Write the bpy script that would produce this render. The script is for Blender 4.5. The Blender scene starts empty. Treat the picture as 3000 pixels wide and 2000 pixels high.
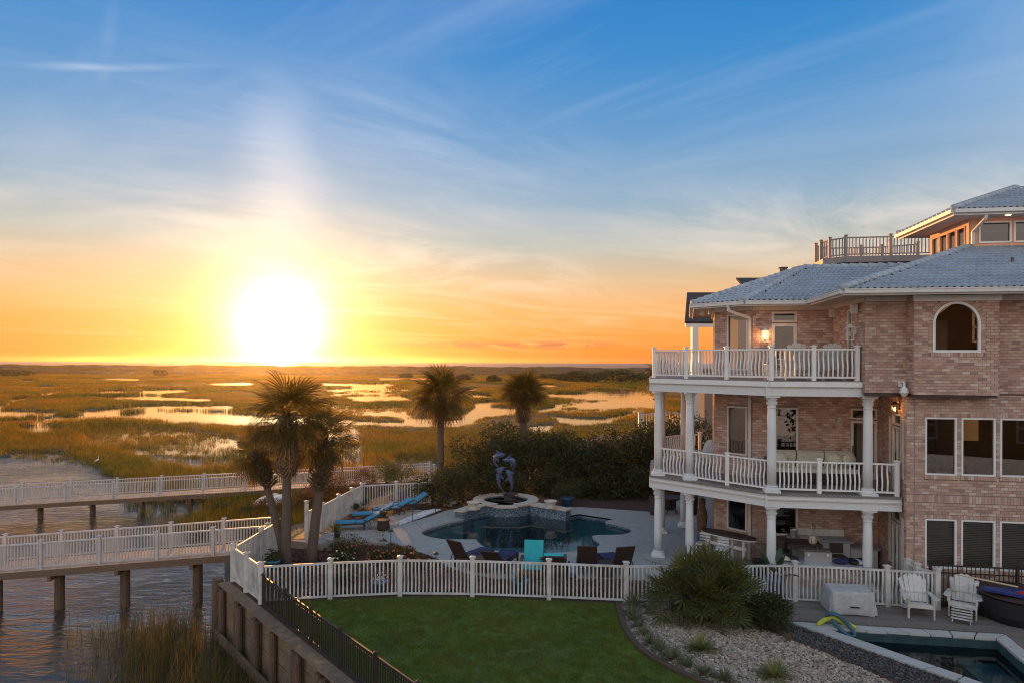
import bpy, math, random
import numpy as np
from mathutils import Vector, Matrix, Euler, geometry
RND = random.Random(7)
NPR = np.random.RandomState(11)
S = bpy.context.scene
COL = S.collection
rad = math.radians
CAMH = 6.74

# ------------------------------------------------------------------ camera
cam_d = bpy.data.cameras.new('camera')
cam = bpy.data.objects.new('camera', cam_d)
COL.objects.link(cam)
cam.location = (0, 0, CAMH)
cam.rotation_euler = (rad(90), -0.003, 0)
cam_d.lens = 24
cam_d.sensor_width = 36
cam_d.shift_y = 57 / 3000
cam_d.clip_start = 0.1
cam_d.clip_end = 30000
S.camera = cam
S.view_settings.view_transform = 'Standard'
S.view_settings.look = 'None'
S.view_settings.exposure = 0.2
S.view_settings.gamma = 1
S.view_settings.use_curve_mapping = False
S.render.engine = 'CYCLES'
S.cycles.use_denoising = True
S.cycles.filter_width = 1.05
S.cycles.max_bounces = 8
S.cycles.transparent_max_bounces = 24
S.cycles.sample_clamp_indirect = 6

# ------------------------------------------------------------------ sky and sun
SUN_AZ = math.atan2(816 - 1500, 2000)      # left of the view axis
SUN_EL = rad(2.65)
SUN = Vector((math.sin(SUN_AZ) * math.cos(SUN_EL), math.cos(SUN_AZ) * math.cos(SUN_EL), math.sin(SUN_EL)))
world = bpy.data.worlds.new('World')
S.world = world
world.use_nodes = True
wn = world.node_tree
wn.nodes.clear()


def lin(r, g, b):
    f = lambda c: (c / 255 / 12.92) if c / 255 <= 0.04045 else ((c / 255 + 0.055) / 1.055) ** 2.4
    return (f(r), f(g), f(b), 1)


class NT:
    def __init__(s, tree):
        s.t = tree

    def n(s, typ, **kw):
        nd = s.t.nodes.new(typ)
        for k, v in kw.items():
            if k.startswith('i_'):
                key = k[2:]
                key = int(key) if key.isdigit() else key.replace('_', ' ')
                nd.inputs[key].default_value = v
            else:
                setattr(nd, k, v)
        return nd

    def l(s, a, b):
        s.t.links.new(a, b)

    def math(s, op, a, b=None, c=None, clamp=False):
        nd = s.t.nodes.new('ShaderNodeMath')
        nd.operation = op
        nd.use_clamp = clamp
        for i, x in enumerate((a, b, c)):
            if x is None:
                continue
            if isinstance(x, (int, float)):
                nd.inputs[i].default_value = x
            else:
                s.l(x, nd.inputs[i])
        return nd.outputs[0]

    def mixc(s, fac, a, b, mode='MIX'):
        nd = s.t.nodes.new('ShaderNodeMix')
        nd.data_type = 'RGBA'
        nd.blend_type = mode
        nd.clamp_factor = True
        for sock, x in ((nd.inputs[0], fac), (nd.inputs[6], a), (nd.inputs[7], b)):
            if isinstance(x, (int, float)):
                sock.default_value = x
            elif isinstance(x, (tuple, list)):
                sock.default_value = tuple(x) if len(x) == 4 else tuple(x) + (1,)
            else:
                s.l(x, sock)
        return nd.outputs[2]

    def ramp(s, fac, stops, interp='LINEAR'):
        nd = s.t.nodes.new('ShaderNodeValToRGB')
        cr = nd.color_ramp
        cr.interpolation = interp
        while len(cr.elements) < len(stops):
            cr.elements.new(0.5)
        for e, (p, c) in zip(cr.elements, stops):
            e.position = p
            e.color = c if len(c) == 4 else tuple(c) + (1,)
        s.l(fac, nd.inputs[0])
        return nd.outputs[0]


W = NT(wn)
tc = W.n('ShaderNodeTexCoord')
nrm = W.n('ShaderNodeVectorMath', operation='NORMALIZE')
W.l(tc.outputs['Generated'], nrm.inputs[0])
sep = W.n('ShaderNodeSeparateXYZ')
W.l(nrm.outputs[0], sep.inputs[0])
dz = W.math('MAXIMUM', sep.outputs[2], 0.0)
grad = W.ramp(dz, [
    (0.000, lin(255, 136, 52)), (0.040, lin(255, 158, 74)), (0.075, lin(248, 176, 106)), (0.115, lin(226, 188, 146)),
    (0.165, lin(184, 188, 182)), (0.225, lin(144, 174, 198)), (0.31, lin(98, 154, 204)), (0.40, lin(54, 138, 204)),
    (0.50, lin(24, 122, 200)), (1.0, lin(100, 128, 160))])
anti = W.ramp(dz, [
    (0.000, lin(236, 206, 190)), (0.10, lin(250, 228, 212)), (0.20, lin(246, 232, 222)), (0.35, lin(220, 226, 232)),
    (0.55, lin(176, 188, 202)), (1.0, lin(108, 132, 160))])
dot = W.n('ShaderNodeVectorMath', operation='DOT_PRODUCT', i_1=SUN)
W.l(nrm.outputs[0], dot.inputs[0])
dp = dot.outputs['Value']
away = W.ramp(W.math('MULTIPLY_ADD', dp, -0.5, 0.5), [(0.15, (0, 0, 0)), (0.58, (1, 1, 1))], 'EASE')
gsc = W.n('ShaderNodeVectorMath', operation='SCALE')
gsc.inputs['Scale'].default_value = 0.85
W.l(grad, gsc.inputs[0])
grad = gsc.outputs[0]
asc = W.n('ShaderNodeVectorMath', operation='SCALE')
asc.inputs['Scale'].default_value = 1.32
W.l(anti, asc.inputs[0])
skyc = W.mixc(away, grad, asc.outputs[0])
ang = W.math('MULTIPLY', W.math('ARCCOSINE', W.math('MINIMUM', dp, 0.999999)), 57.29578)
# cirrus: thin streaks on a high layer
zz = W.math('ADD', dz, 0.09)
px_ = W.math('DIVIDE', sep.outputs[0], zz)
py_ = W.math('DIVIDE', sep.outputs[1], zz)
cmb = W.n('ShaderNodeCombineXYZ')
W.l(W.math('ADD', W.math('MULTIPLY', px_, 0.75), W.math('MULTIPLY', py_, 0.42)), cmb.inputs[0])
W.l(W.math('ADD', W.math('MULTIPLY', px_, -0.9), W.math('MULTIPLY', py_, 1.3)), cmb.inputs[1])
no1 = W.n('ShaderNodeTexNoise', i_Scale=0.75, i_Detail=10.0, i_Roughness=0.66, i_Distortion=1.1)
W.l(cmb.outputs[0], no1.inputs['Vector'])
no2 = W.n('ShaderNodeTexNoise', i_Scale=0.35, i_Detail=3.0, i_Roughness=0.5)
cm2 = W.n('ShaderNodeCombineXYZ')
W.l(px_, cm2.inputs[0])
W.l(py_, cm2.inputs[1])
cm2.inputs[2].default_value = 4.2
W.l(cm2.outputs[0], no2.inputs['Vector'])
str1 = W.math('MULTIPLY', W.ramp(no1.outputs[0], [(0.42, (0, 0, 0)), (0.72, (1, 1, 1))]),
              W.ramp(no2.outputs[0], [(0.36, (0, 0, 0)), (0.68, (1, 1, 1))]))
glowfac = W.math('POWER', 2.718, W.math('DIVIDE', ang, -16.0))
fade = W.ramp(dz, [(0.0, (0.15, 0.15, 0.15)), (0.06, (0.7, 0.7, 0.7)), (0.2, (1, 1, 1))])
no4 = W.n('ShaderNodeTexNoise', i_Scale=1.0, i_Detail=8.0, i_Roughness=0.6, i_Distortion=0.5)
cm4 = W.n('ShaderNodeCombineXYZ')
W.l(W.math('ADD', W.math('MULTIPLY', px_, 0.9), W.math('MULTIPLY', py_, 1.1)), cm4.inputs[0])
W.l(W.math('ADD', W.math('MULTIPLY', px_, -0.22), W.math('MULTIPLY', py_, 0.16)), cm4.inputs[1])
W.l(cm4.outputs[0], no4.inputs['Vector'])
str2 = W.math('MULTIPLY', W.ramp(no4.outputs[0], [(0.47, (0, 0, 0)), (0.72, (1, 1, 1))]),
              W.ramp(no2.outputs[0], [(0.30, (1, 1, 1)), (0.56, (0.12, 0.12, 0.12))]))
str1 = W.math('MAXIMUM', str1, W.math('MULTIPLY', str2, 0.34))
# soft upright veil of cloud above the sun
az_s = W.math('ARCTAN2', sep.outputs[0], sep.outputs[1])
azd = W.math('SUBTRACT', az_s, SUN_AZ)
veil = W.math('POWER', 2.718, W.math('MULTIPLY', W.math('POWER', W.math('DIVIDE', W.math('ADD', azd, W.math('MULTIPLY_ADD', no1.outputs[0], 0.16, -0.08)), 0.055), 2.0), -1.0))
veil = W.math('MULTIPLY', veil, W.ramp(dz, [(0.12, (0, 0, 0)), (0.20, (1, 1, 1)), (0.30, (0.7, 0.7, 0.7)), (0.40, (0, 0, 0))]))
# two thin contrails high on the left
trail = W.math('MULTIPLY', W.math('POWER', 2.718, W.math('MULTIPLY', W.math('POWER', W.math('DIVIDE', W.math('SUBTRACT', dz, W.math('MULTIPLY_ADD', az_s, 0.174, 0.4385)), 0.0045), 2.0), -1.0)),
               W.ramp(W.math('ADD', az_s, 1.0), [(0.36, (0, 0, 0)), (0.43, (1, 1, 1)), (0.53, (0.75, 0.75, 0.75)), (0.62, (0, 0, 0))]))
trail2 = W.math('MULTIPLY', W.math('POWER', 2.718, W.math('MULTIPLY', W.math('POWER', W.math('DIVIDE', W.math('ADD', W.math('MULTIPLY_ADD', dz, -0.16, 0.595), az_s), 0.012), 2.0), -1.0)),
               W.ramp(dz, [(0.29, (0, 0, 0)), (0.34, (0.8, 0.8, 0.8)), (0.40, (0.6, 0.6, 0.6)), (0.44, (0, 0, 0))]))
trail = W.math('MULTIPLY', W.math('MAXIMUM', trail, W.math('MULTIPLY', trail2, 0.45)), W.math('MULTIPLY_ADD', no1.outputs[0], 2.6, -0.75, True))
str1 = W.math('MAXIMUM', str1, W.math('MULTIPLY', trail, 0.55))
str1 = W.math('MAXIMUM', str1, W.math('MULTIPLY', veil, W.math('MULTIPLY_ADD', no1.outputs[0], 0.8, 0.1)))
cfac = W.math('MULTIPLY', W.math('MULTIPLY', str1, fade), W.math('MULTIPLY_ADD', glowfac, 0.6, 0.74))
ccol = W.ramp(dz, [(0.0, lin(255, 205, 150)), (0.12, lin(248, 222, 196)), (0.3, lin(214, 220, 232))])
skyc = W.mixc(cfac, skyc, ccol)
# small flat clouds low over the sea
az = W.math('ARCTAN2', sep.outputs[0], sep.outputs[1])
cm3 = W.n('ShaderNodeCombineXYZ')
W.l(W.math('MULTIPLY', az, 26.0), cm3.inputs[0])
W.l(W.math('MULTIPLY', dz, 150.0), cm3.inputs[1])
no3 = W.n('ShaderNodeTexNoise', i_Scale=1.0, i_Detail=5.0, i_Roughness=0.6)
W.l(cm3.outputs[0], no3.inputs['Vector'])
band = W.ramp(dz, [(0.0185, (0, 0, 0)), (0.0205, (1, 1, 1)), (0.025, (1, 1, 1)), (0.031, (0, 0, 0))])
azm = W.ramp(W.math('ADD', az, 0.5), [(0.3, (0, 0, 0)), (0.40, (1, 1, 1)), (0.60, (1, 1, 1)), (0.66, (0, 0, 0))])
low = W.math('MULTIPLY', W.math('MULTIPLY', W.ramp(no3.outputs[0], [(0.45, (0, 0, 0)), (0.51, (1, 1, 1))]), band), azm)
skyc = W.mixc(W.math('MULTIPLY', low, 0.85), skyc, lin(178, 100, 78))


def glow(prev, col, strength, width, power):
    e = W.math('POWER', 2.718, W.math('MULTIPLY', W.math('POWER', W.math('DIVIDE', ang, width), power), -1.0))
    k = W.n('ShaderNodeVectorMath', operation='SCALE')
    k.inputs[0].default_value = col
    W.l(W.math('MULTIPLY', e, strength), k.inputs['Scale'])
    ad = W.n('ShaderNodeVectorMath', operation='ADD')
    W.l(prev, ad.inputs[0])
    W.l(k.outputs[0], ad.inputs[1])
    return ad.outputs[0]


skyc = glow(skyc, (1.0, 0.84, 0.46), 3.8, 3.0, 1.7)
skyc = glow(skyc, (1.0, 0.48, 0.05), 0.44, 6.4, 1.5)
skyc = glow(skyc, (0.56, 0.50, 0.42), 0.30, 11.5, 1.6)
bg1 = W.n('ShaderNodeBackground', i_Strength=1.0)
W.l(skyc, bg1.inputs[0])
sky = W.n('ShaderNodeTexSky', sky_type='NISHITA', sun_disc=False)
sky.sun_elevation = SUN_EL
sky.sun_rotation = SUN_AZ
bg2 = W.n('ShaderNodeBackground', i_Strength=0.015)
W.l(sky.outputs[0], bg2.inputs[0])
addw = W.n('ShaderNodeAddShader')
W.l(bg1.outputs[0], addw.inputs[0])
W.l(bg2.outputs[0], addw.inputs[1])
wo = W.n('ShaderNodeOutputWorld')
W.l(addw.outputs[0], wo.inputs[0])

sun_d = bpy.data.lights.new('sun', 'SUN')
sun_d.energy = 5.0
sun_d.angle = rad(0.5)
sun_d.color = (1.0, 0.43, 0.10)
sun_o = bpy.data.objects.new('sun', sun_d)
COL.objects.link(sun_o)
sun_o.rotation_euler = (-SUN).to_track_quat('-Z', 'Y').to_euler()
sun_o.location = (-30, 60, 30)


# ------------------------------------------------------------------ helpers
def G(px, v, z=0.0):
    """point of the photograph lying on the level z -> world"""
    dx = px - 1500 + 0.003 * (v - 1057)
    Y = 2000 * (CAMH - z) / (v - 1057 - 0.003 * (px - 1500))
    return Vector((dx * Y / 2000, Y, z))


def P(px, v, Y):
    dx = px - 1500 + 0.003 * (v - 1057)
    return Vector((dx * Y / 2000, Y, CAMH - (v - 1057 - 0.003 * (px - 1500)) * Y / 2000))


class MB:
    def __init__(s):
        s.v = []
        s.f = []

    def add(s, vs, fs):
        o = len(s.v)
        s.v.extend([tuple(x) for x in vs])
        s.f.extend([tuple(i + o for i in f) for f in fs])

    def obox(s, c, ax, ay, az_, hx, hy, hz):
        c = Vector(c)
        vs = [c + ax * (sx * hx) + ay * (sy * hy) + az_ * (sz * hz) for sz in (-1, 1) for sy in (-1, 1) for sx in (-1, 1)]
        s.add(vs, [(0, 2, 3, 1), (4, 5, 7, 6), (0, 1, 5, 4), (2, 6, 7, 3), (0, 4, 6, 2), (1, 3, 7, 5)])

    def box(s, c, size, rz=0.0):
        ax = Vector((math.cos(rz), math.sin(rz), 0))
        ay = Vector((-math.sin(rz), math.cos(rz), 0))
        s.obox(c, ax, ay, Vector((0, 0, 1)), size[0] / 2, size[1] / 2, size[2] / 2)

    def bar(s, p0, p1, w, h, up=(0, 0, 1)):
        p0 = Vector(p0)
        p1 = Vector(p1)
        d = p1 - p0
        L = d.length
        if L < 1e-6:
            return
        d /= L
        up = Vector(up)
        side = d.cross(up)
        if side.length < 1e-4:
            side = d.cross(Vector((1, 0, 0)))
        side.normalize()
        u2 = side.cross(d)
        s.obox((p0 + p1) / 2, d, side, u2, L / 2, w / 2, h / 2)

    def tube(s, pts, rs, n=8, cap=True):
        pts = [Vector(p) for p in pts]
        if isinstance(rs, (int, float)):
            rs = [rs] * len(pts)
        rings = []
        ref = Vector((0, 0, 1))
        for i, p in enumerate(pts):
            d = (pts[min(i + 1, len(pts) - 1)] - pts[max(i - 1, 0)]).normalized()
            r0 = ref if abs(d.dot(ref)) < 0.95 else Vector((1, 0, 0))
            a = d.cross(r0).normalized()
            b = a.cross(d)
            rings.append([p + a * (rs[i] * math.cos(2 * math.pi * k / n)) + b * (rs[i] * math.sin(2 * math.pi * k / n)) for k in range(n)])
        vs = [x for r in rings for x in r]
        fs = [(i * n + k, i * n + (k + 1) % n, (i + 1) * n + (k + 1) % n, (i + 1) * n + k) for i in range(len(pts) - 1) for k in range(n)]
        if cap:
            fs.append(tuple(range(n - 1, -1, -1)))
            fs.append(tuple((len(pts) - 1) * n + k for k in range(n)))
        s.add(vs, fs)

    def lathe(s, prof, c=(0, 0, 0), n=20):
        """prof: list of (r, z)"""
        c = Vector(c)
        vs = [(c.x + r * math.cos(2 * math.pi * k / n), c.y + r * math.sin(2 * math.pi * k / n), c.z + z) for r, z in prof for k in range(n)]
        m = len(prof)
        fs = [(i * n + k, i * n + (k + 1) % n, (i + 1) * n + (k + 1) % n, (i + 1) * n + k) for i in range(m - 1) for k in range(n)]
        if prof[0][0] > 1e-5:
            fs.append(tuple(range(n - 1, -1, -1)))
        if prof[-1][0] > 1e-5:
            fs.append(tuple((m - 1) * n + k for k in range(n)))
        s.add(vs, fs)

    def prism(s, poly, z0, z1, holes=()):
        """vertical prism of a 2D polygon (with holes)"""
        loops = [[Vector((p[0], p[1], 0)) for p in lp] for lp in [poly] + list(holes)]
        tris = geometry.tessellate_polygon(loops)
        flat = [p for lp in loops for p in lp]
        area = lambda t: (flat[t[1]] - flat[t[0]]).cross(flat[t[2]] - flat[t[0]]).z
        tris = [t if area(t) > 0 else (t[0], t[2], t[1]) for t in tris]
        n = len(flat)
        vs = [(p.x, p.y, z1) for p in flat] + [(p.x, p.y, z0) for p in flat]
        fs = list(tris)
        if z0 != z1:
            fs += [(t[0] + n, t[2] + n, t[1] + n) for t in tris]
            o = 0
            for lp in loops:
                m = len(lp)
                fs += [(o + k, o + (k + 1) % m, o + (k + 1) % m + n, o + k + n) for k in range(m)]
                o += m
        else:
            vs = vs[:n]
        s.add(vs, fs)

    def mesh(s, name, mat, smooth=False):
        me = bpy.data.meshes.new(name)
        me.from_pydata(s.v, [], s.f)
        if mat is not None:
            me.materials.append(mat)
        if smooth:
            me.polygons.foreach_set('use_smooth', [True] * len(me.polygons))
        me.update()
        return me

    def build(s, name, mat, parent=None, smooth=False, **kw):
        return obj(name, s.mesh(name, mat, smooth), parent, **kw)


def obj(name, me, parent=None, loc=(0, 0, 0), rot=(0, 0, 0), scale=(1, 1, 1), **props):
    o = bpy.data.objects.new(name, me)
    COL.objects.link(o)
    o.location = loc
    o.rotation_euler = rot
    o.scale = scale
    if parent is not None:
        o.parent = parent
    for k, v in props.items():
        if v is not None:
            o[k] = v
    return o


def thing(name, label, cat, loc=(0, 0, 0), rz=0.0, group=None):
    return obj(name, None, None, loc, (0, 0, rz), label=label, category=cat, group=group)


def copy_tree(o, parent=None):
    c = o.copy()
    COL.objects.link(c)
    c.parent = parent
    for ch in list(o.children):
        copy_tree(ch, c)
    return c


def dup(o, loc, rz=0.0, label=None, scale=None):
    c = copy_tree(o)
    c.location = loc
    c.rotation_euler = (0, 0, rz)
    if label:
        c['label'] = label
    if scale:
        c.scale = (scale, scale, scale)
    return c


def npmesh(name, V, F, mat, smooth=False):
    me = bpy.data.meshes.new(name)
    V = np.asarray(V, np.float32)
    F = np.asarray(F, np.int32)
    k = F.shape[1]
    me.vertices.add(len(V))
    me.vertices.foreach_set('co', V.ravel())
    me.loops.add(F.size)
    me.loops.foreach_set('vertex_index', F.ravel())
    me.polygons.add(len(F))
    me.polygons.foreach_set('loop_start', np.arange(0, F.size, k, dtype=np.int32))
    if smooth:
        me.polygons.foreach_set('use_smooth', np.ones(len(F), bool))
    me.update(calc_edges=True)
    if mat is not None:
        me.materials.append(mat)
    return me


def scatter(name, pts, rots, scl, src, **props):
    """one 'stuff' object whose vertices carry instanced copies of the mesh src"""
    me = bpy.data.meshes.new(name)
    pts = np.asarray(pts, np.float32)
    me.vertices.add(len(pts))
    me.vertices.foreach_set('co', pts.ravel())
    a = me.attributes.new('rot', 'FLOAT_VECTOR', 'POINT')
    a.data.foreach_set('vector', np.asarray(rots, np.float32).ravel())
    b = me.attributes.new('scl', 'FLOAT_VECTOR', 'POINT')
    b.data.foreach_set('vector', np.asarray(scl, np.float32).ravel())
    me.update()
    o = obj(name, me, **props)
    so = bpy.data.objects.new(name + '_source', src)
    ng = bpy.data.node_groups.new(name + '_scatter', 'GeometryNodeTree')
    ng.interface.new_socket('Geometry', in_out='INPUT', socket_type='NodeSocketGeometry')
    ng.interface.new_socket('Geometry', in_out='OUTPUT', socket_type='NodeSocketGeometry')
    T = NT(ng)
    gi = T.n('NodeGroupInput')
    go = T.n('NodeGroupOutput')
    oi = T.n('GeometryNodeObjectInfo')
    oi.inputs['Object'].default_value = so
    ip = T.n('GeometryNodeInstanceOnPoints')
    n1 = T.n('GeometryNodeInputNamedAttribute', data_type='FLOAT_VECTOR', i_Name='rot')
    n2 = T.n('GeometryNodeInputNamedAttribute', data_type='FLOAT_VECTOR', i_Name='scl')
    T.l(gi.outputs[0], ip.inputs['Points'])
    T.l(oi.outputs['Geometry'], ip.inputs['Instance'])
    T.l(n1.outputs[0], ip.inputs['Rotation'])
    T.l(n2.outputs[0], ip.inputs['Scale'])
    T.l(ip.outputs[0], go.inputs[0])
    md = o.modifiers.new('scatter', 'NODES')
    md.node_group = ng
    return o


def inside(poly, X, Y):
    """vectorised even-odd test"""
    X = np.asarray(X)
    Y = np.asarray(Y)
    r = np.zeros(X.shape, bool)
    n = len(poly)
    for i in range(n):
        x0, y0 = poly[i][0], poly[i][1]
        x1, y1 = poly[(i + 1) % n][0], poly[(i + 1) % n][1]
        if y0 == y1:
            continue
        c = ((y0 > Y) != (y1 > Y)) & (X < (x1 - x0) * (Y - y0) / (y1 - y0) + x0)
        r ^= c
    return r


# ------------------------------------------------------------------ materials
MATS = {}


def mat(name, c1, c2=None, rough=0.7, scale=6.0, detail=5.0, bump=0.0, bscale=None, metal=0.0, spec=0.5, rand=0.0,
        lo=0.35, hi=0.65, stretch=None, c3=None, s3=0.7, coat=0.0, trans=0.0):
    """principled surface; c1..c2 mixed by a noise over world position, c3 = large patches, rand = value spread per island"""
    m = bpy.data.materials.new(name)
    m.use_nodes = True
    T = NT(m.node_tree)
    b = m.node_tree.nodes['Principled BSDF']
    geo = T.n('ShaderNodeNewGeometry')
    vec = geo.outputs['Position']
    if stretch:
        mp = T.n('ShaderNodeMapping')
        mp.inputs['Scale'].default_value = stretch
        T.l(vec, mp.inputs[0])
        vec = mp.outputs[0]
    col = None
    if c2 is not None:
        no = T.n('ShaderNodeTexNoise', i_Scale=scale, i_Detail=detail, i_Roughness=0.6)
        T.l(vec, no.inputs['Vector'])
        col = T.mixc(T.ramp(no.outputs[0], [(lo, (0, 0, 0)), (hi, (1, 1, 1))]), c1, c2)
    else:
        rg = T.n('ShaderNodeRGB')
        rg.outputs[0].default_value = tuple(c1) + (1,) if len(c1) == 3 else c1
        col = rg.outputs[0]
    if c3 is not None:
        no = T.n('ShaderNodeTexNoise', i_Scale=s3, i_Detail=4.0, i_Roughness=0.6)
        T.l(geo.outputs['Position'], no.inputs['Vector'])
        col = T.mixc(T.ramp(no.outputs[0], [(0.45, (0, 0, 0)), (0.7, (0.8, 0.8, 0.8))]), col, c3)
    if rand > 0:
        oi = T.n('ShaderNodeObjectInfo')
        r = T.math('FRACT', T.math('ADD', geo.outputs['Random Per Island'], oi.outputs['Random']))
        hs = T.n('ShaderNodeHueSaturation')
        T.l(T.math('MULTIPLY_ADD', r, 2 * rand, 1 - rand), hs.inputs['Value'])
        T.l(T.math('MULTIPLY_ADD', r, 0.03 * rand, 0.5 - 0.015 * rand), hs.inputs['Hue'])
        T.l(col, hs.inputs['Color'])
        col = hs.outputs[0]
    T.l(col, b.inputs['Base Color'])
    b.inputs['Roughness'].default_value = rough
    b.inputs['Metallic'].default_value = metal
    b.inputs['Specular IOR Level'].default_value = spec
    b.inputs['Coat Weight'].default_value = coat
    if bump > 0:
        no = T.n('ShaderNodeTexNoise', i_Scale=bscale or scale * 3, i_Detail=4.0, i_Roughness=0.6)
        T.l(vec, no.inputs['Vector'])
        bp = T.n('ShaderNodeBump', i_Strength=bump, i_Distance=0.02)
        T.l(no.outputs[0], bp.inputs['Height'])
        T.l(bp.outputs[0], b.inputs['Normal'])
    if trans > 0:
        out = m.node_tree.nodes['Material Output']
        tr = T.n('ShaderNodeBsdfTranslucent')
        T.l(T.mixc(1.0, col, (1.4, 1.05, 0.45), 'MULTIPLY'), tr.inputs[0])
        mx = T.n('ShaderNodeMixShader', i_0=trans)
        T.l(b.outputs[0], mx.inputs[1])
        T.l(tr.outputs[0], mx.inputs[2])
        T.l(mx.outputs[0], out.inputs[0])
    MATS[name] = m
    return m


def water_mat(name, base, sx, sy, strength, dist, rough=0.03, thin=None, big=0.0, ior=1.33):
    m = bpy.data.materials.new(name)
    m.use_nodes = True
    T = NT(m.node_tree)
    b = m.node_tree.nodes['Principled BSDF']
    b.inputs['Base Color'].default_value = tuple(base) + (1,)
    b.inputs['Roughness'].default_value = rough
    b.inputs['IOR'].default_value = ior
    geo = T.n('ShaderNodeNewGeometry')
    mp = T.n('ShaderNodeMapping')
    mp.inputs['Scale'].default_value = (sx, sy, 1)
    mp.inputs['Rotation'].default_value = (0, 0, 0.25)
    T.l(geo.outputs['Position'], mp.inputs[0])
    no = T.n('ShaderNodeTexNoise', i_Scale=1.0, i_Detail=5.0, i_Roughness=0.6, i_Distortion=1.1)
    T.l(mp.outputs[0], no.inputs['Vector'])
    hgt = no.outputs[0]
    if big > 0:
        n2 = T.n('ShaderNodeTexNoise', i_Scale=0.12, i_Detail=2.0)
        T.l(mp.outputs[0], n2.inputs['Vector'])
        hgt = T.math('MULTIPLY', hgt, T.ramp(n2.outputs[0], [(0.35, (0.35, 0.35, 0.35)), (0.65, (1, 1, 1))]))
    bp = T.n('ShaderNodeBump', i_Strength=strength, i_Distance=dist)
    T.l(hgt, bp.inputs['Height'])
    T.l(bp.outputs[0], b.inputs['Normal'])
    if thin is not None:
        out = m.node_tree.nodes['Material Output']
        fr = T.n('ShaderNodeFresnel', i_IOR=1.33)
        T.l(bp.outputs[0], fr.inputs['Normal'])
        tr = T.n('ShaderNodeBsdfTransparent')
        tr.inputs[0].default_value = tuple(thin) + (1,)
        gl = T.n('ShaderNodeBsdfGlossy', i_Roughness=rough)
        T.l(bp.outputs[0], gl.inputs['Normal'])
        mx = T.n('ShaderNodeMixShader')
        T.l(fr.outputs[0], mx.inputs[0])
        T.l(tr.outputs[0], mx.inputs[1])
        T.l(gl.outputs[0], mx.inputs[2])
        T.l(mx.outputs[0], out.inputs[0])
    MATS[name] = m
    return m


def glass_mat(name, tint, ior=2.0):
    m = bpy.data.materials.new(name)
    m.use_nodes = True
    T = NT(m.node_tree)
    out = m.node_tree.nodes['Material Output']
    fr = T.n('ShaderNodeFresnel', i_IOR=ior)
    tr = T.n('ShaderNodeBsdfTransparent')
    tr.inputs[0].default_value = tuple(tint) + (1,)
    gl = T.n('ShaderNodeBsdfGlossy', i_Roughness=0.01)
    mx = T.n('ShaderNodeMixShader')
    T.l(fr.outputs[0], mx.inputs[0])
    T.l(tr.outputs[0], mx.inputs[1])
    T.l(gl.outputs[0], mx.inputs[2])
    T.l(mx.outputs[0], out.inputs[0])
    MATS[name] = m
    return m


def emit_mat(name, col, st):
    m = bpy.data.materials.new(name)
    m.use_nodes = True
    b = m.node_tree.nodes['Principled BSDF']
    b.inputs['Base Color'].default_value = tuple(col) + (1,)
    b.inputs['Emission Color'].default_value = tuple(col) + (1,)
    b.inputs['Emission Strength'].default_value = st
    MATS[name] = m
    return m


def brick_mat():
    m = bpy.data.materials.new('brick')
    m.use_nodes = True
    T = NT(m.node_tree)
    b = m.node_tree.nodes['Principled BSDF']
    geo = T.n('ShaderNodeNewGeometry')
    oi = T.n('ShaderNodeObjectInfo')
    r = T.math('FRACT', T.math('ADD', geo.outputs['Random Per Island'], oi.outputs['Random']))
    col = T.ramp(r, [(0.0, (0.29, 0.18, 0.15)), (0.12, (0.41, 0.25, 0.19)), (0.40, (0.48, 0.305, 0.235)), (0.66, (0.53, 0.355, 0.275)),
                     (0.84, (0.56, 0.41, 0.33)), (0.90, (0.60, 0.47, 0.38)), (1.0, (0.65, 0.54, 0.45))])
    no = T.n('ShaderNodeTexNoise', i_Scale=0.9, i_Detail=6.0, i_Roughness=0.65)
    T.l(geo.outputs['Position'], no.inputs['Vector'])
    col = T.mixc(T.ramp(no.outputs[0], [(0.48, (0, 0, 0)), (0.80, (0.42, 0.42, 0.42))]), col, (0.27, 0.19, 0.16))
    n2 = T.n('ShaderNodeTexNoise', i_Scale=55.0, i_Detail=3.0)
    T.l(geo.outputs['Position'], n2.inputs['Vector'])
    col = T.mixc(T.math('MULTIPLY', n2.outputs[0], 0.35), col, (0.30, 0.20, 0.17))
    T.l(col, b.inputs['Base Color'])
    b.inputs['Roughness'].default_value = 0.85
    bp = T.n('ShaderNodeBump', i_Strength=0.4, i_Distance=0.004)
    T.l(n2.outputs[0], bp.inputs['Height'])
    T.l(bp.outputs[0], b.inputs['Normal'])
    return m


def mosaic_mat():
    m = bpy.data.materials.new('mosaic')
    m.use_nodes = True
    T = NT(m.node_tree)
    b = m.node_tree.nodes['Principled BSDF']
    geo = T.n('ShaderNodeNewGeometry')
    vo = T.n('ShaderNodeTexVoronoi', i_Scale=30.0)
    T.l(geo.outputs['Position'], vo.inputs['Vector'])
    sp = T.n('ShaderNodeSeparateColor')
    T.l(vo.outputs['Color'], sp.inputs[0])
    col = T.ramp(sp.outputs[0], [(0.0, (0.05, 0.09, 0.13)), (0.45, (0.09, 0.14, 0.18)), (0.66, (0.20, 0.26, 0.29)), (1.0, (0.34, 0.38, 0.39))], 'CONSTANT')
    T.l(col, b.inputs['Base Color'])
    b.inputs['Roughness'].default_value = 0.25
    return m


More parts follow.
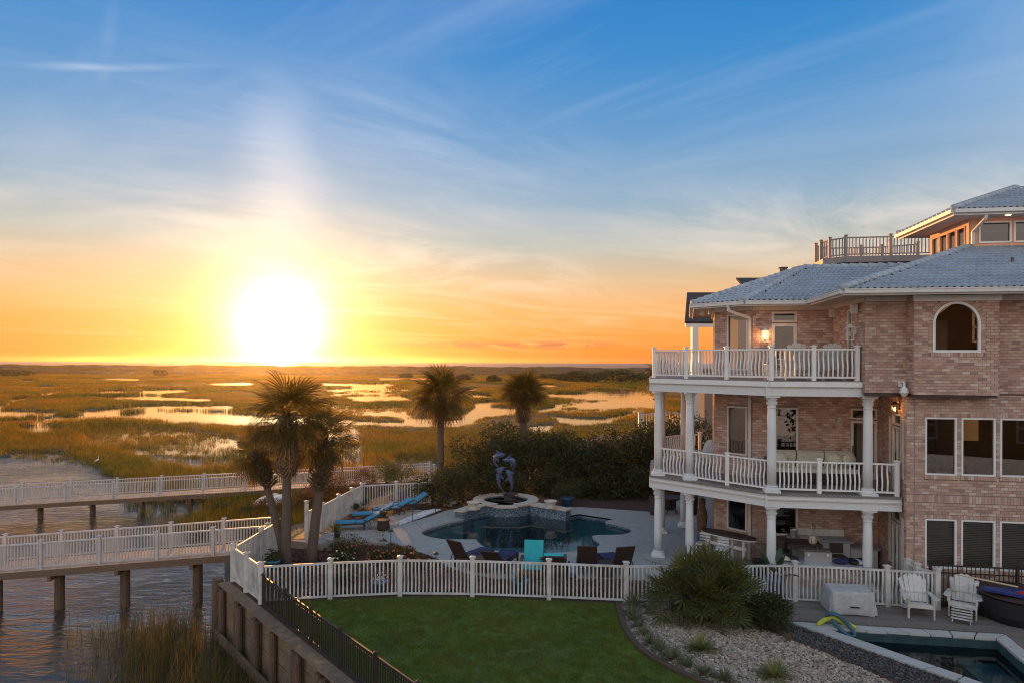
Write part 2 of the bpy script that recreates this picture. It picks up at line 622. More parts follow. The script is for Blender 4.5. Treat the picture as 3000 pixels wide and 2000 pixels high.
BRICK = brick_mat()
MOSAIC = mosaic_mat()
MORTAR = mat('mortar', (0.27, 0.22, 0.19), (0.20, 0.16, 0.14), 0.95, 8)
WHITE = mat('white_paint', (0.72, 0.72, 0.70), (0.60, 0.60, 0.58), 0.55, 2.5, bump=0.08, bscale=60, lo=0.5, hi=0.9)
STUCCO = mat('white_stucco', (0.70, 0.71, 0.70), (0.58, 0.59, 0.59), 0.8, 45, bump=0.35, bscale=110)
TRIM = mat('trim_paint', (0.66, 0.62, 0.57), (0.56, 0.52, 0.48), 0.6, 5)
VINYL = mat('white_vinyl', (0.56, 0.55, 0.53), (0.44, 0.43, 0.40), 0.5, 4, lo=0.5, hi=0.85, c3=(0.33, 0.31, 0.26), s3=2.6)
RAILGREY = mat('grey_rail_paint', (0.52, 0.49, 0.47), (0.42, 0.40, 0.38), 0.5, 4)
TILE = mat('roof_tile', (0.37, 0.42, 0.47), (0.31, 0.36, 0.41), 0.7, 3, rand=0.06, c3=(0.26, 0.30, 0.34), s3=0.7)
TERRAIL = mat('taupe_rail_paint', (0.27, 0.235, 0.235), (0.21, 0.18, 0.18), 0.6, 4)
GUTTER = mat('gutter_paint', (0.62, 0.62, 0.60), (0.52, 0.52, 0.50), 0.4, 3)
SOFFIT = mat('soffit_boards', (0.60, 0.54, 0.48), (0.50, 0.44, 0.39), 0.7, 4, stretch=(1, 14, 1))
SIDING = mat('siding_paint', (0.74, 0.42, 0.29), (0.66, 0.37, 0.25), 0.7, 4)
FELT = mat('roof_felt', (0.10, 0.10, 0.11), None, 0.9)
GLASS = glass_mat('window_glass', (0.80, 0.81, 0.79))
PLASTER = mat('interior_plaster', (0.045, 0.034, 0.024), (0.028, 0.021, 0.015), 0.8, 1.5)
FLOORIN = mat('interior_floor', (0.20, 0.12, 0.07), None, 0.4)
BLIND = mat('blind_slats', (0.46, 0.43, 0.38), None, 0.6)
SLATE = mat('porch_floor', (0.22, 0.20, 0.19), (0.15, 0.14, 0.13), 0.5, 5)
CONC = mat('pool_deck_concrete', (0.36, 0.345, 0.305), (0.28, 0.27, 0.24), 0.75, 3, bump=0.15, bscale=50, c3=(0.30, 0.29, 0.25), s3=0.6)
COPING = mat('coping_stone', (0.46, 0.46, 0.44), (0.37, 0.37, 0.36), 0.8, 40, bump=0.3, bscale=120, rand=0.05)
TRAV = mat('travertine', (0.60, 0.50, 0.40), (0.46, 0.36, 0.27), 0.7, 10, bump=0.2)
PLAST = mat('pool_plaster', (0.24, 0.42, 0.45), (0.18, 0.35, 0.38), 0.6, 4)
DPLAST = mat('dark_pool_plaster', (0.08, 0.16, 0.17), (0.05, 0.11, 0.12), 0.6, 3)
PAVER = mat('paver', (0.40, 0.35, 0.30), (0.30, 0.26, 0.22), 0.85, 9, bump=0.3, rand=0.16)
BLOCK = mat('wall_block', (0.36, 0.31, 0.26), (0.26, 0.22, 0.18), 0.9, 9, bump=0.4, rand=0.15)
LAWN = mat('lawn_turf', (0.066, 0.110, 0.008), (0.098, 0.138, 0.012), 0.9, 14, bump=0.5, bscale=80, c3=(0.05, 0.085, 0.02), s3=0.5)
GRASSB = mat('lawn_blades', (0.088, 0.140, 0.010), (0.14, 0.18, 0.018), 0.8, 0.9, rand=0.4, trans=0.25, c3=(0.11, 0.12, 0.03), s3=0.6)
MULCH = mat('mulch', (0.085, 0.040, 0.026), (0.035, 0.018, 0.013), 0.95, 26, bump=0.9, bscale=60)
MULCHC = mat('mulch_chip', (0.13, 0.06, 0.038), (0.06, 0.03, 0.02), 0.95, 3, rand=0.4)
GRAVELB = mat('gravel_base', (0.22, 0.19, 0.16), (0.12, 0.10, 0.09), 0.95, 60, bump=0.8, bscale=80)
PEBBLE = mat('pebble', (0.41, 0.35, 0.285), (0.24, 0.185, 0.14), 0.8, 7, rand=0.42, c3=(0.42, 0.30, 0.22), s3=2.2)
WPEB = mat('white_pebble', (0.66, 0.66, 0.66), (0.46, 0.46, 0.46), 0.8, 9, rand=0.3)
DPEB = mat('dark_pebble', (0.10, 0.095, 0.09), (0.05, 0.05, 0.05), 0.8, 9, rand=0.45)
EDGING = mat('brown_edging', (0.10, 0.055, 0.035), (0.07, 0.04, 0.025), 0.8, 12)
DECKW = mat('weathered_deck_wood', (0.22, 0.19, 0.165), (0.13, 0.11, 0.095), 0.85, 5, stretch=(1.5, 18, 1), rand=0.16, bump=0.25)
WALKW = mat('walkway_plank', (0.58, 0.40, 0.28), (0.44, 0.30, 0.21), 0.75, 6, rand=0.12, bump=0.2)
BEAMW = mat('treated_beam', (0.19, 0.12, 0.075), (0.11, 0.07, 0.045), 0.85, 4, stretch=(2, 2, 8), bump=0.3)
PILEW = mat('piling_wood', (0.17, 0.11, 0.07), (0.08, 0.052, 0.036), 0.9, 5, stretch=(9, 9, 1), bump=0.5, rand=0.12)
BULKW = mat('bulkhead_wood', (0.25, 0.16, 0.095), (0.12, 0.08, 0.05), 0.9, 4, stretch=(1.2, 1.2, 9), bump=0.4, c3=(0.10, 0.085, 0.065), s3=0.8, rand=0.14)
IRON = mat('black_iron', (0.022, 0.017, 0.014), None, 0.45, metal=0.0)
WICKER = mat('dark_wicker', (0.055, 0.032, 0.022), (0.03, 0.018, 0.012), 0.7, 60, bump=0.6, bscale=140)
NAVY = mat('navy_fabric', (0.015, 0.022, 0.085), (0.012, 0.016, 0.06), 0.9, 10)
TURQ = mat('turquoise_fabric', (0.03, 0.42, 0.46), (0.02, 0.34, 0.38), 0.9, 10)
BLUEF = mat('blue_fabric', (0.06, 0.27, 0.42), (0.05, 0.22, 0.35), 0.9, 10)
CREAM = mat('cream_fabric', (0.58, 0.56, 0.46), (0.50, 0.48, 0.39), 0.9, 9)
DARKW = mat('dark_stained_wood', (0.05, 0.032, 0.025), (0.03, 0.02, 0.016), 0.5, 8)
STEEL = mat('brushed_steel', (0.55, 0.53, 0.50), None, 0.35, metal=0.8)
GRANITE = mat('grey_counter', (0.34, 0.36, 0.38), (0.26, 0.28, 0.30), 0.4, 50)
CABINET = mat('cabinet_paint', (0.64, 0.63, 0.59), (0.54, 0.53, 0.50), 0.6, 4)
COVER = mat('grey_cover_fabric', (0.44, 0.44, 0.44), (0.34, 0.33, 0.32), 0.9, 7, bump=0.15, bscale=90)
BRONZE = mat('blue_bronze', (0.095, 0.125, 0.25), (0.06, 0.075, 0.15), 0.36, 7, metal=0.2, spec=0.7)
DBRONZE = mat('dark_bronze', (0.05, 0.035, 0.035), (0.03, 0.022, 0.02), 0.5, 12, bump=0.5)
CERBLUE = mat('blue_ceramic', (0.03, 0.10, 0.20), (0.025, 0.075, 0.16), 0.3, 5)
TEALCER = mat('teal_ceramic', (0.05, 0.17, 0.24), (0.04, 0.13, 0.19), 0.35, 5)
BLACKCER = mat('dark_ceramic', (0.035, 0.03, 0.03), None, 0.4)
STONEB = mat('cast_stone', (0.60, 0.54, 0.44), (0.50, 0.44, 0.35), 0.85, 20, bump=0.2)
PALMT = mat('palm_trunk', (0.14, 0.10, 0.075), (0.08, 0.058, 0.045), 0.95, 5, stretch=(3, 3, 14), bump=0.7, bscale=12)
BOOT = mat('palm_boot', (0.15, 0.10, 0.06), (0.09, 0.06, 0.04), 0.9, 12, rand=0.3)
FROND = mat('palm_frond', (0.12, 0.095, 0.018), (0.07, 0.065, 0.012), 0.55, 2.0, rand=0.35, trans=0.62)
DRYF = mat('dry_frond', (0.32, 0.18, 0.08), (0.20, 0.12, 0.055), 0.8, 3, rand=0.3, trans=0.2)
FANP = mat('fan_palm_frond', (0.105, 0.115, 0.028), (0.06, 0.075, 0.022), 0.55, 2.0, rand=0.3, trans=0.25)
LEAFD = mat('dark_leaf', (0.052, 0.064, 0.015), (0.030, 0.040, 0.010), 0.6, 1.5, rand=0.45, trans=0.3)
LEAFM = mat('mid_leaf', (0.075, 0.085, 0.020), (0.045, 0.055, 0.014), 0.6, 1.5, rand=0.4, trans=0.35)
LEAFY = mat('yellow_leaf', (0.15, 0.15, 0.035), (0.09, 0.10, 0.025), 0.6, 2, rand=0.35, trans=0.35)
LEAFR = mat('russet_leaf', (0.20, 0.10, 0.035), (0.11, 0.07, 0.025), 0.6, 3, rand=0.4, trans=0.4)
YUCCA = mat('yucca_leaf', (0.26, 0.26, 0.08), (0.10, 0.14, 0.04), 0.5, 3, rand=0.35, trans=0.2)
LILY = mat('liriope_leaf', (0.16, 0.17, 0.08), (0.08, 0.10, 0.045), 0.6, 3, rand=0.4, trans=0.2)
BANANA = mat('broad_leaf', (0.04, 0.075, 0.03), (0.025, 0.05, 0.02), 0.35, 4, rand=0.2, trans=0.2)
BARK = mat('bark', (0.10, 0.075, 0.055), (0.06, 0.045, 0.035), 0.95, 6, bump=0.5)
PINKFL = mat('coral_petal', (0.62, 0.12, 0.09), (0.55, 0.20, 0.12), 0.7, 5, rand=0.3, trans=0.2)
WHITEFL = mat('white_petal', (0.75, 0.72, 0.62), None, 0.7, rand=0.1)
MARSH = mat('marsh_grass', (0.33, 0.185, 0.020), (0.115, 0.125, 0.013), 0.8, 0.06, rand=0.6, trans=0.5, c3=(0.12, 0.16, 0.022), s3=0.02)
MARSHN = mat('reed_blade', (0.16, 0.125, 0.04), (0.075, 0.07, 0.022), 0.8, 0.7, rand=0.4, trans=0.4)
MUD = mat('marsh_mud', (0.080, 0.060, 0.024), (0.045, 0.036, 0.016), 0.85, 0.6, bump=0.4, bscale=2)
DUNE = mat('dune_scrub', (0.115, 0.075, 0.032), (0.07, 0.048, 0.022), 0.95, 0.06, c3=(0.05, 0.04, 0.02), s3=0.015, bump=0.6, bscale=0.5)
SHING = mat('dark_shingle', (0.055, 0.045, 0.042), (0.035, 0.03, 0.028), 0.9, 10, bump=0.4, rand=0.25)
CHIM = mat('chimney_metal', (0.10, 0.08, 0.07), None, 0.6)
LAMPON = emit_mat('lamp_glow', (1.0, 0.42, 0.10), 14.0)
BLACKP = mat('black_plastic', (0.012, 0.012, 0.014), None, 0.5)
BLUEP = mat('blue_plastic', (0.01, 0.035, 0.22), (0.008, 0.025, 0.16), 0.35, 6)
YELF = mat('yellow_foam', (0.42, 0.44, 0.03), None, 0.7)
BLUFO = mat('blue_foam', (0.05, 0.13, 0.20), (0.03, 0.09, 0.11), 0.7, 5)
RED = mat('red_plastic', (0.40, 0.03, 0.03), None, 0.5)
OARW = mat('pale_wood_pole', (0.52, 0.42, 0.28), None, 0.6)
SKIN_T = mat('carved_wood', (0.16, 0.08, 0.045), (0.08, 0.04, 0.025), 0.7, 12)
WATER = water_mat('marsh_water', (0.060, 0.046, 0.030), 1.2, 3.0, 0.85, 0.11, 0.03, big=1.0, ior=1.55)
CREEKW = water_mat('creek_water', (0.035, 0.033, 0.027), 0.8, 2.2, 0.10, 0.05, 0.03, big=1.0, ior=1.5)
SEAW = water_mat('sea_water', (0.16, 0.10, 0.09), 0.10, 0.22, 0.9, 2.0, 0.3, ior=1.33)
SEAW.node_tree.nodes['Principled BSDF'].inputs['Specular IOR Level'].default_value = 0.12
POOLW = water_mat('pool_water', (0.02, 0.05, 0.05), 0.9, 1.2, 0.05, 0.05, 0.005, thin=(0.55, 0.80, 0.82))
# ================================================================== water, marsh, dunes, sea
def sheet(name, poly, z, m, holes=(), **kw):
    b = MB()
    b.prism(poly, z, z, holes)
    return b.build(name, m, **kw)


WZ = -2.0
sheet('lagoon_water', [(-700, -40), (700, -40), (700, 63), (-700, 63)], WZ, WATER, kind='structure')
sheet('marsh_water', [(-700, 63), (700, 63), (700, 470), (-700, 470)], WZ, CREEKW, kind='structure')
sheet('sea', [(-3600, 470), (3600, 470), (3600, 3300), (-3600, 3300)], WZ, SEAW, kind='structure')

WPOLY = [  # open water, in the photograph's pixels on the water level
    [(-900, 1290), (-300, 1322), (0, 1337), (90, 1345), (214, 1372), (312, 1390), (372, 1410), (378, 1480), (430, 1545), (560, 1580), (690, 1640),
     (640, 2300), (-900, 2300)],
    [(0, 1178), (30, 1165), (110, 1152), (178, 1142), (250, 1144), (185, 1150), (120, 1160), (50, 1172), (8, 1185), (10, 1190),
     (90, 1193), (180, 1195), (196, 1203), (100, 1208), (0, 1212), (-100, 1214), (-400, 1205), (-300, 1180)],
    [(-500, 1224), (0, 1223), (150, 1215), (270, 1210), (410, 1204), (560, 1203), (690, 1206), (790, 1212), (960, 1216), (1100, 1222),
     (1240, 1226), (1240, 1234), (1000, 1232), (800, 1230), (680, 1233), (560, 1230), (440, 1224), (300, 1222), (150, 1227), (0, 1231), (-500, 1236)],
    [(380, 1146), (420, 1139), (560, 1138), (578, 1143), (480, 1148)],
    [(383, 1129), (405, 1125), (412, 1131), (420, 1137), (400, 1134)],
    [(600, 1119), (740, 1116), (770, 1122), (640, 1123)],
    [(915, 1119), (1100, 1120), (1160, 1119), (1180, 1125), (940, 1125)],
    [(965, 1133), (1100, 1127), (1175, 1134), (955, 1138)],
    [(1309, 1218), (1345, 1213), (1385, 1180), (1410, 1173), (1505, 1171), (1510, 1179), (1450, 1182), (1445, 1187), (1510, 1189),
     (1545, 1188), (1565, 1193), (1500, 1206), (1440, 1212), (1380, 1228), (1310, 1234)],
    [(1367, 1152), (1440, 1153), (1465, 1158), (1375, 1159)],
    [(1335, 1136), (1403, 1135), (1405, 1140), (1338, 1141)],
    [(1160, 1138), (1210, 1137), (1222, 1147), (1180, 1142)],
    [(1649, 1181), (1692, 1175), (1800, 1169), (1950, 1171), (1950, 1178), (1837, 1184), (1728, 1186)],
    [(1613, 1211), (1692, 1214), (1764, 1216), (1837, 1203), (1890, 1199), (1837, 1213), (1782, 1226), (1674, 1229), (1620, 1222)],
    [(1547, 1243), (1620, 1241), (1627, 1249), (1555, 1251)],
    [(1837, 1136), (1890, 1135), (1868, 1140)],
    [(1600, 1154), (1760, 1151), (1920, 1154), (1920, 1160), (1720, 1160)],
    [(100, 1128), (180, 1126), (190, 1129), (110, 1131)],
    [(40, 1113), (120, 1112), (130, 1114), (50, 1115)],
    [(196, 1196), (330, 1190), (420, 1186), (560, 1186), (690, 1190), (690, 1196), (540, 1192), (400, 1194), (260, 1202)],
    [(220, 1160), (420, 1156), (640, 1162), (600, 1168), (400, 1165)],
    [(1000, 1160), (1180, 1157), (1240, 1165), (1050, 1168)],
    [(1700, 1139), (1900, 1141), (1890, 1147), (1720, 1146)],
    [(1220, 1189), (1300, 1185), (1335, 1194), (1240, 1198)],
    [(1100, 1104), (1300, 1103), (1310, 1107), (1110, 1108)],
    [(250, 1107), (420, 1106), (430, 1110), (280, 1110)],
    [(1480, 1126), (1640, 1124), (1700, 1128), (1520, 1131)],
    [(20, 1246), (140, 1242), (220, 1248), (110, 1255)],
    [(250, 1144), (330, 1139), (390, 1141), (380, 1146), (300, 1147)],
    [(1160, 1222), (1309, 1218), (1312, 1232), (1240, 1234)],
    [(1565, 1192), (1650, 1184), (1660, 1190), (1580, 1200)],
]
SPOLY = [  # flooded, thin grass
    [(250, 1252), (560, 1258), (705, 1285), (720, 1372), (560, 1378), (400, 1340), (240, 1300)],
    [(400, 1186), (690, 1182), (700, 1206), (420, 1206)],
    [(960, 1183), (1200, 1190), (1210, 1226), (960, 1216)],
    [(950, 1245), (1065, 1256), (1075, 1375), (955, 1375)],
    [(1590, 1148), (1920, 1150), (1930, 1200), (1640, 1215)],
    [(1150, 1345), (1290, 1340), (1300, 1390), (1160, 1390)],
    [(0, 1320), (200, 1330), (330, 1385), (200, 1378), (60, 1358)],
    [(370, 1470), (600, 1470), (690, 1540), (560, 1590), (420, 1550)],
    [(960, 1140), (1160, 1140), (1180, 1170), (960, 1165)],
]


def lower_edges(p):
    # grass on the near bank stands in front of the water: carry the near edges of each pool towards the viewer
    v0 = min(q[1] for q in p)
    v1 = max(q[1] for q in p)
    return [(a, b + (b - v0) / (v1 - v0) * (b - 1057) * 0.11) for a, b in p]


WPOLY = WPOLY[:1] + [lower_edges(p) for p in WPOLY[1:]]


def to_px(X, Y, z):
    dx = 2000 * X / Y
    v = 1057 + 2000 * (CAMH - z) / Y
    return 1500 + dx - 0.003 * (v - 1057), v + 0.003 * dx


def marsh_density(X, Y):
    px, v = to_px(X, Y, WZ)
    d = np.ones_like(X)
    nz = np.sin(X * 0.23 + 1.3 * np.sin(Y * 0.11)) * np.sin(Y * 0.17 + 1.7 * np.sin(X * 0.07))
    for p in SPOLY:
        d = np.where(inside(p, px, v + 3 * nz), 0.20 + 0.24 * nz, d)
    for p in WPOLY:
        d = np.where(inside(p, px + 10 * nz, v + 1.2 * nz), 0.0, d)
    return d


# marsh floor: a height field a little above / below the water, finer near the viewer
rows = [1 / t for t in np.linspace(1 / 395, 1 / 28, 150)]
VV, NC = [], 170
for Y in rows:
    for i in range(NC):
        VV.append((-1.15 * Y - 15 + i * ((1.15 * Y + 15) + 0.62 * Y + 12) / (NC - 1), Y))
VV = np.array(VV)
dens = marsh_density(VV[:, 0], VV[:, 1])
zz_ = WZ - 0.15 + 0.30 * np.clip((dens - 0.45) * 2.0, 0, 1)
zz_ += 0.05 * np.sin(VV[:, 0] * 0.7) * np.sin(VV[:, 1] * 0.5)
idx = np.arange(len(VV)).reshape(len(rows), NC)
FF = np.stack([idx[:-1, :-1].ravel(), idx[:-1, 1:].ravel(), idx[1:, 1:].ravel(), idx[1:, :-1].ravel()], 1)
obj('marsh_ground', npmesh('marsh_ground', np.column_stack([VV, zz_]), FF, MUD, True), kind='structure')


def clump(name, n, r, h, w, m, lean=0.35, seed=1, flat=0.0):
    rs = np.random.RandomState(seed)
    V, F = [], []
    for i in range(n):
        a = rs.rand() * 6.283
        q = r * math.sqrt(rs.rand())
        bx, by = q * math.cos(a), q * math.sin(a)
        b = rs.rand() * 6.283
        hh = h * (0.55 + 0.6 * rs.rand())
        ln = lean * rs.rand() * hh
        lx, ly = math.cos(b) * ln, math.sin(b) * ln
        wx, wy = -math.sin(b + 1) * w / 2, math.cos(b + 1) * w / 2
        o = len(V)
        V += [(bx - wx, by - wy, -0.02), (bx + wx, by + wy, -0.02), (bx + lx * 0.35 + wx * 0.7, by + ly * 0.35 + wy * 0.7, hh * 0.6),
              (bx + lx * 0.35 - wx * 0.7, by + ly * 0.35 - wy * 0.7, hh * 0.6), (bx + lx, by + ly, hh)]
        F += [(o, o + 1, o + 2), (o, o + 2, o + 3), (o + 3, o + 2, o + 4)]
    return npmesh(name, V, F, m)


def zone_points(n, ylo, yhi, seed, left=1.08, right=0.5):
    rs = np.random.RandomState(seed)
    Y = np.sqrt(rs.rand(n) * (yhi ** 2 - ylo ** 2) + ylo ** 2)
    X = -left * Y - 6 + rs.rand(n) * ((left + right) * Y + 12)
    return X, Y, rs


def marsh_field(name, label, n, ylo, yhi, src, seed, smin, smax, right=0.5):
    X, Y, rs = zone_points(n, ylo, yhi, seed, 1.08, right)
    d = marsh_density(X, Y)
    k = (rs.rand(n) < d) & ~inside([(-9.5, 20), (-9.5, 33), (-7.5, 45), (-3, 46), (30, 60), (60, 60), (60, 0), (-9, 0)], X, Y)
    X, Y, d = X[k], Y[k], d[k]
    s = smin + (smax - smin) * rs.rand(len(X))
    hv = s * (0.42 + 0.3 * d) * (0.85 + 0.42 * np.sin(X * 0.06 + 2) * np.sin(Y * 0.045))
    scatter(name, np.column_stack([X, Y, np.full(len(X), WZ)]), np.column_stack([np.zeros(len(X)), np.zeros(len(X)), rs.rand(len(X)) * 6.28]),
            np.column_stack([s, s, hv]), src, kind='stuff', label=label)


marsh_field('near_marsh_grass', 'golden green marsh grass beside the far boardwalk', 30000, 34, 85,
            clump('grass_clump', 22, 0.42, 0.85, 0.028, MARSH, seed=3), 5, 0.75, 1.25)
marsh_field('middle_marsh_grass', 'golden marsh grass around the winding creek', 26000, 85, 175,
            clump('grass_clump', 34, 0.95, 0.85, 0.055, MARSH, seed=4), 6, 0.8, 1.25)
marsh_field('distant_marsh_grass', 'distant marsh grass below the dunes', 22000, 175, 400,
            clump('grass_clump', 46, 2.3, 0.85, 0.14, MARSH, seed=5), 7, 0.8, 1.3, 0.56)

# dunes with scrub along the shore
nx, ny = 260, 30
dx = np.linspace(-620, 420, nx)
dy = np.linspace(372, 560, ny)
DX, DY = np.meshgrid(dx, dy)
rel = (DY - 372) / 188
right_fall = np.clip((DX + 50) / 300, 0, 1)
crest = 2.15 - 1.45 * right_fall
prof = np.where(rel < 0.86, np.clip(rel / 0.80, 0, 1) ** 1.6, np.clip((1 - rel) / 0.14, 0, 1))
und = 0.16 * np.sin(DX * 0.055 + 1.1 * np.sin(DX * 0.021)) + 0.15 * np.sin(DX * 0.13 + DY * 0.05) + 0.22 * np.sin(DX * 0.31 + 2)
DZ = -2.1 + prof * (crest + 2.1 + und * prof) + 0.35 * np.sin(DX * 0.09 + DY * 0.13) * np.sin(rel * math.pi)
idx = np.arange(nx * ny).reshape(ny, nx)
FF = np.stack([idx[:-1, :-1].ravel(), idx[:-1, 1:].ravel(), idx[1:, 1:].ravel(), idx[1:, :-1].ravel()], 1)
obj('dunes', npmesh('dunes', np.column_stack([DX.ravel(), DY.ravel(), DZ.ravel()]), FF, DUNE, True), kind='structure')
n = 9000
rs = np.random.RandomState(21)
qx = -560 + rs.rand(n) * 900
qr = rs.rand(n) ** 0.7
qy = 385 + qr * 145
ii = np.clip(((qx + 620) / 1040 * (nx - 1)).astype(int), 0, nx - 1)
jj = np.clip(((qy - 372) / 188 * (ny - 1)).astype(int), 0, ny - 1)
qz = DZ[jj, ii]
ss = 0.5 + 0.7 * rs.rand(n)
scatter('dune_grass', np.column_stack([qx, qy, qz - 0.05]), np.column_stack([np.zeros(n), np.zeros(n), rs.rand(n) * 6.28]),
        np.column_stack([ss * 1.4, ss * 1.4, ss * 0.8]), clump('grass_clump', 40, 2.2, 0.9, 0.16, MARSHN, seed=8), kind='stuff',
        label='dry grass and scrub covering the dunes')


# ================================================================== the yard
def pxs(lst, z=0.0):
    return [tuple(G(a, b, z)[:2]) for a, b in lst]


def smooth(poly, closed=True, it=2):
    for _ in range(it):
        out = []
        n = len(poly)
        for i in range(n if closed else n - 1):
            a, b = poly[i], poly[(i + 1) % n]
            out += [(a[0] * .75 + b[0] * .25, a[1] * .75 + b[1] * .25), (a[0] * .25 + b[0] * .75, a[1] * .25 + b[1] * .75)]
        if not closed:
            out = [poly[0]] + out + [poly[-1]]
        poly = out
    return poly


TH = rad(-9)
U = Vector((math.cos(TH), math.sin(TH), 0))
N = Vector((-math.sin(TH), math.cos(TH), 0))
P0 = Vector((11.25, 19.45, 0))


def HL(a, b, z=0.0):
    return P0 + U * a + N * b + Vector((0, 0, z))


POOL_A = smooth(pxs([(1357, 1519), (1300, 1532), (1250, 1546), (1227, 1560), (1251, 1572), (1298, 1579)]), False, 2)
POOL_B = smooth(pxs([(1393, 1579.5), (1400, 1589), (1419, 1604), (1451, 1613), (1540, 1620), (1638, 1620), (1718, 1611), (1748, 1603), (1762, 1593),
                     (1755, 1584), (1734, 1572), (1744, 1566), (1820, 1566), (1844, 1561), (1854, 1552), (1844, 1543), (1808, 1533), (1774, 1527)]), False, 2)
FC = Vector((-0.27, 31.6, 0))      # fountain basin centre
FR = 1.46
WL = Vector((-2.08, 29.15, 0))     # ends of the two wing walls
WR = Vector((2.33, 29.45, 0))
POOL = POOL_A + POOL_B + pxs([(1795, 1520), (1695, 1505)]) + [(WR.x, WR.y + 0.1), (1.0, 30.7), (-0.9, 30.7), (WL.x, WL.y + 0.1)]

# plunge pool on the right (house axes)
PP_OUT = [HL(-3.75, -2.45), HL(1.32, -2.45), HL(1.0, -6.9), HL(0.75, -7.2)]
PP_IN = [HL(-2.95, -2.75), HL(0.98, -2.75), HL(0.68, -6.55), HL(0.62, -6.6)]
PPO = [tuple(p[:2]) for p in PP_OUT]
PPI = [tuple(p[:2]) for p in PP_IN]

YARD = [(-8.62, 20.85), (-3.25, 14.3), (1.9, 8.0), (3.0, 4.0), (30, 4.0), (45, 30), (45, 75), (8, 62), (0, 50), (-4.5, 40), (-6.0, 34.5),
        (-7.6, 32.0), (-7.75, 25.9), (-8.6, 25.8)]
yb = MB()
yb.prism(YARD, 0.0, 0.0, [list(reversed(POOL)), list(reversed(PPI))])
yb.build('ground', MULCH, kind='structure')
bank = MB()
for i in range(len(YARD)):
    a, b = YARD[i], YARD[(i + 1) % len(YARD)]
    bank.add([(a[0], a[1], 0.0), (b[0], b[1], 0.0), (b[0], b[1], -2.3), (a[0], a[1], -2.3)], [(0, 3, 2, 1)])
bank.build('bank', MUD, kind='structure')
# sloping shore outside the side and rear fences
SH = [(-7.75, 25.9), (-7.6, 32.0), (-6.0, 34.5), (-4.5, 40), (0, 50), (8, 62)]
SO = [(-11.6, 26.6), (-14.5, 33.5), (-13.0, 40), (-9.5, 47), (-5, 56), (4, 70)]
sb = MB()
for i in range(len(SH) - 1):
    for t0, t1 in ((0, .5), (.5, 1)):
        q = []
        for t in (t0, t1):
            for k in (i, i + 1):
                q.append((SH[k][0] + (SO[k][0] - SH[k][0]) * t, SH[k][1] + (SO[k][1] - SH[k][1]) * t, -0.25 - 1.95 * t ** 0.8))
        sb.add(q, [(0, 1, 3, 2)])
sb.build('shore', MUD, kind='structure', smooth=True)

# main pool: basin, waterline band and water
pb = MB()
nP = len(POOL)
for i in range(nP):
    a, b = POOL[i], POOL[(i + 1) % nP]
    pb.add([(a[0], a[1], -0.26), (b[0], b[1], -0.26), (b[0], b[1], -1.5), (a[0], a[1], -1.5)], [(0, 1, 2, 3)])
pb.prism(POOL, -1.5, -1.5)
pool = pb.build('swimming_pool', PLAST, label='freeform swimming pool with dark water in front of the dolphin fountain', category='swimming pool')
tb = MB()
for i in range(nP):
    a, b = POOL[i], POOL[(i + 1) % nP]
    tb.add([(a[0], a[1], -0.05), (b[0], b[1], -0.05), (b[0], b[1], -0.26), (a[0], a[1], -0.26)], [(0, 1, 2, 3)])
tb.build('waterline_tiles', MOSAIC, pool)
cb = MB()
cp = POOL_A
for seq in (POOL_A, POOL_B):
    cb = MB()
    for i in range(len(seq) - 1):
        a, b = Vector((*seq[i], -0.021)), Vector((*seq[i + 1], -0.021))
        cb.bar(a, b, 0.05, 0.058)
    cb.build('pool_edge', CONC, pool)
wb = MB()
wb.prism(POOL, -0.14, -0.14)
wb.build('pool_water', POOLW, pool)
md = MB()    # medallion on the pool floor
mc = G(1535, 1567, -1.2)
for k in range(24):
    a0, a1 = k * math.pi / 12, (k + 1) * math.pi / 12
    md.add([(mc.x + r * math.cos(a), mc.y + r * math.sin(a), -1.49) for r, a in ((0.85, a0), (1.0, a0), (1.0, a1), (0.85, a1))], [(0, 1, 2, 3)])
for k in range(8):
    a = k * math.pi / 4
    r = 0.8 if k % 2 == 0 else 0.5
    md.add([(mc.x, mc.y, -1.488), (mc.x + .18 * math.cos(a - .35), mc.y + .18 * math.sin(a - .35), -1.488), (mc.x + r * math.cos(a), mc.y + r * math.sin(a), -1.488),
            (mc.x + .18 * math.cos(a + .35), mc.y + .18 * math.sin(a + .35), -1.488)], [(0, 1, 2, 3)])
md.build('floor_medallion', NAVY, pool)

DECK_L = smooth(pxs([(1349, 1489), (1306, 1494), (1272, 1509), (1212, 1526), (1145, 1548), (1119, 1566), (1127, 1582), (1149, 1594), (1212, 1613),
                     (1272, 1630), (1298, 1654), (1340, 1675), (1404, 1688), (1468, 1698), (1531, 1701), (1629, 1695), (1701, 1696), (1808, 1696), (1889, 1701)]), False, 2)
DECK = DECK_L + [tuple(HL(-5.9, -0.1)[:2]), tuple(HL(-4.0, -0.62)[:2]), tuple(HL(0.6, -0.62)[:2]), tuple(HL(0.6, 9)[:2]), (13.2, 36), (9.0, 34.5),
                 tuple(G(1914, 1499)[:2]), tuple(G(1723, 1486)[:2]), tuple(G(1663, 1483)[:2]), (WR.x + 0.3, WR.y + 0.4), (1.0, 31.0), (-0.9, 31.0), (WL.x - 0.2, WL.y + 0.3)]
sheet('pool_deck', DECK, 0.012, CONC, [list(reversed(POOL))], kind='structure')
# expansion joints in the deck: shallow dark grooves
jb = MB()
for a, b in (((1213, 1526), (1238, 1550)), ((1905, 1702), (1921, 1545)), ((1914, 1702), (1932, 1545)), ((1700, 1620), (1712, 1695))):
    jb.bar(G(a[0], a[1], 0.013), G(b[0], b[1], 0.013), 0.02, 0.006)
jb.build('deck_joint', EDGING, kind='structure')

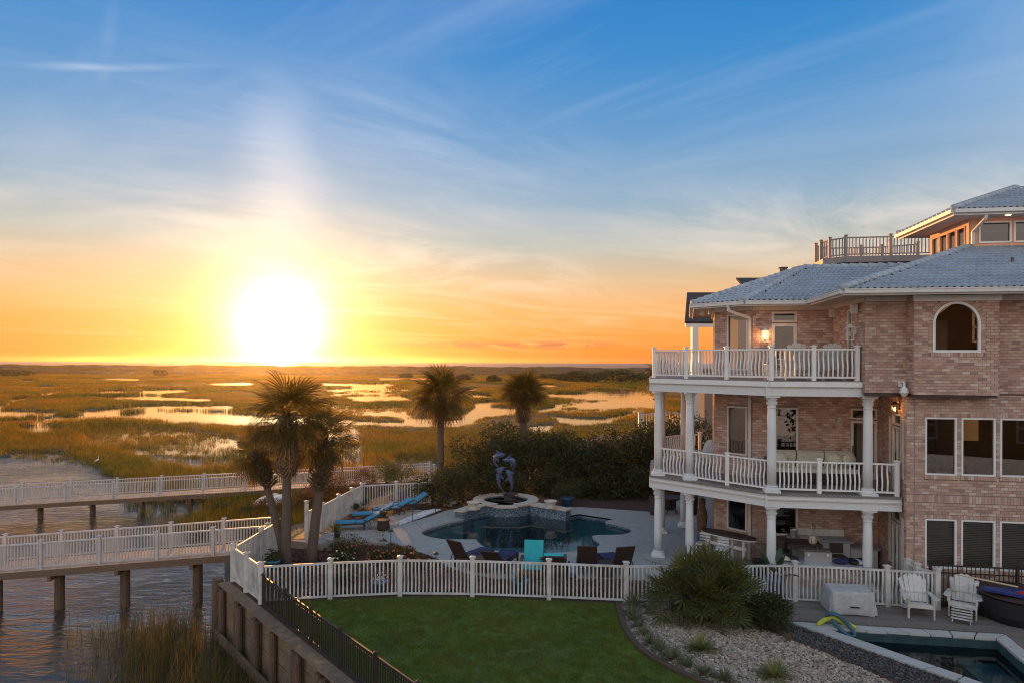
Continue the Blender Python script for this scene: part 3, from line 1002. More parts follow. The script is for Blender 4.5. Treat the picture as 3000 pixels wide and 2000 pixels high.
# fountain: tiled wings, round basin with stone rim and its water
fo = thing('fountain_basin', 'raised round fountain basin with mosaic tiled wing walls and stone rim', 'fountain', FC)
FT = 0.30
fb = MB()
ring_o = [(FR * math.cos(t), FR * math.sin(t)) for t in np.linspace(0, 2 * math.pi, 41)[:-1]]
ring_i = [(1.06 * math.cos(t), 1.06 * math.sin(t)) for t in np.linspace(0, 2 * math.pi, 41)[:-1]]
fb.prism(ring_o, -1.5, FT, [list(reversed(ring_i))])
fb.build('tiled_wall', MOSAIC, fo)
for side, E in (('l', WL), ('r', WR)):
    e = E - FC
    c = Vector((-0.85 if side == 'l' else 1.1, -1.05, 0))
    d = (e - c).normalized()
    q = Vector((-d.y, d.x, 0))
    if q.y < 0:
        q = -q
    wbm = MB()
    poly = [tuple((c)[:2]), tuple((e)[:2]), tuple((e + q * 0.42)[:2]), tuple((c + q * 0.55)[:2])]
    if side == 'l':
        poly = list(reversed(poly))
    wbm.prism(poly, -1.5, FT - 0.02)
    wbm.build('wing_wall', MOSAIC, fo)
    cm = MB()
    poly2 = [tuple((c - q * 0.05)[:2]), tuple((e + d * 0.06 - q * 0.05)[:2]), tuple((e + d * 0.06 + q * 0.47)[:2]), tuple((c + q * 0.6)[:2])]
    if side == 'l':
        poly2 = list(reversed(poly2))
    cm.prism(poly2, FT - 0.018, FT + 0.038)
    cm.build('wing_cap', TRAV, fo)
gap = (-1.92, -1.22)     # spillway facing the pool
for k in range(18):
    t0 = gap[1] + k * (2 * math.pi - (gap[1] - gap[0])) / 18
    t1 = gap[1] + (k + 1) * (2 * math.pi - (gap[1] - gap[0])) / 18 - 0.008
    cm = MB()
    arc = np.linspace(t0, t1, 4)
    cm.prism([(1.52 * math.cos(t), 1.52 * math.sin(t)) for t in arc] + [(1.03 * math.cos(t), 1.03 * math.sin(t)) for t in arc[::-1]], FT + 0.002, FT + 0.075)
    cm.build('rim_stone', TRAV, fo)
cm = MB()
arc = np.linspace(gap[0], gap[1], 6)
cm.prism([(1.6 * math.cos(t), 1.6 * math.sin(t)) for t in arc] + [(1.05 * math.cos(t), 1.05 * math.sin(t)) for t in arc[::-1]], FT - 0.03, FT + 0.012)
cm.build('spillway', TRAV, fo)
cm = MB()
cm.lathe([(0.001, FT - 0.07), (1.062, FT - 0.07)], n=40)
cm.build('basin_water', POOLW, fo)
cm = MB()
cm.lathe([(0.001, -0.2), (1.07, -0.2)], n=40)
cm.build('basin_floor', DPLAST, fo)

# plunge pool
ppb = MB()
for i in range(4):
    a, b = PPI[i], PPI[(i + 1) % 4]
    ppb.add([(a[0], a[1], 0.0), (b[0], b[1], 0.0), (b[0], b[1], -1.3), (a[0], a[1], -1.3)], [(0, 1, 2, 3), (3, 2, 1, 0)])
ppb.prism(list(reversed(PPI)), -1.3, -1.3)
pp = ppb.build('plunge_pool', DPLAST, label='small dark plunge pool with pale stone coping beside the wooden deck', category='plunge pool')
wb = MB()
wb.prism(list(reversed(PPI)), -0.22, -0.22)
wb.build('pool_water', POOLW, pp)
st = MB()
st.prism([tuple(HL(0.1, -2.8)[:2]), tuple(HL(0.1, -6.4)[:2]), tuple(HL(0.66, -6.4)[:2]), tuple(HL(0.94, -2.8)[:2])], -1.3, -0.55)
st.build('pool_step', DPLAST, pp)


def stones(a0, a1, b0, b1, n, name, m, parent, zt=0.055, zb=-0.02):
    for k in range(n):
        t0, t1 = k / n + 0.004, (k + 1) / n - 0.004
        q = MB()
        lerp = lambda p, r, t: (p[0] + (r[0] - p[0]) * t, p[1] + (r[1] - p[1]) * t)
        poly = [lerp(a0, a1, t0), lerp(a0, a1, t1), lerp(b0, b1, t1), lerp(b0, b1, t0)]
        ar = sum(poly[i][0] * poly[(i + 1) % 4][1] - poly[(i + 1) % 4][0] * poly[i][1] for i in range(4))
        if ar < 0:
            poly.reverse()
        q.prism(poly, zb, zt + RND.uniform(-.003, .003))
        q.build(name, m, parent)


stones(PPO[0], PPO[1], PPI[0], PPI[1], 8, 'coping_stone', COPING, pp)
stones(PPO[1], PPO[2], PPI[1], PPI[2], 7, 'coping_stone', COPING, pp)
stones(PPO[0], PPO[3], PPI[0], PPI[3], 10, 'coping_stone', COPING, pp)

# lawn, edging, gravel
CURVE = smooth(pxs([(1811, 1768), (1815, 1790), (1822, 1815), (1834, 1848), (1856, 1882), (1890, 1914), (1935, 1943), (1992, 1972), (2065, 2003), (2170, 2045), (2330, 2110)]), False, 2)
lawn_left = pxs([(1330, 2130), (1220, 2010), (1050, 1868), (899, 1812), (780, 1772)])
LAWNP = pxs([(790, 1771), (968, 1757), (1172, 1749), (1384, 1750), (1608, 1759)]) + CURVE + [(4.0, 6.0), (2.6, 7.6)] + [(-3.05, 14.35)]
sheet('lawn', LAWNP, 0.006, LAWN, kind='structure')
eb = MB()
for i in range(len(CURVE) - 1):
    eb.bar((*CURVE[i], 0.03), (*CURVE[i + 1], 0.03), 0.14, 0.09)
eb.build('lawn_edging', EDGING, label='brown edging strip curving between lawn and gravel', category='edging')
DARKLINE = pxs([(2190, 1790), (2205, 1833), (2305, 1871), (2400, 1907), (2527, 1960), (2700, 2040), (2900, 2150)])
GRAV = CURVE + pxs([(2900, 2300), (3050, 2250)]) + list(reversed(DARKLINE)) + pxs([(2235, 1768), (2060, 1765)])
sheet('gravel_bed', GRAV, 0.004, GRAVELB, kind='structure')
gs = MB()
for i in range(len(DARKLINE) - 1):
    gs.bar((*DARKLINE[i], 0.02), (*DARKLINE[i + 1], 0.02), 0.02, 0.08)
gs.build('bed_edging', EDGING, label='thin dark edging between pale gravel and dark stones', category='edging')
DSTRIP = DARKLINE + [PPO[3], PPO[0]] + pxs([(2250, 1790)])
sheet('dark_stone_bed', DSTRIP, 0.003, MULCH, kind='structure')


def ico(name, sub, m, sq=(1, 1, 0.7), seed=0, amp=0.18):
    import bmesh
    bm = bmesh.new()
    bmesh.ops.create_icosphere(bm, subdivisions=sub, radius=1.0)
    r = random.Random(seed)
    for v in bm.verts:
        v.co *= 1 + r.uniform(-amp, amp)
        v.co.x *= sq[0]
        v.co.y *= sq[1]
        v.co.z *= sq[2]
    me = bpy.data.meshes.new(name)
    bm.to_mesh(me)
    bm.free()
    me.materials.append(m)
    for p in me.polygons:
        p.use_smooth = sub > 1
    return me


def pebbles(name, label, poly, dens, smin, smax, m, seed, z=0.004):
    xs = [p[0] for p in poly]
    ys = [p[1] for p in poly]
    x0, x1, y0, y1 = min(xs), max(xs), min(ys), max(ys)
    y0 = max(y0, 9.5)
    rs = np.random.RandomState(seed)
    n = int((x1 - x0) * (y1 - y0) * dens)
    X = x0 + rs.rand(n) * (x1 - x0)
    Y = y0 + rs.rand(n) * (y1 - y0)
    k = inside(poly, X, Y)
    X, Y = X[k], Y[k]
    s = smin + (smax - smin) * rs.rand(len(X)) ** 1.5
    scatter(name, np.column_stack([X, Y, z + s * 0.35 + rs.rand(len(X)) * 0.012]), rs.rand(len(X), 3) * np.array([0.8, 0.8, 6.28]), np.column_stack([s, s, s]),
            ico('pebble', 1, m, seed=seed, sq=(1.15, 0.85, 0.65)), kind='stuff', label=label)


pebbles('river_gravel', 'pale river gravel around the fan palm', GRAV, 800, 0.018, 0.042, PEBBLE, 31)
pebbles('dark_gravel', 'dark stone chips beside the plunge pool coping', DSTRIP, 700, 0.012, 0.03, DPEB, 32)

# lawn blades
def lawn_blades(n, poly, seed):
    rs = np.random.RandomState(seed)
    X = -9 + rs.rand(n) * 15
    Y = 11 + rs.rand(n) * 9
    k = inside(poly, X, Y)
    X, Y = X[k], Y[k]
    s = 0.7 + 0.6 * rs.rand(len(X))
    scatter('lawn_grass', np.column_stack([X, Y, np.full(len(X), 0.006)]), np.column_stack([np.zeros(len(X))] * 2 + [rs.rand(len(X)) * 6.28]),
            np.column_stack([s, s, s]), clump('grass_tuft', 26, 0.10, 0.045, 0.008, GRASSB, lean=0.8, seed=12), kind='stuff', label='short mown grass of the lawn')


lawn_blades(17000, LAWNP, 41)
# mulch chips in the planting bed behind the fence
BED = pxs([(775, 1760), (968, 1748), (1172, 1738), (1384, 1740), (1608, 1748), (1900, 1758)]) + list(reversed(DECK_L[len(DECK_L) // 3:])) + pxs([(1000, 1612), (860, 1612), (790, 1650)])
rs = np.random.RandomState(51)
X = -8.3 + rs.rand(26000) * 14
Y = 18.4 + rs.rand(26000) * 8
k = inside(BED, X, Y)
X, Y = X[k], Y[k]
s = 0.02 + 0.035 * rs.rand(len(X))
scatter('mulch_chips', np.column_stack([X, Y, np.full(len(X), 0.012)]), rs.rand(len(X), 3) * np.array([0.9, 0.9, 6.28]), np.column_stack([s * 1.8, s * 0.7, s * 0.5]),
        ico('mulch_chip', 1, MULCHC, seed=5), kind='stuff', label='red brown mulch between the white fence and the pool deck')

# wooden deck by the house
wd = thing('wooden_deck', 'weathered grey plank deck under the two white chairs', 'deck', (0, 0, 0))
k = 0
b_ = -0.66
while b_ > -12:
    a0 = -4.25
    if b_ < -1.0:
        a0 = -4.25 + 0.35 * min(1, (-1.0 - b_) / 1.5)
    segs = [(a0, 9.0)]
    if b_ < -2.36:
        segs = [(1.36 + 0.0 * b_ + 0.075 * (b_ + 2.4) if b_ > -7 else 0.9, 9.0)]
    for s0, s1 in segs:
        cuts = [s0]
        x = s0 + RND.uniform(1.2, 3.6)
        while x < s1 - 0.6:
            cuts.append(x)
            x += 3.6
        cuts.append(s1)
        for c0, c1 in zip(cuts[:-1], cuts[1:]):
            q = MB()
            q.bar(HL(c0 + .003, b_, 0.018 + RND.uniform(-.002, .002)), HL(c1 - .003, b_, 0.018 + RND.uniform(-.002, .002)), 0.134, 0.03)
            q.build('plank', DECKW, wd)
    b_ -= 0.142

# paver terrace left of the pool
TER = pxs([(898, 1579), (850, 1594), (963, 1606), (966, 1590), (1149, 1593), (1128, 1582), (1118, 1566), (1145, 1548), (1205, 1527), (1245, 1496), (1215, 1489), (1120, 1512), (1000, 1538)])
sheet('terrace_base', TER, 0.008, BLOCK, kind='structure')
terr = thing('paver_terrace', 'terrace of tan concrete pavers under the blue loungers', 'terrace', (0, 0, 0))
pav = MB()
pav.box((0, 0, 0), (0.392, 0.192, 0.04))
pvm = pav.mesh('paver', PAVER)
cx_ = [p[0] for p in TER]
cy_ = [p[1] for p in TER]
cnt = 0
more = MB()
r_ = 0
y = min(cy_)
cand = []
while y < max(cy_):
    x = min(cx_) + (0.2 if r_ % 2 else 0)
    while x < max(cx_):
        cand.append((x, y))
        x += 0.40
    y += 0.20
    r_ += 1
cand = [c for c in cand if all(inside(TER, np.array([c[0] + ax_]), np.array([c[1] + ay_]))[0] for ax_ in (-.18, .18) for ay_ in (-.08, .08))]
for x, y in cand:
    z = 0.012 + RND.uniform(-.003, .003)
    if cnt < 300:
        obj('paver', pvm, terr, (x, y, z))
    else:
        more.box((x, y, z), (0.392, 0.192, 0.04))
    cnt += 1
if more.v:
    more.build('far_pavers', PAVER, terr, kind='stuff')
WGR = pxs([(1172, 1537), (1232, 1516), (1292, 1493), (1276, 1491), (1240, 1497), (1160, 1531)])
sheet('white_gravel_strip', WGR, 0.006, WPEB, kind='structure')
pebbles('white_gravel', 'white gravel strip between terrace and pool deck', WGR, 900, 0.02, 0.045, WPEB, 33)
# low block walls that hold the terrace
bw = thing('garden_wall', 'low tan block wall along the front of the paver terrace', 'garden wall', (0, 0, 0))
blk = MB()
blk.box((0, 0, 0), (0.385, 0.22, 0.125))
bkm = blk.mesh('block', BLOCK)


def block_run(parent, a, b, nrow, z0=0.0):
    a, b = Vector((a[0], a[1], 0)), Vector((b[0], b[1], 0))
    L = (b - a).length
    d = (b - a) / L
    n = max(1, int(L / 0.39))
    for r in range(nrow):
        for k in range(n):
            t = (k + 0.5 + (0.5 if r % 2 else 0)) * 0.39
            if t > L:
                continue
            p = a + d * t
            obj('block', bkm, parent, (p.x, p.y, z0 + 0.065 + r * 0.13), (0, 0, math.atan2(d.y, d.x)))


block_run(bw, G(845, 1600), G(966, 1613), 2)
block_run(bw, G(966, 1613), G(972, 1580), 3)
block_run(bw, G(972, 1585), G(1149, 1600), 1)
bw2 = thing('garden_wall', 'short block planter wall beside the fountain, left of its wing', 'garden wall', (0, 0, 0))
block_run(bw2, G(1302, 1480), G(1345, 1482), 3)

# ================================================================== bulkhead
A_ = Vector((-8.66, 20.85, 0))
B_ = Vector((-3.25, 14.2, 0))
C_ = Vector((1.9, 7.9, 0))
bh = thing('bulkhead', 'weathered timber bulkhead retaining wall below the black iron fence', 'retaining wall', (0, 0, 0))
d1 = (B_ - A_).normalized()
out = Vector((d1.y, -d1.x, 0))
if out.x > 0:
    out = -out
L = (C_ - A_).length
for r in range(5):
    x = 0
    while x < L:
        x2 = min(L, x + 2.4 + RND.uniform(-.3, .3))
        q = MB()
        q.bar(A_ + d1 * x + out * (0.06 + RND.uniform(0, .015)) + Vector((0, 0, -0.30 - r * 0.42)), A_ + d1 * (x2 - .012) + out * 0.065 + Vector((0, 0, -0.30 - r * 0.42)), 0.07, 0.405)
        q.build('plank', BULKW, bh)
        x = x2
x = 0
while x < L:
    x2 = min(L, x + 3.0)
    q = MB()
    q.bar(A_ + d1 * x + out * 0.10 + Vector((0, 0, -0.035)), A_ + d1 * (x2 - .01) + out * 0.10 + Vector((0, 0, -0.035)), 0.34, 0.065)
    q.build('cap_board', BULKW, bh)
    x = x2
k = 0
x = 0.15
while x < L:
    for off in ((0, 0.29) if k % 3 else (0,)):
        q = MB()
        p = A_ + d1 * (x + off) + out * (0.21 + (0.03 if off else 0))
        q.tube([p + Vector((0, 0, -2.6)), p + Vector((0, 0, -1.2)), p + Vector((0, 0, -0.12 - 0.1 * RND.random()))], [0.105, 0.10, 0.095], 10)
        q.build('pile', PILEW, bh)
    x += 1.42
    k += 1
for r, z in ((1, -1.5),):
    q = MB()
    q.bar(A_ + out * 0.36 + Vector((0, 0, z)), A_ + d1 * L + out * 0.36 + Vector((0, 0, z)), 0.09, 0.24)
    q.build('wale', BULKW, bh)
q = MB()
for r in range(5):
    q.bar(A_ + Vector((-.05, 0.0, -0.30 - r * 0.42)), Vector((-8.68, 25.8, -0.30 - r * 0.42)), 0.07, 0.405)
q.build('side_planking', BULKW, bh)


# ================================================================== fences and boardwalks
def wavy_picket(name, h, m, amp=0.028, w=0.042, steps=10):
    b = MB()
    vs = []
    for i in range(steps + 1):
        t = i / steps
        o = amp * math.sin(2 * math.pi * (t - 0.05)) * math.sin(math.pi * min(1, max(0, t))) ** 0.5
        hw = w / 2
        for sx, sy in ((-hw, -hw), (hw, -hw), (hw, hw), (-hw, hw)):
            vs.append((sx, sy + o, t * h))
    fs = [(i * 4 + k, i * 4 + (k + 1) % 4, (i + 1) * 4 + (k + 1) % 4, (i + 1) * 4 + k) for i in range(steps) for k in range(4)]
    b.add(vs, fs)
    return b.mesh(name, m)


def plain_picket(name, h, m, w=0.038, d=0.038):
    b = MB()
    b.box((0, 0, h / 2), (w, d, h))
    return b.mesh(name, m)


def post_mesh(h, w, m):
    b = MB()
    b.box((0, 0, h / 2), (w, w, h))
    return b.mesh('post', m)


def cap_mesh(w, m):
    b = MB()
    b.box((0, 0, 0.0125), (w + .05, w + .05, 0.025))
    b.add([(-w / 2 - .01, -w / 2 - .01, 0.026), (w / 2 + .01, -w / 2 - .01, 0.026), (w / 2 + .01, w / 2 + .01, 0.026), (-w / 2 - .01, w / 2 + .01, 0.026), (0, 0, 0.055)],
          [(0, 1, 4), (1, 2, 4), (2, 3, 4), (3, 0, 4), (3, 2, 1, 0)])
    return b.mesh('post_cap', m)


def span(parent, p0, p1, h, picket, gap, ends=0.08, railm=None, tw=0.055, th=0.055, zb=0.09, name='picket', limit=None, tally=None, rails=True):
    """rails and pickets between two posts; p0, p1 on the foot level"""
    p0, p1 = Vector(p0), Vector(p1)
    d = p1 - p0
    L = Vector((d.x, d.y, 0)).length
    dn = d / L
    if rails:
        b = MB()
        zt = Vector((0, 0, h))
        b.bar(p0 + dn * (ends * .7) + zt, p1 - dn * (ends * .7) + zt, tw, th)
        b.build('top_rail', railm, parent)
        b = MB()
        zl = Vector((0, 0, zb))
        b.bar(p0 + dn * (ends * .7) + zl, p1 - dn * (ends * .7) + zl, 0.045, 0.05)
        b.build('bottom_rail', railm, parent)
    n = max(1, int(round((L - 2 * ends) / gap)))
    rz = math.atan2(d.y, d.x)
    for k in range(n):
        t = ends + RND.uniform(-.004, .004) + (k + 0.5) * (L - 2 * ends) / n
        p = p0 + dn * t
        obj(name, picket, parent, (p.x, p.y, p.z + zb + 0.02), (RND.uniform(-.006, .006), RND.uniform(-.008, .008), rz + RND.uniform(-.06, .06)))


# white fence round the yard
wf = thing('picket_fence', 'long white fence with wavy pickets between lawn and pool terrace', 'fence', (0, 0, 0))
FH = 1.02
pk = wavy_picket('picket', FH - 0.13, VINYL)
FP = [G(697, 1702), G(733, 1732), G(775, 1765), G(968, 1754), G(1172, 1745), G(1384, 1747), G(1608, 1755), G(1834, 1765), G(2080, 1764), G(2328, 1762), G(2599, 1778), G(2745, 1787)]
for i in (0, 1, 2):
    FP[i] = A_ + d1 * (0.12 + i * (FP[2] - FP[0]).length / 2) - out * 0.12
FPR = [HL(0.12, -0.42), HL(0.02, -0.02)]
pm, pc = post_mesh(1.13, 0.125, VINYL), cap_mesh(0.125, VINYL)


def posts(parent, pts, pm=None, pc=None, h=1.13):
    for p in pts:
        o = obj('post', pm, parent, (p.x, p.y, p.z))
        obj('post_cap', pc, o, (0, 0, h))


posts(wf, FP + FPR, pm, pc)
allp = FP + FPR
for i in range(len(allp) - 1):
    span(wf, allp[i], allp[i + 1], FH, pk, 0.110, 0.07, VINYL)
# side and rear run of the white fence
wf2 = thing('picket_fence', 'white fence running back from the bulkhead corner past the boardwalk gate to the shrubs', 'fence', (0, 0, 0))
SP1 = [FP[0] + Vector((0.05, 0.16, 0)), Vector((-8.36, 22.8, 0)), Vector((-8.28, 24.15, 0))]
SP2 = [G(898, 1578), Vector((-7.45, 26.9, 0)), Vector((-7.25, 28.6, 0)), Vector((-7.05, 30.1, 0)), Vector((-6.85, 31.2, 0)), Vector((-5.35, 31.7, 0)), Vector((-3.85, 32.1, 0))]
posts(wf2, SP1[1:] + SP2[1:], pm, pc)
tall = post_mesh(1.42, 0.125, VINYL)
o = obj('post', tall, wf2, SP2[0])
obj('post_cap', pc, o, (0, 0, 1.42))
pk2 = plain_picket('picket', FH - 0.13, VINYL)
pkc = plain_picket('picket', FH - 0.13, VINYL, 0.075, 0.02)
for seq, gap_, pm_ in ((SP1, 0.10, pkc), (SP2[:5], 0.10, pkc), (SP2[4:], 0.125, pk2)):
    for i in range(len(seq) - 1):
        span(wf2, seq[i], seq[i + 1], FH, pm_, gap_, 0.07, VINYL)

# black iron fence along the bulkhead
inf = thing('iron_fence', 'black iron fence sloping along the bulkhead beside the lawn', 'fence', (0, 0, 0))
ipk = plain_picket('picket', 0.72, IRON, 0.022, 0.022)
ip = post_mesh(0.86, 0.07, IRON)
icap = cap_mesh(0.04, IRON)
I0 = FP[2] + d1 * 0.18
k = 0
Ifen = [I0 + d1 * (1.62 * q) for q in range(8)]
for i, p in enumerate(Ifen):
    o = obj('post', ip, inf, p)
    obj('post_cap', icap, o, (0, 0, 0.86))
for i in range(len(Ifen) - 1):
    span(inf, Ifen[i], Ifen[i + 1], 0.80, ipk, 0.10, 0.04, IRON, 0.04, 0.035, 0.07)
    b = MB()
    b.bar(Ifen[i] + Vector((0, 0, .70)), Ifen[i + 1] + Vector((0, 0, .70)), 0.025, 0.025)
    b.build('middle_rail', IRON, inf)
inf2 = thing('iron_fence', 'black iron fence against the brick wall behind the white chairs', 'fence', (0, 0, 0))
ip2 = post_mesh(1.22, 0.07, IRON)
ipk2 = plain_picket('picket', 1.05, IRON, 0.018, 0.018)
IF2 = [HL(0.42, -0.52), HL(2.6, -0.52), HL(4.8, -0.52)]
for p in IF2:
    o = obj('post', ip2, inf2, p)
    obj('post_cap', icap, o, (0, 0, 1.22))
for i in range(2):
    span(inf2, IF2[i], IF2[i + 1], 1.15, ipk2, 0.115, 0.04, IRON, 0.035, 0.035, 0.07)
    b = MB()
    b.bar(IF2[i] + Vector((0, 0, .95)), IF2[i + 1] + Vector((0, 0, .95)), 0.03, 0.03)
    b.build('middle_rail', IRON, inf2)


def boardwalk(label, c0, c1, width, rail_h, nplank_gap, post_every, picket_gap, rail_mat, pile_ts, pile_r, pile_top=-0.2, phase=0.0, zbend=None):
    t = thing('boardwalk', label, 'boardwalk', (0, 0, 0))
    c0, c1 = Vector(c0), Vector(c1)
    d = c1 - c0
    L = Vector((d.x, d.y, 0)).length
    dn = d / L
    s = Vector((-d.y, d.x, 0)).normalized()
    npl = int(L / nplank_gap)
    rz = math.atan2(d.y, d.x)
    b = MB()
    b.box((0, 0, 0), (nplank_gap - 0.008, width, 0.035))
    plm = b.mesh('plank', WALKW)
    for k in range(npl):
        p = c0 + dn * ((k + 0.5) * nplank_gap)
        obj('plank', plm, t, (p.x, p.y, p.z - 0.02), (0, 0, rz))
    for q in (-1, 1):
        b = MB()
        off = s * (q * (width / 2 - 0.03)) + Vector((0, 0, -0.155))
        b.bar(c0 + off, c1 + off, 0.06, 0.23)
        b.build('stringer', BEAMW, t)
    tally = 0
    pm_ = post_mesh(rail_h + 0.09, 0.10, rail_mat)
    pc_ = cap_mesh(0.10, rail_mat)
    pkm = plain_picket('picket', rail_h - 0.10, rail_mat, 0.036, 0.036)
    rest = MB()
    for q in (-1, 1):
        off = s * (q * (width / 2 - 0.05))
        n = int(L / post_every)
        pts = [c0 + dn * (phase + k * post_every) + off for k in range(n + 1) if phase + k * post_every <= L]
        for p in pts:
            o = obj('post', pm_, t, p)
            obj('post_cap', pc_, o, (0, 0, rail_h + 0.09))
        for i in range(len(pts) - 1):
            a, e = pts[i], pts[i + 1]
            b = MB()
            b.bar(a + Vector((0, 0, rail_h)) + dn * .05, e + Vector((0, 0, rail_h)) - dn * .05, 0.085, 0.045)
            b.build('top_rail', rail_mat, t)
            b = MB()
            b.bar(a + Vector((0, 0, 0.085)) + dn * .05, e + Vector((0, 0, 0.085)) - dn * .05, 0.045, 0.05)
            b.build('bottom_rail', rail_mat, t)
            m = int(round(post_every / picket_gap)) - 1
            for k in range(m):
                p = a + (e - a) * ((k + 1) / (m + 1))
                if tally < 300:
                    obj('picket', pkm, t, (p.x, p.y, p.z + 0.09), (0, 0, rz))
                else:
                    rest.box((p.x, p.y, p.z + 0.09 + (rail_h - .1) / 2), (0.036, 0.036, rail_h - .1), rz)
                tally += 1
    if rest.v:
        rest.build('far_pickets', rail_mat, t, kind='stuff')
    for tt in pile_ts:
        for q in (0,):
            p = c0 + dn * tt
            b = MB()
            b.tube([(p.x, p.y, -3.2), (p.x, p.y, -1.5), (p.x, p.y, p.z + pile_top)], [pile_r * 1.12, pile_r * 1.05, pile_r], 10)
            b.build('piling', PILEW, t)
        pa = c0 + dn * tt + Vector((0, 0, -0.35))
        b = MB()
        b.bar(pa - s * (width / 2), pa + s * (width / 2), 0.12, 0.18)
        b.build('cross_beam', BEAMW, t)
    return t


boardwalk('near white railed boardwalk over the water leading to the fence gate', (-24.0, 22.85, -0.75), (-7.9, 25.15, 0.0), 1.5, 0.88, 0.145, 1.86, 0.105, RAILGREY,
          [1.2, 3.6, 6.2, 8.2, 10.35, 12.8, 14.6], 0.16, phase=0.5)
boardwalk('far white railed boardwalk crossing the marsh behind the palms', (-31.5, 35.6, -1.05), (-4.2, 45.6, -1.0), 1.35, 0.88, 0.15, 2.3, 0.135, RAILGREY,
          [3.4, 5.9, 8.4, 10.9, 13.4, 15.9, 18.4, 20.9, 23.4], 0.14, phase=0.3)
# lone mooring pile at the bulkhead corner
b = MB()
pq = G(663, 1850, -2.0)
b.tube([(-9.2, 21.4, -3), (-9.2, 21.4, -1), (-9.2, 21.4, -0.1)], [0.19, 0.18, 0.16], 12)
b.build('mooring_pile', PILEW, label='thick mooring pile standing at the bulkhead corner', category='piling')

# reeds standing in the water below the bulkhead
rs = np.random.RandomState(61)
n = 5200
X = -13.5 + rs.rand(n) * 11
Y = 13 + rs.rand(n) * 9
px_r, v_r = to_px(X, Y, WZ)
w = np.clip((px_r - 200) / 520, 0, 1) * np.clip((v_r - 1690) / 260, 0.06, 0.8)
w *= np.clip(0.55 + 0.6 * np.sin(X * 2.1 + 1.5 * np.sin(Y * 1.7)) * np.sin(Y * 1.9), 0.1, 1)
lineside = (X - A_.x) * out.x + (Y - A_.y) * out.y
k = (rs.rand(n) < w) & (lineside > 0.5)
X, Y = X[k], Y[k]
s = 0.7 + 0.75 * rs.rand(len(X))
scatter('reeds', np.column_stack([X, Y, np.full(len(X), WZ)]), np.column_stack([np.zeros(len(X))] * 2 + [rs.rand(len(X)) * 6.28]), np.column_stack([s * 0.9, s * 0.9, s]),
        clump('reed_clump', 12, 0.28, 1.05, 0.013, MARSHN, lean=0.42, seed=9), kind='stuff', label='brown reeds in the water below the bulkhead')
# reeds and scrub on the mud bank between the boardwalks
n = 4200
X = -17 + rs.rand(n) * 11
Y = 26.5 + rs.rand(n) * 17
px_r, v_r = to_px(X, Y, WZ)
k = (px_r > 385 + 60 * rs.rand(n)) & (X < -8.4 - (Y < 31) * 0.3) & (v_r > 1400) & (v_r < 1580) & (rs.rand(n) < np.clip((px_r - 360) / 260, 0.12, 0.8))
X, Y = X[k], Y[k]
s = 0.6 + 0.6 * rs.rand(len(X))
scatter('bank_grass', np.column_stack([X, Y, np.full(len(X), -1.98)]), np.column_stack([np.zeros(len(X))] * 2 + [rs.rand(len(X)) * 6.28]), np.column_stack([s, s, s]),
        clump('grass_clump', 22, 0.35, 0.95, 0.024, MARSH, seed=10), kind='stuff', label='marsh grass on the bank between the two boardwalks')
# ================================================================== the house (local axes: x along its front, y away from the viewer)
H = thing('house', 'large pink brick house with white columned porches and pale tiled roofs', 'house', P0, TH)
Z1, Z2, ZS = 2.85, 6.19, 8.60          # upper decks and the soffit
bricks = MB()
nb_single = [0]
SLOT = 0.203
CRS = 0.0813
_bm = MB()
_bm.add([(-.0965, -.007, -.0355), (.0965, -.007, -.0355), (.0965, -.007, .0355), (-.0965, -.007, .0355),
         (-.0965, .003, -.0355), (.0965, .003, -.0355), (.0965, .003, .0355), (-.0965, .003, .0355)],
        [(0, 1, 2, 3), (4, 5, 1, 0), (5, 6, 2, 1), (6, 7, 3, 2), (7, 4, 0, 3)])
BRICKM = _bm.mesh('brick', BRICK)


def brick_at(p0, d, o, s0, s1, z0, z1, proud=0.007):
    a = [(s0, z0), (s1, z0), (s1, z1), (s0, z1)]
    vs = []
    for dep in (proud, -0.003):
        for s, z in a:
            p = p0 + d * s + o * dep
            vs.append((p.x, p.y, z))
    bricks.add(vs, [(0, 1, 2, 3), (4, 5, 1, 0), (5, 6, 2, 1), (6, 7, 3, 2), (7, 4, 0, 3)])


def rect(s0, s1, z0, z1):
    return [(s0, z0), (s1, z0), (s1, z1), (s0, z1)]


def arch(s0, s1, z0, zsp, n=14):
    r = (s1 - s0) / 2
    c = (s0 + s1) / 2
    return [(s0, z0), (s1, z0)] + [(c + r * math.cos(t), zsp + r * math.sin(t)) for t in np.linspace(0, math.pi, n + 1)]


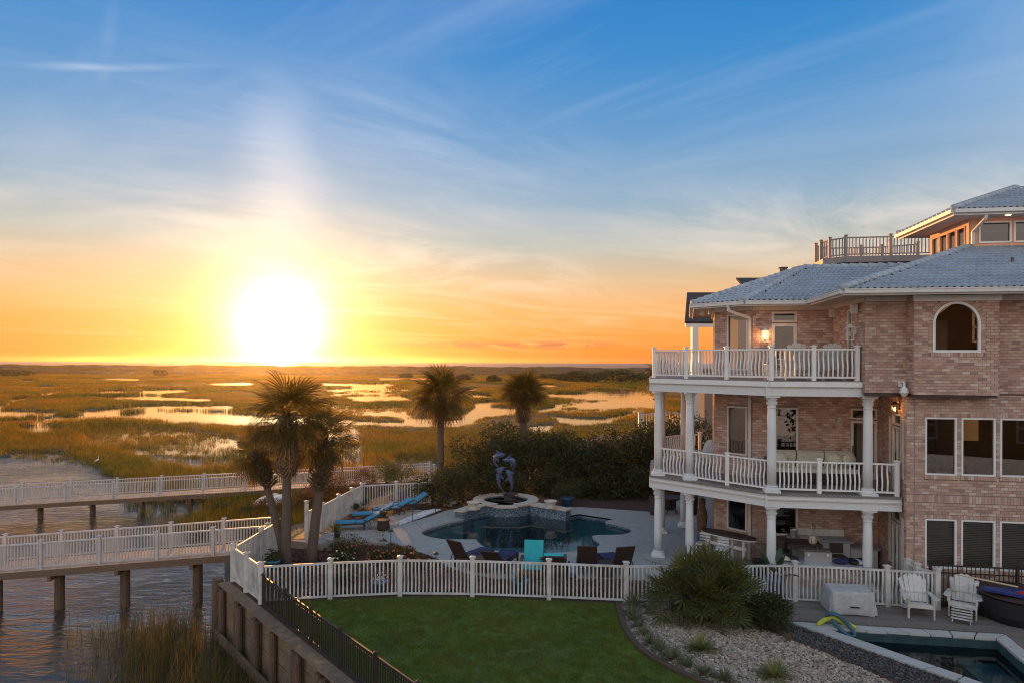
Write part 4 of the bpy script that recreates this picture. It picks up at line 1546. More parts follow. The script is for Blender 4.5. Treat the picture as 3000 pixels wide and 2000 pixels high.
def wall(p0, p1, z0, z1, holes=(), bricked=True, single=False, thick=0.22, blocked=(), trim=0.012, m=None, name='wall'):
    """a wall seen with p0 on the left; holes are loops in (distance, height); blocked: rectangles kept clear of running bricks"""
    p0 = Vector((p0[0], p0[1], 0))
    p1 = Vector((p1[0], p1[1], 0))
    L = (p1 - p0).length
    d = (p1 - p0) / L
    o = Vector((d.y, -d.x, 0))
    outer = rect(trim, L - trim, z0, z1)
    loops = [[Vector((a, b, 0)) for a, b in lp] for lp in [outer] + [list(reversed(h)) for h in holes]]
    tr = geometry.tessellate_polygon(loops)
    flat = [q for lp in loops for q in lp]
    b = MB()
    nf = len(flat)
    vs = [tuple(p0 + d * q.x + Vector((0, 0, q.y))) for q in flat] + [tuple(p0 + d * q.x - o * thick + Vector((0, 0, q.y))) for q in flat]
    fs = []
    for t in tr:
        n_ = (flat[t[1]] - flat[t[0]]).cross(flat[t[2]] - flat[t[0]]).z
        t = t if n_ > 0 else (t[0], t[2], t[1])
        fs += [t, (t[0] + nf, t[2] + nf, t[1] + nf)]
    off = 0
    for lp in loops:
        k = len(lp)
        fs += [(off + i, off + i + nf, off + (i + 1) % k + nf, off + (i + 1) % k) for i in range(k)]
        off += k
    b.add(vs, fs)
    b.build(name, m or MORTAR, H)
    if not bricked:
        return p0, d, o
    r = 0
    z = z0 + 0.005
    while z + 0.071 <= z1 + 0.03:
        zt = min(z + 0.071, z1 - 0.002)
        zm = (z + zt) / 2
        cuts = []
        for h in list(holes):
            xs = []
            for zq in (z + .004, zm, zt - .004):
                for i in range(len(h)):
                    (xa, za), (xb, zb_) = h[i], h[(i + 1) % len(h)]
                    if (za > zq) != (zb_ > zq):
                        xs.append(xa + (xb - xa) * (zq - za) / (zb_ - za))
            if xs:
                cuts.append((min(xs), max(xs)))
        for (s0, s1, za, zb_) in blocked:
            if za < zm < zb_:
                cuts.append((s0, s1))
        cuts.sort()
        free = []
        cur = 0.0
        for c0, c1 in cuts:
            if c0 > cur:
                free.append((cur, c0))
            cur = max(cur, c1)
        if cur < L:
            free.append((cur, L))
        s = -SLOT + (0 if r % 2 else SLOT / 2)
        while s < L:
            e = s + SLOT - 0.010
            for f0, f1 in free:
                a, c = max(s, f0 + (0.004 if f0 > 0 else 0)), min(e, f1 - (0.004 if f1 < L else 0))
                if c - a > 0.025:
                    full = c - a > 0.19
                    if single and full and nb_single[0] < 300:
                        q = p0 + d * ((a + c) / 2)
                        w_ = obj('brick', BRICKM, H, (q.x, q.y, zm), (0, 0, math.atan2(d.y, d.x)))
                        nb_single[0] += 1
                    else:
                        brick_at(p0, d, o, a, c, z, zt, 0.007 + RND.uniform(-.002, .002))
            s += SLOT
        z += CRS
        r += 1
    return p0, d, o


def soldiers(fr, s0, s1, z0, z1, proud=0.012, w=0.0815):
    p0, d, o = fr
    n = max(1, round((s1 - s0) / w))
    w = (s1 - s0) / n
    for k in range(n):
        brick_at(p0, d, o, s0 + k * w + .004, s0 + (k + 1) * w - .004, z0 + .004, z1 - .004, proud + RND.uniform(-.002, .002))


def window(fr, s0, s1, z0, z1, m=None, fw=0.055, dep=0.07, blind=False, mull=(), name='window', door=False, proud=0.012):
    """a framed pane set in an opening; mull = extra bars (s positions)"""
    p0, d, o = fr
    m = m or TRIM
    b = MB()

    def bx(a, c, za, zb_, d0, d1):
        vs = []
        for dep_ in (d0, d1):
            for s, z in ((a, za), (c, za), (c, zb_), (a, zb_)):
                p = p0 + d * s + o * dep_
                vs.append((p.x, p.y, z))
        b.add(vs, [(0, 1, 2, 3), (5, 4, 7, 6), (4, 5, 1, 0), (5, 6, 2, 1), (6, 7, 3, 2), (7, 4, 0, 3)])

    e = 0.003
    fb = fw * (2.6 if door else 1.0)
    bx(s0 + e, s0 + fw, z0 + e, z1 - e, proud, -dep)
    bx(s1 - fw, s1 - e, z0 + e, z1 - e, proud, -dep)
    bx(s0 + fw, s1 - fw, z1 - fw, z1 - e, proud - .002, -dep)
    bx(s0 + fw, s1 - fw, z0 + e, z0 + fb, proud - .002, -dep)
    for ms in mull:
        bx(ms - fw / 2, ms + fw / 2, z0 + fb, z1 - fw, proud - .004, -dep)
    w = b.build(name, m, H)
    g = MB()
    vs = []
    for s, z in ((s0 + fw * .8, z0 + fb * .8), (s1 - fw * .8, z0 + fb * .8), (s1 - fw * .8, z1 - fw * .8), (s0 + fw * .8, z1 - fw * .8)):
        p = p0 + d * s - o * 0.045
        vs.append((p.x, p.y, z))
    g.add(vs, [(0, 1, 2, 3)])
    g.build('pane', GLASS, w)
    if blind:
        q = MB()
        z = z0 + fw + 0.02
        while z < z1 - fw:
            a = p0 + d * (s0 + fw) - o * 0.13 + Vector((0, 0, z))
            c = p0 + d * (s1 - fw) - o * 0.13 + Vector((0, 0, z))
            q.bar(a, c, 0.045, 0.004, up=tuple(Vector((0, 0, 1)) + o * 0.8))
            z += 0.05
        q.build('blind', BLIND, w, kind='stuff')
    return w


FG = 0.92
W_NEAR = [(0.483, 1.318), (1.426, 2.312), (2.42, 3.32), (3.5, 4.4)]
# near front wall, ground and first floor
hs, bl = [], []
for s0, s1 in W_NEAR:
    for z0, z1 in ((FG, 2.32), (3.55, 5.19)):
        hs.append(rect(s0, s1, z0, z1))
        bl += [(s0 - .02, s1 + .02, z0 - 0.11, z0), (s0 - .02, s1 + .02, z1, z1 + 0.11)]
bl += [(0, 7, 2.78, 2.99)]
fr = wall((0, 0), (7, 0), 0, 5.83, hs, True, True, blocked=bl)
soldiers(fr, 0, 7, 2.78, 2.985)
for s0, s1 in W_NEAR:
    for i, (z0, z1) in enumerate(((FG, 2.32), (3.55, 5.19))):
        soldiers(fr, s0 - .02, s1 + .02, z0 - 0.11, z0, 0.035)
        soldiers(fr, s0 - .02, s1 + .02, z1, z1 + 0.11, 0.010)
        window(fr, s0, s1, z0, z1, WHITE, 0.05, blind=(i == 0))
# second floor: plain front, bay and wall right of it
wall((-1.1, 0.04), (0.02, 0.04), 5.86, ZS, (), True, True)
wall((0.0, 0.04), (0.0, -0.5), 5.86, ZS, (), True, False, thick=0.1)
ac = 1.074
hole = arch(ac - .61, ac + .61, 7.01, 7.80)
fr = wall((0, -0.5), (2.15, -0.5), 5.84, 8.42, [hole], True, True, blocked=[(ac - .72, ac + .72, 6.90, 7.80), (ac - .705, ac + .705, 7.8, 8.05), (ac - .62, ac + .62, 8.05, 8.25),
                                                                     (ac - .48, ac + .48, 8.25, 8.42), (ac - .3, ac + .3, 8.4, 8.53)])
for k in range(24):     # radial bricks round the arch
    t0, t1 = math.pi * k / 24 + .012, math.pi * (k + 1) / 24 - .012
    p0_, d_, o_ = fr
    vs = []
    for dep in (0.012, -0.003):
        for r, t in ((.615, t0), (.615, t1), (.725, t1), (.725, t0)):
            p = p0_ + d_ * (ac + r * math.cos(t)) + o_ * dep
            vs.append((p.x, p.y, 7.80 + r * math.sin(t)))
    bricks.add(vs, [(0, 3, 2, 1), (4, 0, 1, 5), (5, 1, 2, 6), (6, 2, 3, 7), (7, 3, 0, 4)])
for k in range(9):
    for s in (ac - .72, ac + .615):
        brick_at(*fr, s, s + .105, 7.015 + k * .0865, 7.015 + k * .0865 + .078, 0.012)
soldiers(fr, ac - .66, ac + .66, 6.90, 7.01, 0.03)
b = MB()
p0_, d_, o_ = fr
ro, ri = .607, .54
oc = [(ac - ro, 7.013)] + [(ac + ro, 7.013)] + [(ac + ro * math.cos(t), 7.8 + ro * math.sin(t)) for t in np.linspace(0, math.pi, 25)]
ic = [(ac - ri, 7.08)] + [(ac + ri, 7.08)] + [(ac + ri * math.cos(t), 7.8 + ri * math.sin(t)) for t in np.linspace(0, math.pi, 25)]
n_ = len(oc)
vs = []
for dep in (0.02, -0.06):
    for lp in (oc, ic):
        for s, z in lp:
            p = p0_ + d_ * s + o_ * dep
            vs.append((p.x, p.y, z))
fs = []
for i in range(n_):
    j = (i + 1) % n_
    fs += [(i, j, n_ + j, n_ + i), (n_ + i, n_ + j, 3 * n_ + j, 3 * n_ + i), (j, i, 2 * n_ + i, 2 * n_ + j)]
b.add(vs, fs)
aw = b.build('arched_window', WHITE, H)
g = MB()
g.add([tuple(p0_ + d_ * s - o_ * 0.03 + Vector((0, 0, z))) for s, z in ic], [tuple(range(n_))])
g.build('pane', GLASS, aw)
b = MB()
b.bar((-0.04, -0.53, 8.50), (2.19, -0.53, 8.50), 0.06, 0.16)
b.build('bay_cornice', WHITE, H)
wall((2.15, -0.5), (2.15, 0.04), 5.86, ZS, (), True, False, thick=0.1)
wall((2.13, 0.04), (7, 0.04), 5.86, ZS, (), True, True)
b = MB()
b.box((1.07, -0.22, 5.80), (2.1, 0.5, 0.07))
b.box((-.5, .2, 5.81), (1.15, 0.4, 0.08))
b.build('bay_underside', DARKW, H)
# side wall of the porch (faces left): french doors on two floors
D0 = (0.3, 3.0)
sl = math.hypot(0.3, 3.0)
f = sl / 3.0


def sb_(b0, b1):    # distance along the side wall from its far end
    return ((3 - b1) * f, (3 - b0) * f)


hs, bl = [], []
SIDE_O = [(0.54, 1.42), (1.52, 1.78), (0.20, 0.44)]
for zb_, zt in ((0.16, 2.36), (2.90, 5.22)):
    for i, (b0, b1) in enumerate(SIDE_O):
        a, c = sb_(b0, b1)
        hs.append(rect(a, c, zb_ if i == 0 else zb_ + 0.45, zt - (0 if i == 0 else .12)))
fr = wall(D0, (0, 0), 0.0, 5.83, hs, True)
for zb_, zt in ((0.16, 2.36), (2.90, 5.22)):
    for i, (b0, b1) in enumerate(SIDE_O):
        a, c = sb_(b0, b1)
        if i == 0:
            zd = zt - 0.36
            dr = window(fr, a, c, zb_, zd - .03, TRIM, 0.07, mull=((a + c) / 2,), name='french_door', door=True)
            hb = MB()
            p = fr[0] + fr[1] * ((a + c) / 2 + .05) + fr[2] * 0.04
            hb.bar((p.x, p.y, zb_ + .9), (p.x, p.y, zb_ + 1.15), .02, .02)
            hb.build('handle', IRON, dr)
            window(fr, a, c, zd, zt, TRIM, 0.06, name='transom_window')
        else:
            window(fr, a, c, zb_ + .45, zt - .12, TRIM, 0.045)
# back wall of the porch: two floors, then the floor above
P_L, P_C = (-3.66, 3.0), (-4.77, 3.96)
hs = [rect(.62, 1.46, .95, 2.3), rect(.62, 1.46, 3.55, 5.22), rect(3.10, 3.92, 2.89, 5.22)]
fr = wall(P_L, D0, 0, Z2 - .2, hs, True, blocked=[(.6, 1.5, .86, .95), (.6, 1.5, 3.46, 3.55)])
for z0, z1 in ((.95, 2.3), (3.55, 5.22)):
    window(fr, .62, 1.46, z0, z1, TRIM, 0.06)
    soldiers(fr, .6, 1.48, z0 - .09, z0, .02)
dr = window(fr, 3.10, 3.92, 2.89, 4.83, TRIM, 0.09, name='door', door=True)
hb = MB()
p = fr[0] + fr[1] * 3.16 + fr[2] * .04
hb.bar((p.x, p.y, 3.75), (p.x, p.y, 4.0), .025, .025)
hb.build('handle', IRON, dr)
window(fr, 3.10, 3.92, 4.86, 5.22, TRIM, 0.06, name='transom_window')
# second floor porch back wall and its side wall
hs = [rect(.60, 1.41, Z2 + .03, 8.41)]
fr = wall(P_L, (-1.1, 3.0), Z2 - .2, ZS + .05, hs, True)
dr = window(fr, .60, 1.41, Z2 + .03, 8.02, TRIM, 0.10, name='door', door=True)
hb = MB()
p = fr[0] + fr[1] * .66 + fr[2] * .04
hb.bar((p.x, p.y, 7.1), (p.x, p.y, 7.3), .025, .025)
hb.build('handle', IRON, dr)
window(fr, .60, 1.41, 8.04, 8.41, TRIM, 0.07, name='transom_window')
hs = [rect(1.40, 1.80, 6.35, 8.35)]
fr = wall((-1.1, 3.0), (-1.1, 0.04), 5.86, ZS + .05, hs, True)
window(fr, 1.40, 1.80, 6.35, 8.35, TRIM, 0.05)
# angled face and the long left side
fl = math.hypot(P_L[0] - P_C[0], P_L[1] - P_C[1])
hs = [rect(.50, 1.27, .95, 2.3), rect(.50, 1.27, 3.55, 5.22), rect(.48, 1.32, 6.45, 8.36)]
fr = wall(P_C, P_L, 0, ZS + .05, hs, True, blocked=[(.48, 1.3, .86, .95), (.48, 1.3, 3.46, 3.55)])
for a, c, z0, z1 in ((.50, 1.27, .95, 2.3), (.50, 1.27, 3.55, 5.22), (.48, 1.32, 6.45, 8.36)):
    window(fr, a, c, z0, z1, TRIM, 0.06)
    soldiers(fr, a - .02, c + .02, z0 - .09, z0, .02)
hs = [rect(1.9, 3.4, 6.3, 8.36), rect(2.0, 3.3, 3.4, 5.2)]
fr = wall((-4.3, 8), P_C, 0, ZS + .05, hs, True)
for h in hs:
    window(fr, h[0][0], h[1][0], h[0][1], h[2][1], TRIM, 0.06)
bricks.build('far_bricks', BRICK, H, kind='stuff')
# plain rear and right walls, floors and inner partitions close the volume
b = MB()
for a, c in (((7, 0), (7, 12)), ((7, 12), (-2.9, 12)), ((-2.9, 12), (-4.1, 8.1))):
    d = (Vector(c) - Vector(a)).normalized()
    b.bar((a[0] - d.y * -.1, a[1], 3.1), (c[0], c[1], 3.1), .2, 6.2)
b.bar((7.05, 0, 7.4), (7.05, 12, 7.4), .2, 2.4)
b.bar((7, 12, 7.4), (-1.6, 12, 7.4), .2, 2.4)
b.build('rear_wall', MORTAR, H)
fp = [(.25, .25), (6.9, .25), (6.9, 11.9), (-2.8, 11.9), (-3.95, 8), (-4.5, 4.15), (-3.6, 3.25), (.5, 3.25)]
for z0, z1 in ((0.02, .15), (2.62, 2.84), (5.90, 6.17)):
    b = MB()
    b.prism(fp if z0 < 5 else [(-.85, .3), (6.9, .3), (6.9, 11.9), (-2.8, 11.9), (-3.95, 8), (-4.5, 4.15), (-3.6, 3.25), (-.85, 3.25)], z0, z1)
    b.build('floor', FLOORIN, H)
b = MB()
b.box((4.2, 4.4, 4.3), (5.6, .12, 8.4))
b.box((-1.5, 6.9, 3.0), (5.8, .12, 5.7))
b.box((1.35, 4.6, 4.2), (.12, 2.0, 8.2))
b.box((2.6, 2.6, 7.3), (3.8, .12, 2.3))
b.box((-.6, 7.6, 7.35), (.12, 8.5, 2.3))  # unseen partition added to block low sun coming through the open rear
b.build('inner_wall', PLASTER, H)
b = MB()
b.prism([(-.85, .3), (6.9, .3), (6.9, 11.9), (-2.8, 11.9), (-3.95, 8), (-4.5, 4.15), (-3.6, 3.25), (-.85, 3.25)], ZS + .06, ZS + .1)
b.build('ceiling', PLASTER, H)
for (x, y, z, w_, d_, h_) in ((0.9, 1.6, Z1, .9, .7, .85), (2.1, 1.9, Z1, .6, .6, 1.0), (2.9, 1.3, Z1, 1.1, .7, .8), (1.6, 3.6, Z1, 1.2, .4, 1.5), (0.9, 1.5, .15, 1.0, .7, .9), (2.6, 1.7, .15, 1.3, .8, .85)):
    b = MB()
    b.box((x, y, z + h_ * .55), (w_, d_, h_ * .12))
    b.box((x, y + d_ * .45, z + h_ * .75), (w_, .07, h_ * .5))
    for sx in (-.42, .42):
        for sy in (-.42, .42):
            b.box((x + sx * w_, y + sy * d_, z + h_ * .26), (.05, .05, h_ * .5))
    b.build('indoor_chair', DARKW, H)

# things on the inner walls, seen dimly through the glass
for (x, y, z, w_, h_, m_) in ((.5, 4.30, 3.9, .9, 2.0, TRIM), (1.5, 4.31, 4.6, .7, .5, CREAM), (2.6, 4.30, 4.1, 1.1, 2.3, DARKW), (3.6, 4.31, 4.5, .6, .8, TRIM), (2.2, 4.31, 1.6, 1.6, 1.5, TRIM), (.9, 4.31, 1.4, .7, 1.1, CREAM),
                              (1.9, 2.52, 7.4, .5, 1.3, TRIM), (1.0, 2.53, 7.9, .5, .5, CREAM), (-2.2, 6.82, 4.4, 1.0, 1.3, TRIM), (-3.4, 6.82, 3.9, .9, 2.0, CREAM), (-2.4, 6.82, 1.5, 1.2, 1.4, TRIM)):
    b = MB()
    b.box((x, y, z), (w_, .04, h_))
    if w_ > .65:
        b.box((x, y - .03, z), (w_ * .06, .03, h_))
        b.box((x, y - .03, z + h_ * .1), (w_, .03, h_ * .03))
    b.build('wall_panel', m_, H)
lt = thing('table_lamp', 'lit table lamp inside the room behind the middle row of windows', 'lamp', HL(4.9, 2.3, Z1), TH)
b = MB()
b.lathe([(.12, 0), (.12, .03), (.03, .06), (.03, 1.35), (.001, 1.36)], n=12)
b.build('lamp_base', DARKW, lt)
b = MB()
b.lathe([(.20, 1.36), (.13, 1.64)], n=16)
b.build('lamp_shade', LAMPON, lt)
l = bpy.data.lights.new('table_lamp_light', 'POINT')
l.energy = 20
l.color = (1, .55, .22)
l.shadow_soft_size = .15
lo = bpy.data.objects.new('table_lamp_light', l)
COL.objects.link(lo)
lo.parent = lt
lo.location = (0, -.1, 1.75)

# ------------------------------------------------------------------ decks, beams, columns
C = {1: (-6.76, 3.03), 2: (-5.78, 2.28), 3: (-3.57, .48), 4: (-.88, .46), 5: (-6.45, 6.4), 6: (-5.5, 7.5)}
E1 = [(-.02, .20), (-3.68, .20), (-6.02, 2.08), (-7.06, 2.88), (-6.86, 6.6), (-5.75, 7.9), (-4.32, 7.9)]
deckp = E1 + [(-4.79, 3.95), (-3.67, 2.98), (-.02, 2.98)]
b = MB()
b.prism(list(reversed(deckp)), Z1 - .06, Z1)
b.build('balcony_floor', SLATE, H)
E2 = [(-1.12, .20), (-3.68, .20), (-6.02, 2.08), (-7.06, 2.88), (-6.86, 6.6), (-5.75, 7.9), (-4.32, 7.9)]
b = MB()
b.prism(list(reversed(E2 + [(-4.79, 3.95), (-3.67, 2.98), (-1.12, 2.98)])), Z2 - .06, Z2)
b.build('balcony_floor', SLATE, H)
b = MB()
b.prism(list(reversed([(-.02, -.4), (-3.9, -.4), (-6.3, 1.9), (-7.3, 2.75), (-7.1, 6.8), (-5.9, 8.2), (-4.8, 8.2), (-4.79, 3.95), (-3.67, 2.98), (.25, 2.95)])), 0.02, 0.06)
b.build('porch_floor', CONC, H)


def inset(pl, k):
    out = []
    n = len(pl)
    for i in range(n):
        p = Vector(pl[i])
        ns = []
        for a, c in ((i - 1, i), (i, i + 1)):
            if a < 0 or c >= n:
                continue
            d = (Vector(pl[c]) - Vector(pl[a])).normalized()
            ns.append(Vector((-d.y, d.x)))
        q = sum(ns, Vector((0, 0)))
        q = q / q.length_squared * len(ns) if len(ns) == 1 else q / (q.dot(ns[0]))
        out.append(tuple(p - q * k))
    return out


def edge_board(pl, z0, z1, w, name, m):
    for i in range(len(pl) - 1):
        b = MB()
        a, c = Vector((*pl[i], (z0 + z1) / 2)), Vector((*pl[i + 1], (z0 + z1) / 2))
        d = (c - a).normalized()
        b.bar(a + d * .002, c - d * .002, w, z1 - z0)
        b.build(name, m, H)


sgn = 1
T1 = inset(E1, -.16)
T2 = inset(E2, -.16)
# make sure the inset goes inwards
if (Vector(T1[1]) - Vector((-2, 3))).length > (Vector(E1[1]) - Vector((-2, 3))).length:
    T1, T2 = inset(E1, .16), inset(E2, .16)
T1[0] = (-.02, T1[1][1])
T2[0] = (-1.12, T2[1][1])
edge_board(T1, Z1 - .42, Z1 - .062, .22, 'porch_beam', STUCCO)
edge_board(T2, Z2 - .46, Z2 - .18, .22, 'porch_beam', STUCCO)
edge_board(E2, Z2 - .178, Z2 - .03, .06, 'deck_trim', WHITE)
b = MB()
b.prism(list(reversed(E2 + [(-4.79, 3.95), (-3.67, 2.98), (-1.12, 2.98)])), Z2 - .20, Z2 - .17)
b.build('porch_ceiling', SOFFIT, H)
b = MB()
b.prism(list(reversed(deckp)), Z1 - .20, Z1 - .17)
b.build('porch_ceiling', SOFFIT, H)


def column(x, y, z0, z1, shaft_r=.135):
    h = z1 - z0
    b = MB()
    cap = 0.34
    b.lathe([(shaft_r, .20), (shaft_r * 1.0, h * .33), (shaft_r * .98, h * .6), (shaft_r * .86, h - cap)], n=24)
    sh = b.build('column', STUCCO, H, True, loc=(x, y, z0))
    b = MB()
    b.box((0, 0, .035), (.44, .44, .07))
    b.lathe([(.215, .0701), (.22, .10), (.20, .13), (.175, .14), (.17, .155), (.185, .17), (.18, .19), (shaft_r + .012, .199), (shaft_r - .02, .21)], n=24)
    b.build('column_base', STUCCO, sh)
    b = MB()
    k = shaft_r * .86
    b.lathe([(k, h - cap - .03), (k + .02, h - cap - .02), (k + .02, h - cap), (k + .002, h - cap + .005), (k + .005, h - .2), (k + .03, h - .14), (k + .06, h - .09), (.165, h - .085), (.175, h - .06), (.17, h - .052)], n=24)
    b.box((0, 0, h - .028), (.40, .40, .048))
    for q in range(10):      # leaf tips round the bell
        a = q * math.pi / 5
        b.tube([((k + .004) * math.cos(a), (k + .004) * math.sin(a), h - .26), ((k + .03) * math.cos(a), (k + .03) * math.sin(a), h - .20), ((k + .05) * math.cos(a), (k + .05) * math.sin(a), h - .205)], [.028, .022, .008], 5)
    b.build('capital', STUCCO, sh)
    return sh


for i, (x, y) in C.items():
    column(x, y, 0.06, Z1 - .42)
    column(x, y, Z1 + .0, Z2 - .46)
    for zt, zb_ in ((Z1 - .05, Z1 - .425), (Z2 - .19, Z2 - .465)):
        b = MB()
        rz = 0.0 if i in (3, 4) else rad(-38) if i in (1, 2) else 0.0
        b.box((x, y, (zt + zb_) / 2), (.44, .44, zt - zb_), rz)
        b.build('beam_block', STUCCO, H)

# ------------------------------------------------------------------ balustrades
bal = wavy_picket('baluster', .76, WHITE, .034, .038, 12)
bpost, bcap = post_mesh(1.0, .115, WHITE), cap_mesh(.115, WHITE)


def balustrade(pl, z, posts_at, mids, h=.92, skip=.07):
    """pl: corner points; every corner in posts_at gets a post; mids: extra posts (segment, t)"""
    r = None
    for i in range(len(pl) - 1):
        a, c = Vector((*pl[i], z)), Vector((*pl[i + 1], z))
        ts = [0] + sorted(t for s, t in mids if s == i) + [1]
        for t0, t1 in zip(ts[:-1], ts[1:]):
            pa, pb_ = a + (c - a) * t0, a + (c - a) * t1
            d = (pb_ - pa).normalized()
            b = MB()
            b.bar(pa + Vector((0, 0, h)) + d * .05, pb_ + Vector((0, 0, h)) - d * .05, .075, .045)
            b.bar(pa + Vector((0, 0, .10)) + d * .05, pb_ + Vector((0, 0, .10)) - d * .05, .06, .05)
            r = b.build('railing', WHITE, H)
            span(r, pa, pb_, h, bal, .125, skip, WHITE, zb=.11, name='baluster', rails=False)
            if t0 > 0:
                o = obj('railing_post', bpost, H, pa)
                obj('post_cap', bcap, o, (0, 0, 1.0))
        if i in posts_at:
            o = obj('railing_post', bpost, H, a)
            obj('post_cap', bcap, o, (0, 0, 1.0))
        if i + 1 == len(pl) - 1 and (i + 1) in posts_at:
            o = obj('railing_post', bpost, H, c)
            obj('post_cap', bcap, o, (0, 0, 1.0))


R1 = [(-.12, .38), C[4], C[3], C[2], C[1], C[5], C[6], (-4.85, 7.75)]
balustrade(R1, Z1, [0, 7], [(1, .5), (2, .52)], skip=.17)
R2 = [(-1.22, .34), (-3.62, .34), (-5.92, 2.14), (-6.92, 2.92), (-6.72, 6.5), (-5.65, 7.75), (-4.85, 7.75)]
balustrade(R2, Z2, [0, 1, 2, 3, 4, 5, 6], [(0, .5), (1, .5)])

# ------------------------------------------------------------------ roofs
tilesm = MB()
TW, TL = .18, .40


def tile_geo():
    """an S shaped roof tile: x across, y up the slope, z out"""
    b = MB()
    n = 8
    vs = []
    for y, lift in ((0, .055), (TL + .05, .004)):
        for i in range(n + 1):
            t = i / n
            vs.append(((t - .5) * TW, y, lift + .05 * (0.5 + 0.5 * math.sin(2 * math.pi * t - .6)) + .012))
    for i in range(n + 1):
        x, y, z = vs[i]
        vs.append((x, y + .012, z - .05))
    fs = [(i, i + 1, n + 2 + i, n + 1 + i) for i in range(n)] + [(2 * n + 2 + i, 2 * n + 3 + i, i + 1, i) for i in range(n)]
    b.add(vs, fs)
    return b


TG = tile_geo()
TILEM = TG.mesh('roof_tile', TILE)
n_tile = [0]
TGV = [Vector(v) for v in TG.v]


def roof_face(poly, singles=0, name='roof_panel', m=FELT, tiles=True, single_part=None):
    """poly: 3D corners, the first two along the eave from left to right"""
    poly = [Vector(p) for p in poly]
    b = MB()
    b.add(poly, [tuple(range(len(poly)))])
    rp = b.build(name, m, H)
    if not tiles:
        return rp
    e = (poly[1] - poly[0]).normalized()
    nrm_ = Vector((0, 0, 0))
    for i in range(1, len(poly) - 1):
        nrm_ += (poly[i] - poly[0]).cross(poly[i + 1] - poly[0])
    nrm_.normalize()
    if nrm_.z < 0:
        nrm_ = -nrm_
    u = nrm_.cross(e).normalized()
    if u.z < 0:
        u = -u
    p2 = [((p - poly[0]).dot(e), (p - poly[0]).dot(u)) for p in poly]
    xs = [p[0] for p in p2]
    ys = [p[1] for p in p2]
    M = Matrix((e, u, nrm_)).transposed().to_4x4()
    row = 0
    y = -.03
    stuff = MB()
    while y < max(ys):
        x = min(xs) + TW / 2
        while x < max(xs):
            if inside(p2, np.array([x]), np.array([max(y + TL * .5, .02)]))[0]:
                o = poly[0] + e * x + u * y
                if n_tile[0] < 300 and singles > 0:
                    q = obj('roof_tile', TILEM, H)
                    q.matrix_local = Matrix.Translation(o) @ M
                    n_tile[0] += 1
                    singles -= 1
                else:
                    stuff.add([tuple(o + e * v.x + u * v.y + nrm_ * v.z) for v in TGV], TG.f)
            x += TW
        y += TL
        row += 1
    if stuff.f:
        stuff.build('far_roof_tiles', TILE, H, kind='stuff')
    return rp


def hip_caps(a, c, r=.105):
    a, c = Vector(a), Vector(c)
    d = c - a
    L = d.length
    d.normalize()
    n = int(L / .33)
    for k in range(n):
        p, q = a + d * (k * L / n - .03), a + d * ((k + 1) * L / n + .03)
        b = MB()
        b.tube([p + Vector((0, 0, .075)), q + Vector((0, 0, .045))], [r * 1.12, r * .92], 9)
        b.build('ridge_tile', TILE, H, True)


ZE, PT = 8.70, .344
ev = lambda a, b_, z=ZE: (a, b_, z)
main_tower = (3.65, 4.4, ZE + PT * 5.55)
v_end = (2.75, 7.05, ZE + PT * 4.8)
apex = (-1.0, 7.05, ZE + PT * 4.8)
m0, m1 = ev(-2.05, -1.15), ev(8.2, -1.15)
c0, c1, c2, c3_ = ev(-2.05, 2.25), ev(-4.05, 2.25), ev(-5.57, 3.45), ev(-5.0, 9.5)
roof_face([m0, m1, (8.2, 4.4, main_tower[2]), main_tower], 300)
roof_face([c0, m0, main_tower, (3.65, 7.95, main_tower[2]), v_end])
roof_face([c1, c0, v_end, apex])
roof_face([c2, c1, apex])
roof_face([c3_, c2, apex], tiles=False)
roof_face([ev(4, 11.5), ev(-3.0, 11.5), apex, v_end], tiles=False)
roof_face([ev(-3.0, 11.5), c3_, apex], tiles=False)
roof_face([main_tower, (8.2, 4.4, main_tower[2]), (8.2, 12, main_tower[2] + .3), (3.65, 12, main_tower[2] + .3)], tiles=False)
hip_caps(m0, main_tower)
hip_caps(c1, apex)
hip_caps(c2, apex)
hip_caps(apex, v_end)
# eaves: gutter, fascia and soffit
EV = [(8.2, -1.15), (-2.05, -1.15), (-2.05, 2.25), (-4.05, 2.25), (-5.57, 3.45), (-5.0, 9.5)]
for i in range(len(EV) - 1):
    a, c = Vector((*EV[i], ZE - .045)), Vector((*EV[i + 1], ZE - .045))
    d = (c - a).normalized()
    side = Vector((-d.y, d.x, 0))
    b = MB()
    b.bar(a - side * -.05, c - side * -.05, .11, .115)
    b.bar(a - side * -.075 + Vector((0, 0, .05)), c - side * -.075 + Vector((0, 0, .05)), .09, .03)
    b.build('gutter', GUTTER, H)
    b = MB()
    b.bar(a + side * -.03 + Vector((0, 0, -.06)), c + side * -.03 + Vector((0, 0, -.06)), .03, .09)
    b.build('fascia', WHITE, H)
b = MB()
b.prism([(8.2, -1.12), (8.2, .1), (-1.05, .1), (-1.05, 3.05), (-3.64, 3.05), (-4.72, 4.0), (-4.25, 8.0), (-4.2, 9.4), (-4.97, 9.4), (-5.54, 3.47), (-4.04, 2.28), (-2.02, 2.28), (-2.02, -1.12)], ZS + .01, ZS + .03)
b.build('soffit', SOFFIT, H)
fz = ZS - .065
for a, c in (((-1.1, -.0), (0, -.0)), ((-3.66, 2.96), (-1.1, 2.96)), ((-4.80, 3.93), (-3.68, 2.96)), ((-1.14, 3.0), (-1.14, .04)), ((2.15, 0), (7, 0)), ((-4.35, 8), (-4.82, 3.96))):
    b = MB()
    b.bar((*a, fz), (*c, fz), .05, .14)
    b.build('frieze_board', TRIM, H)


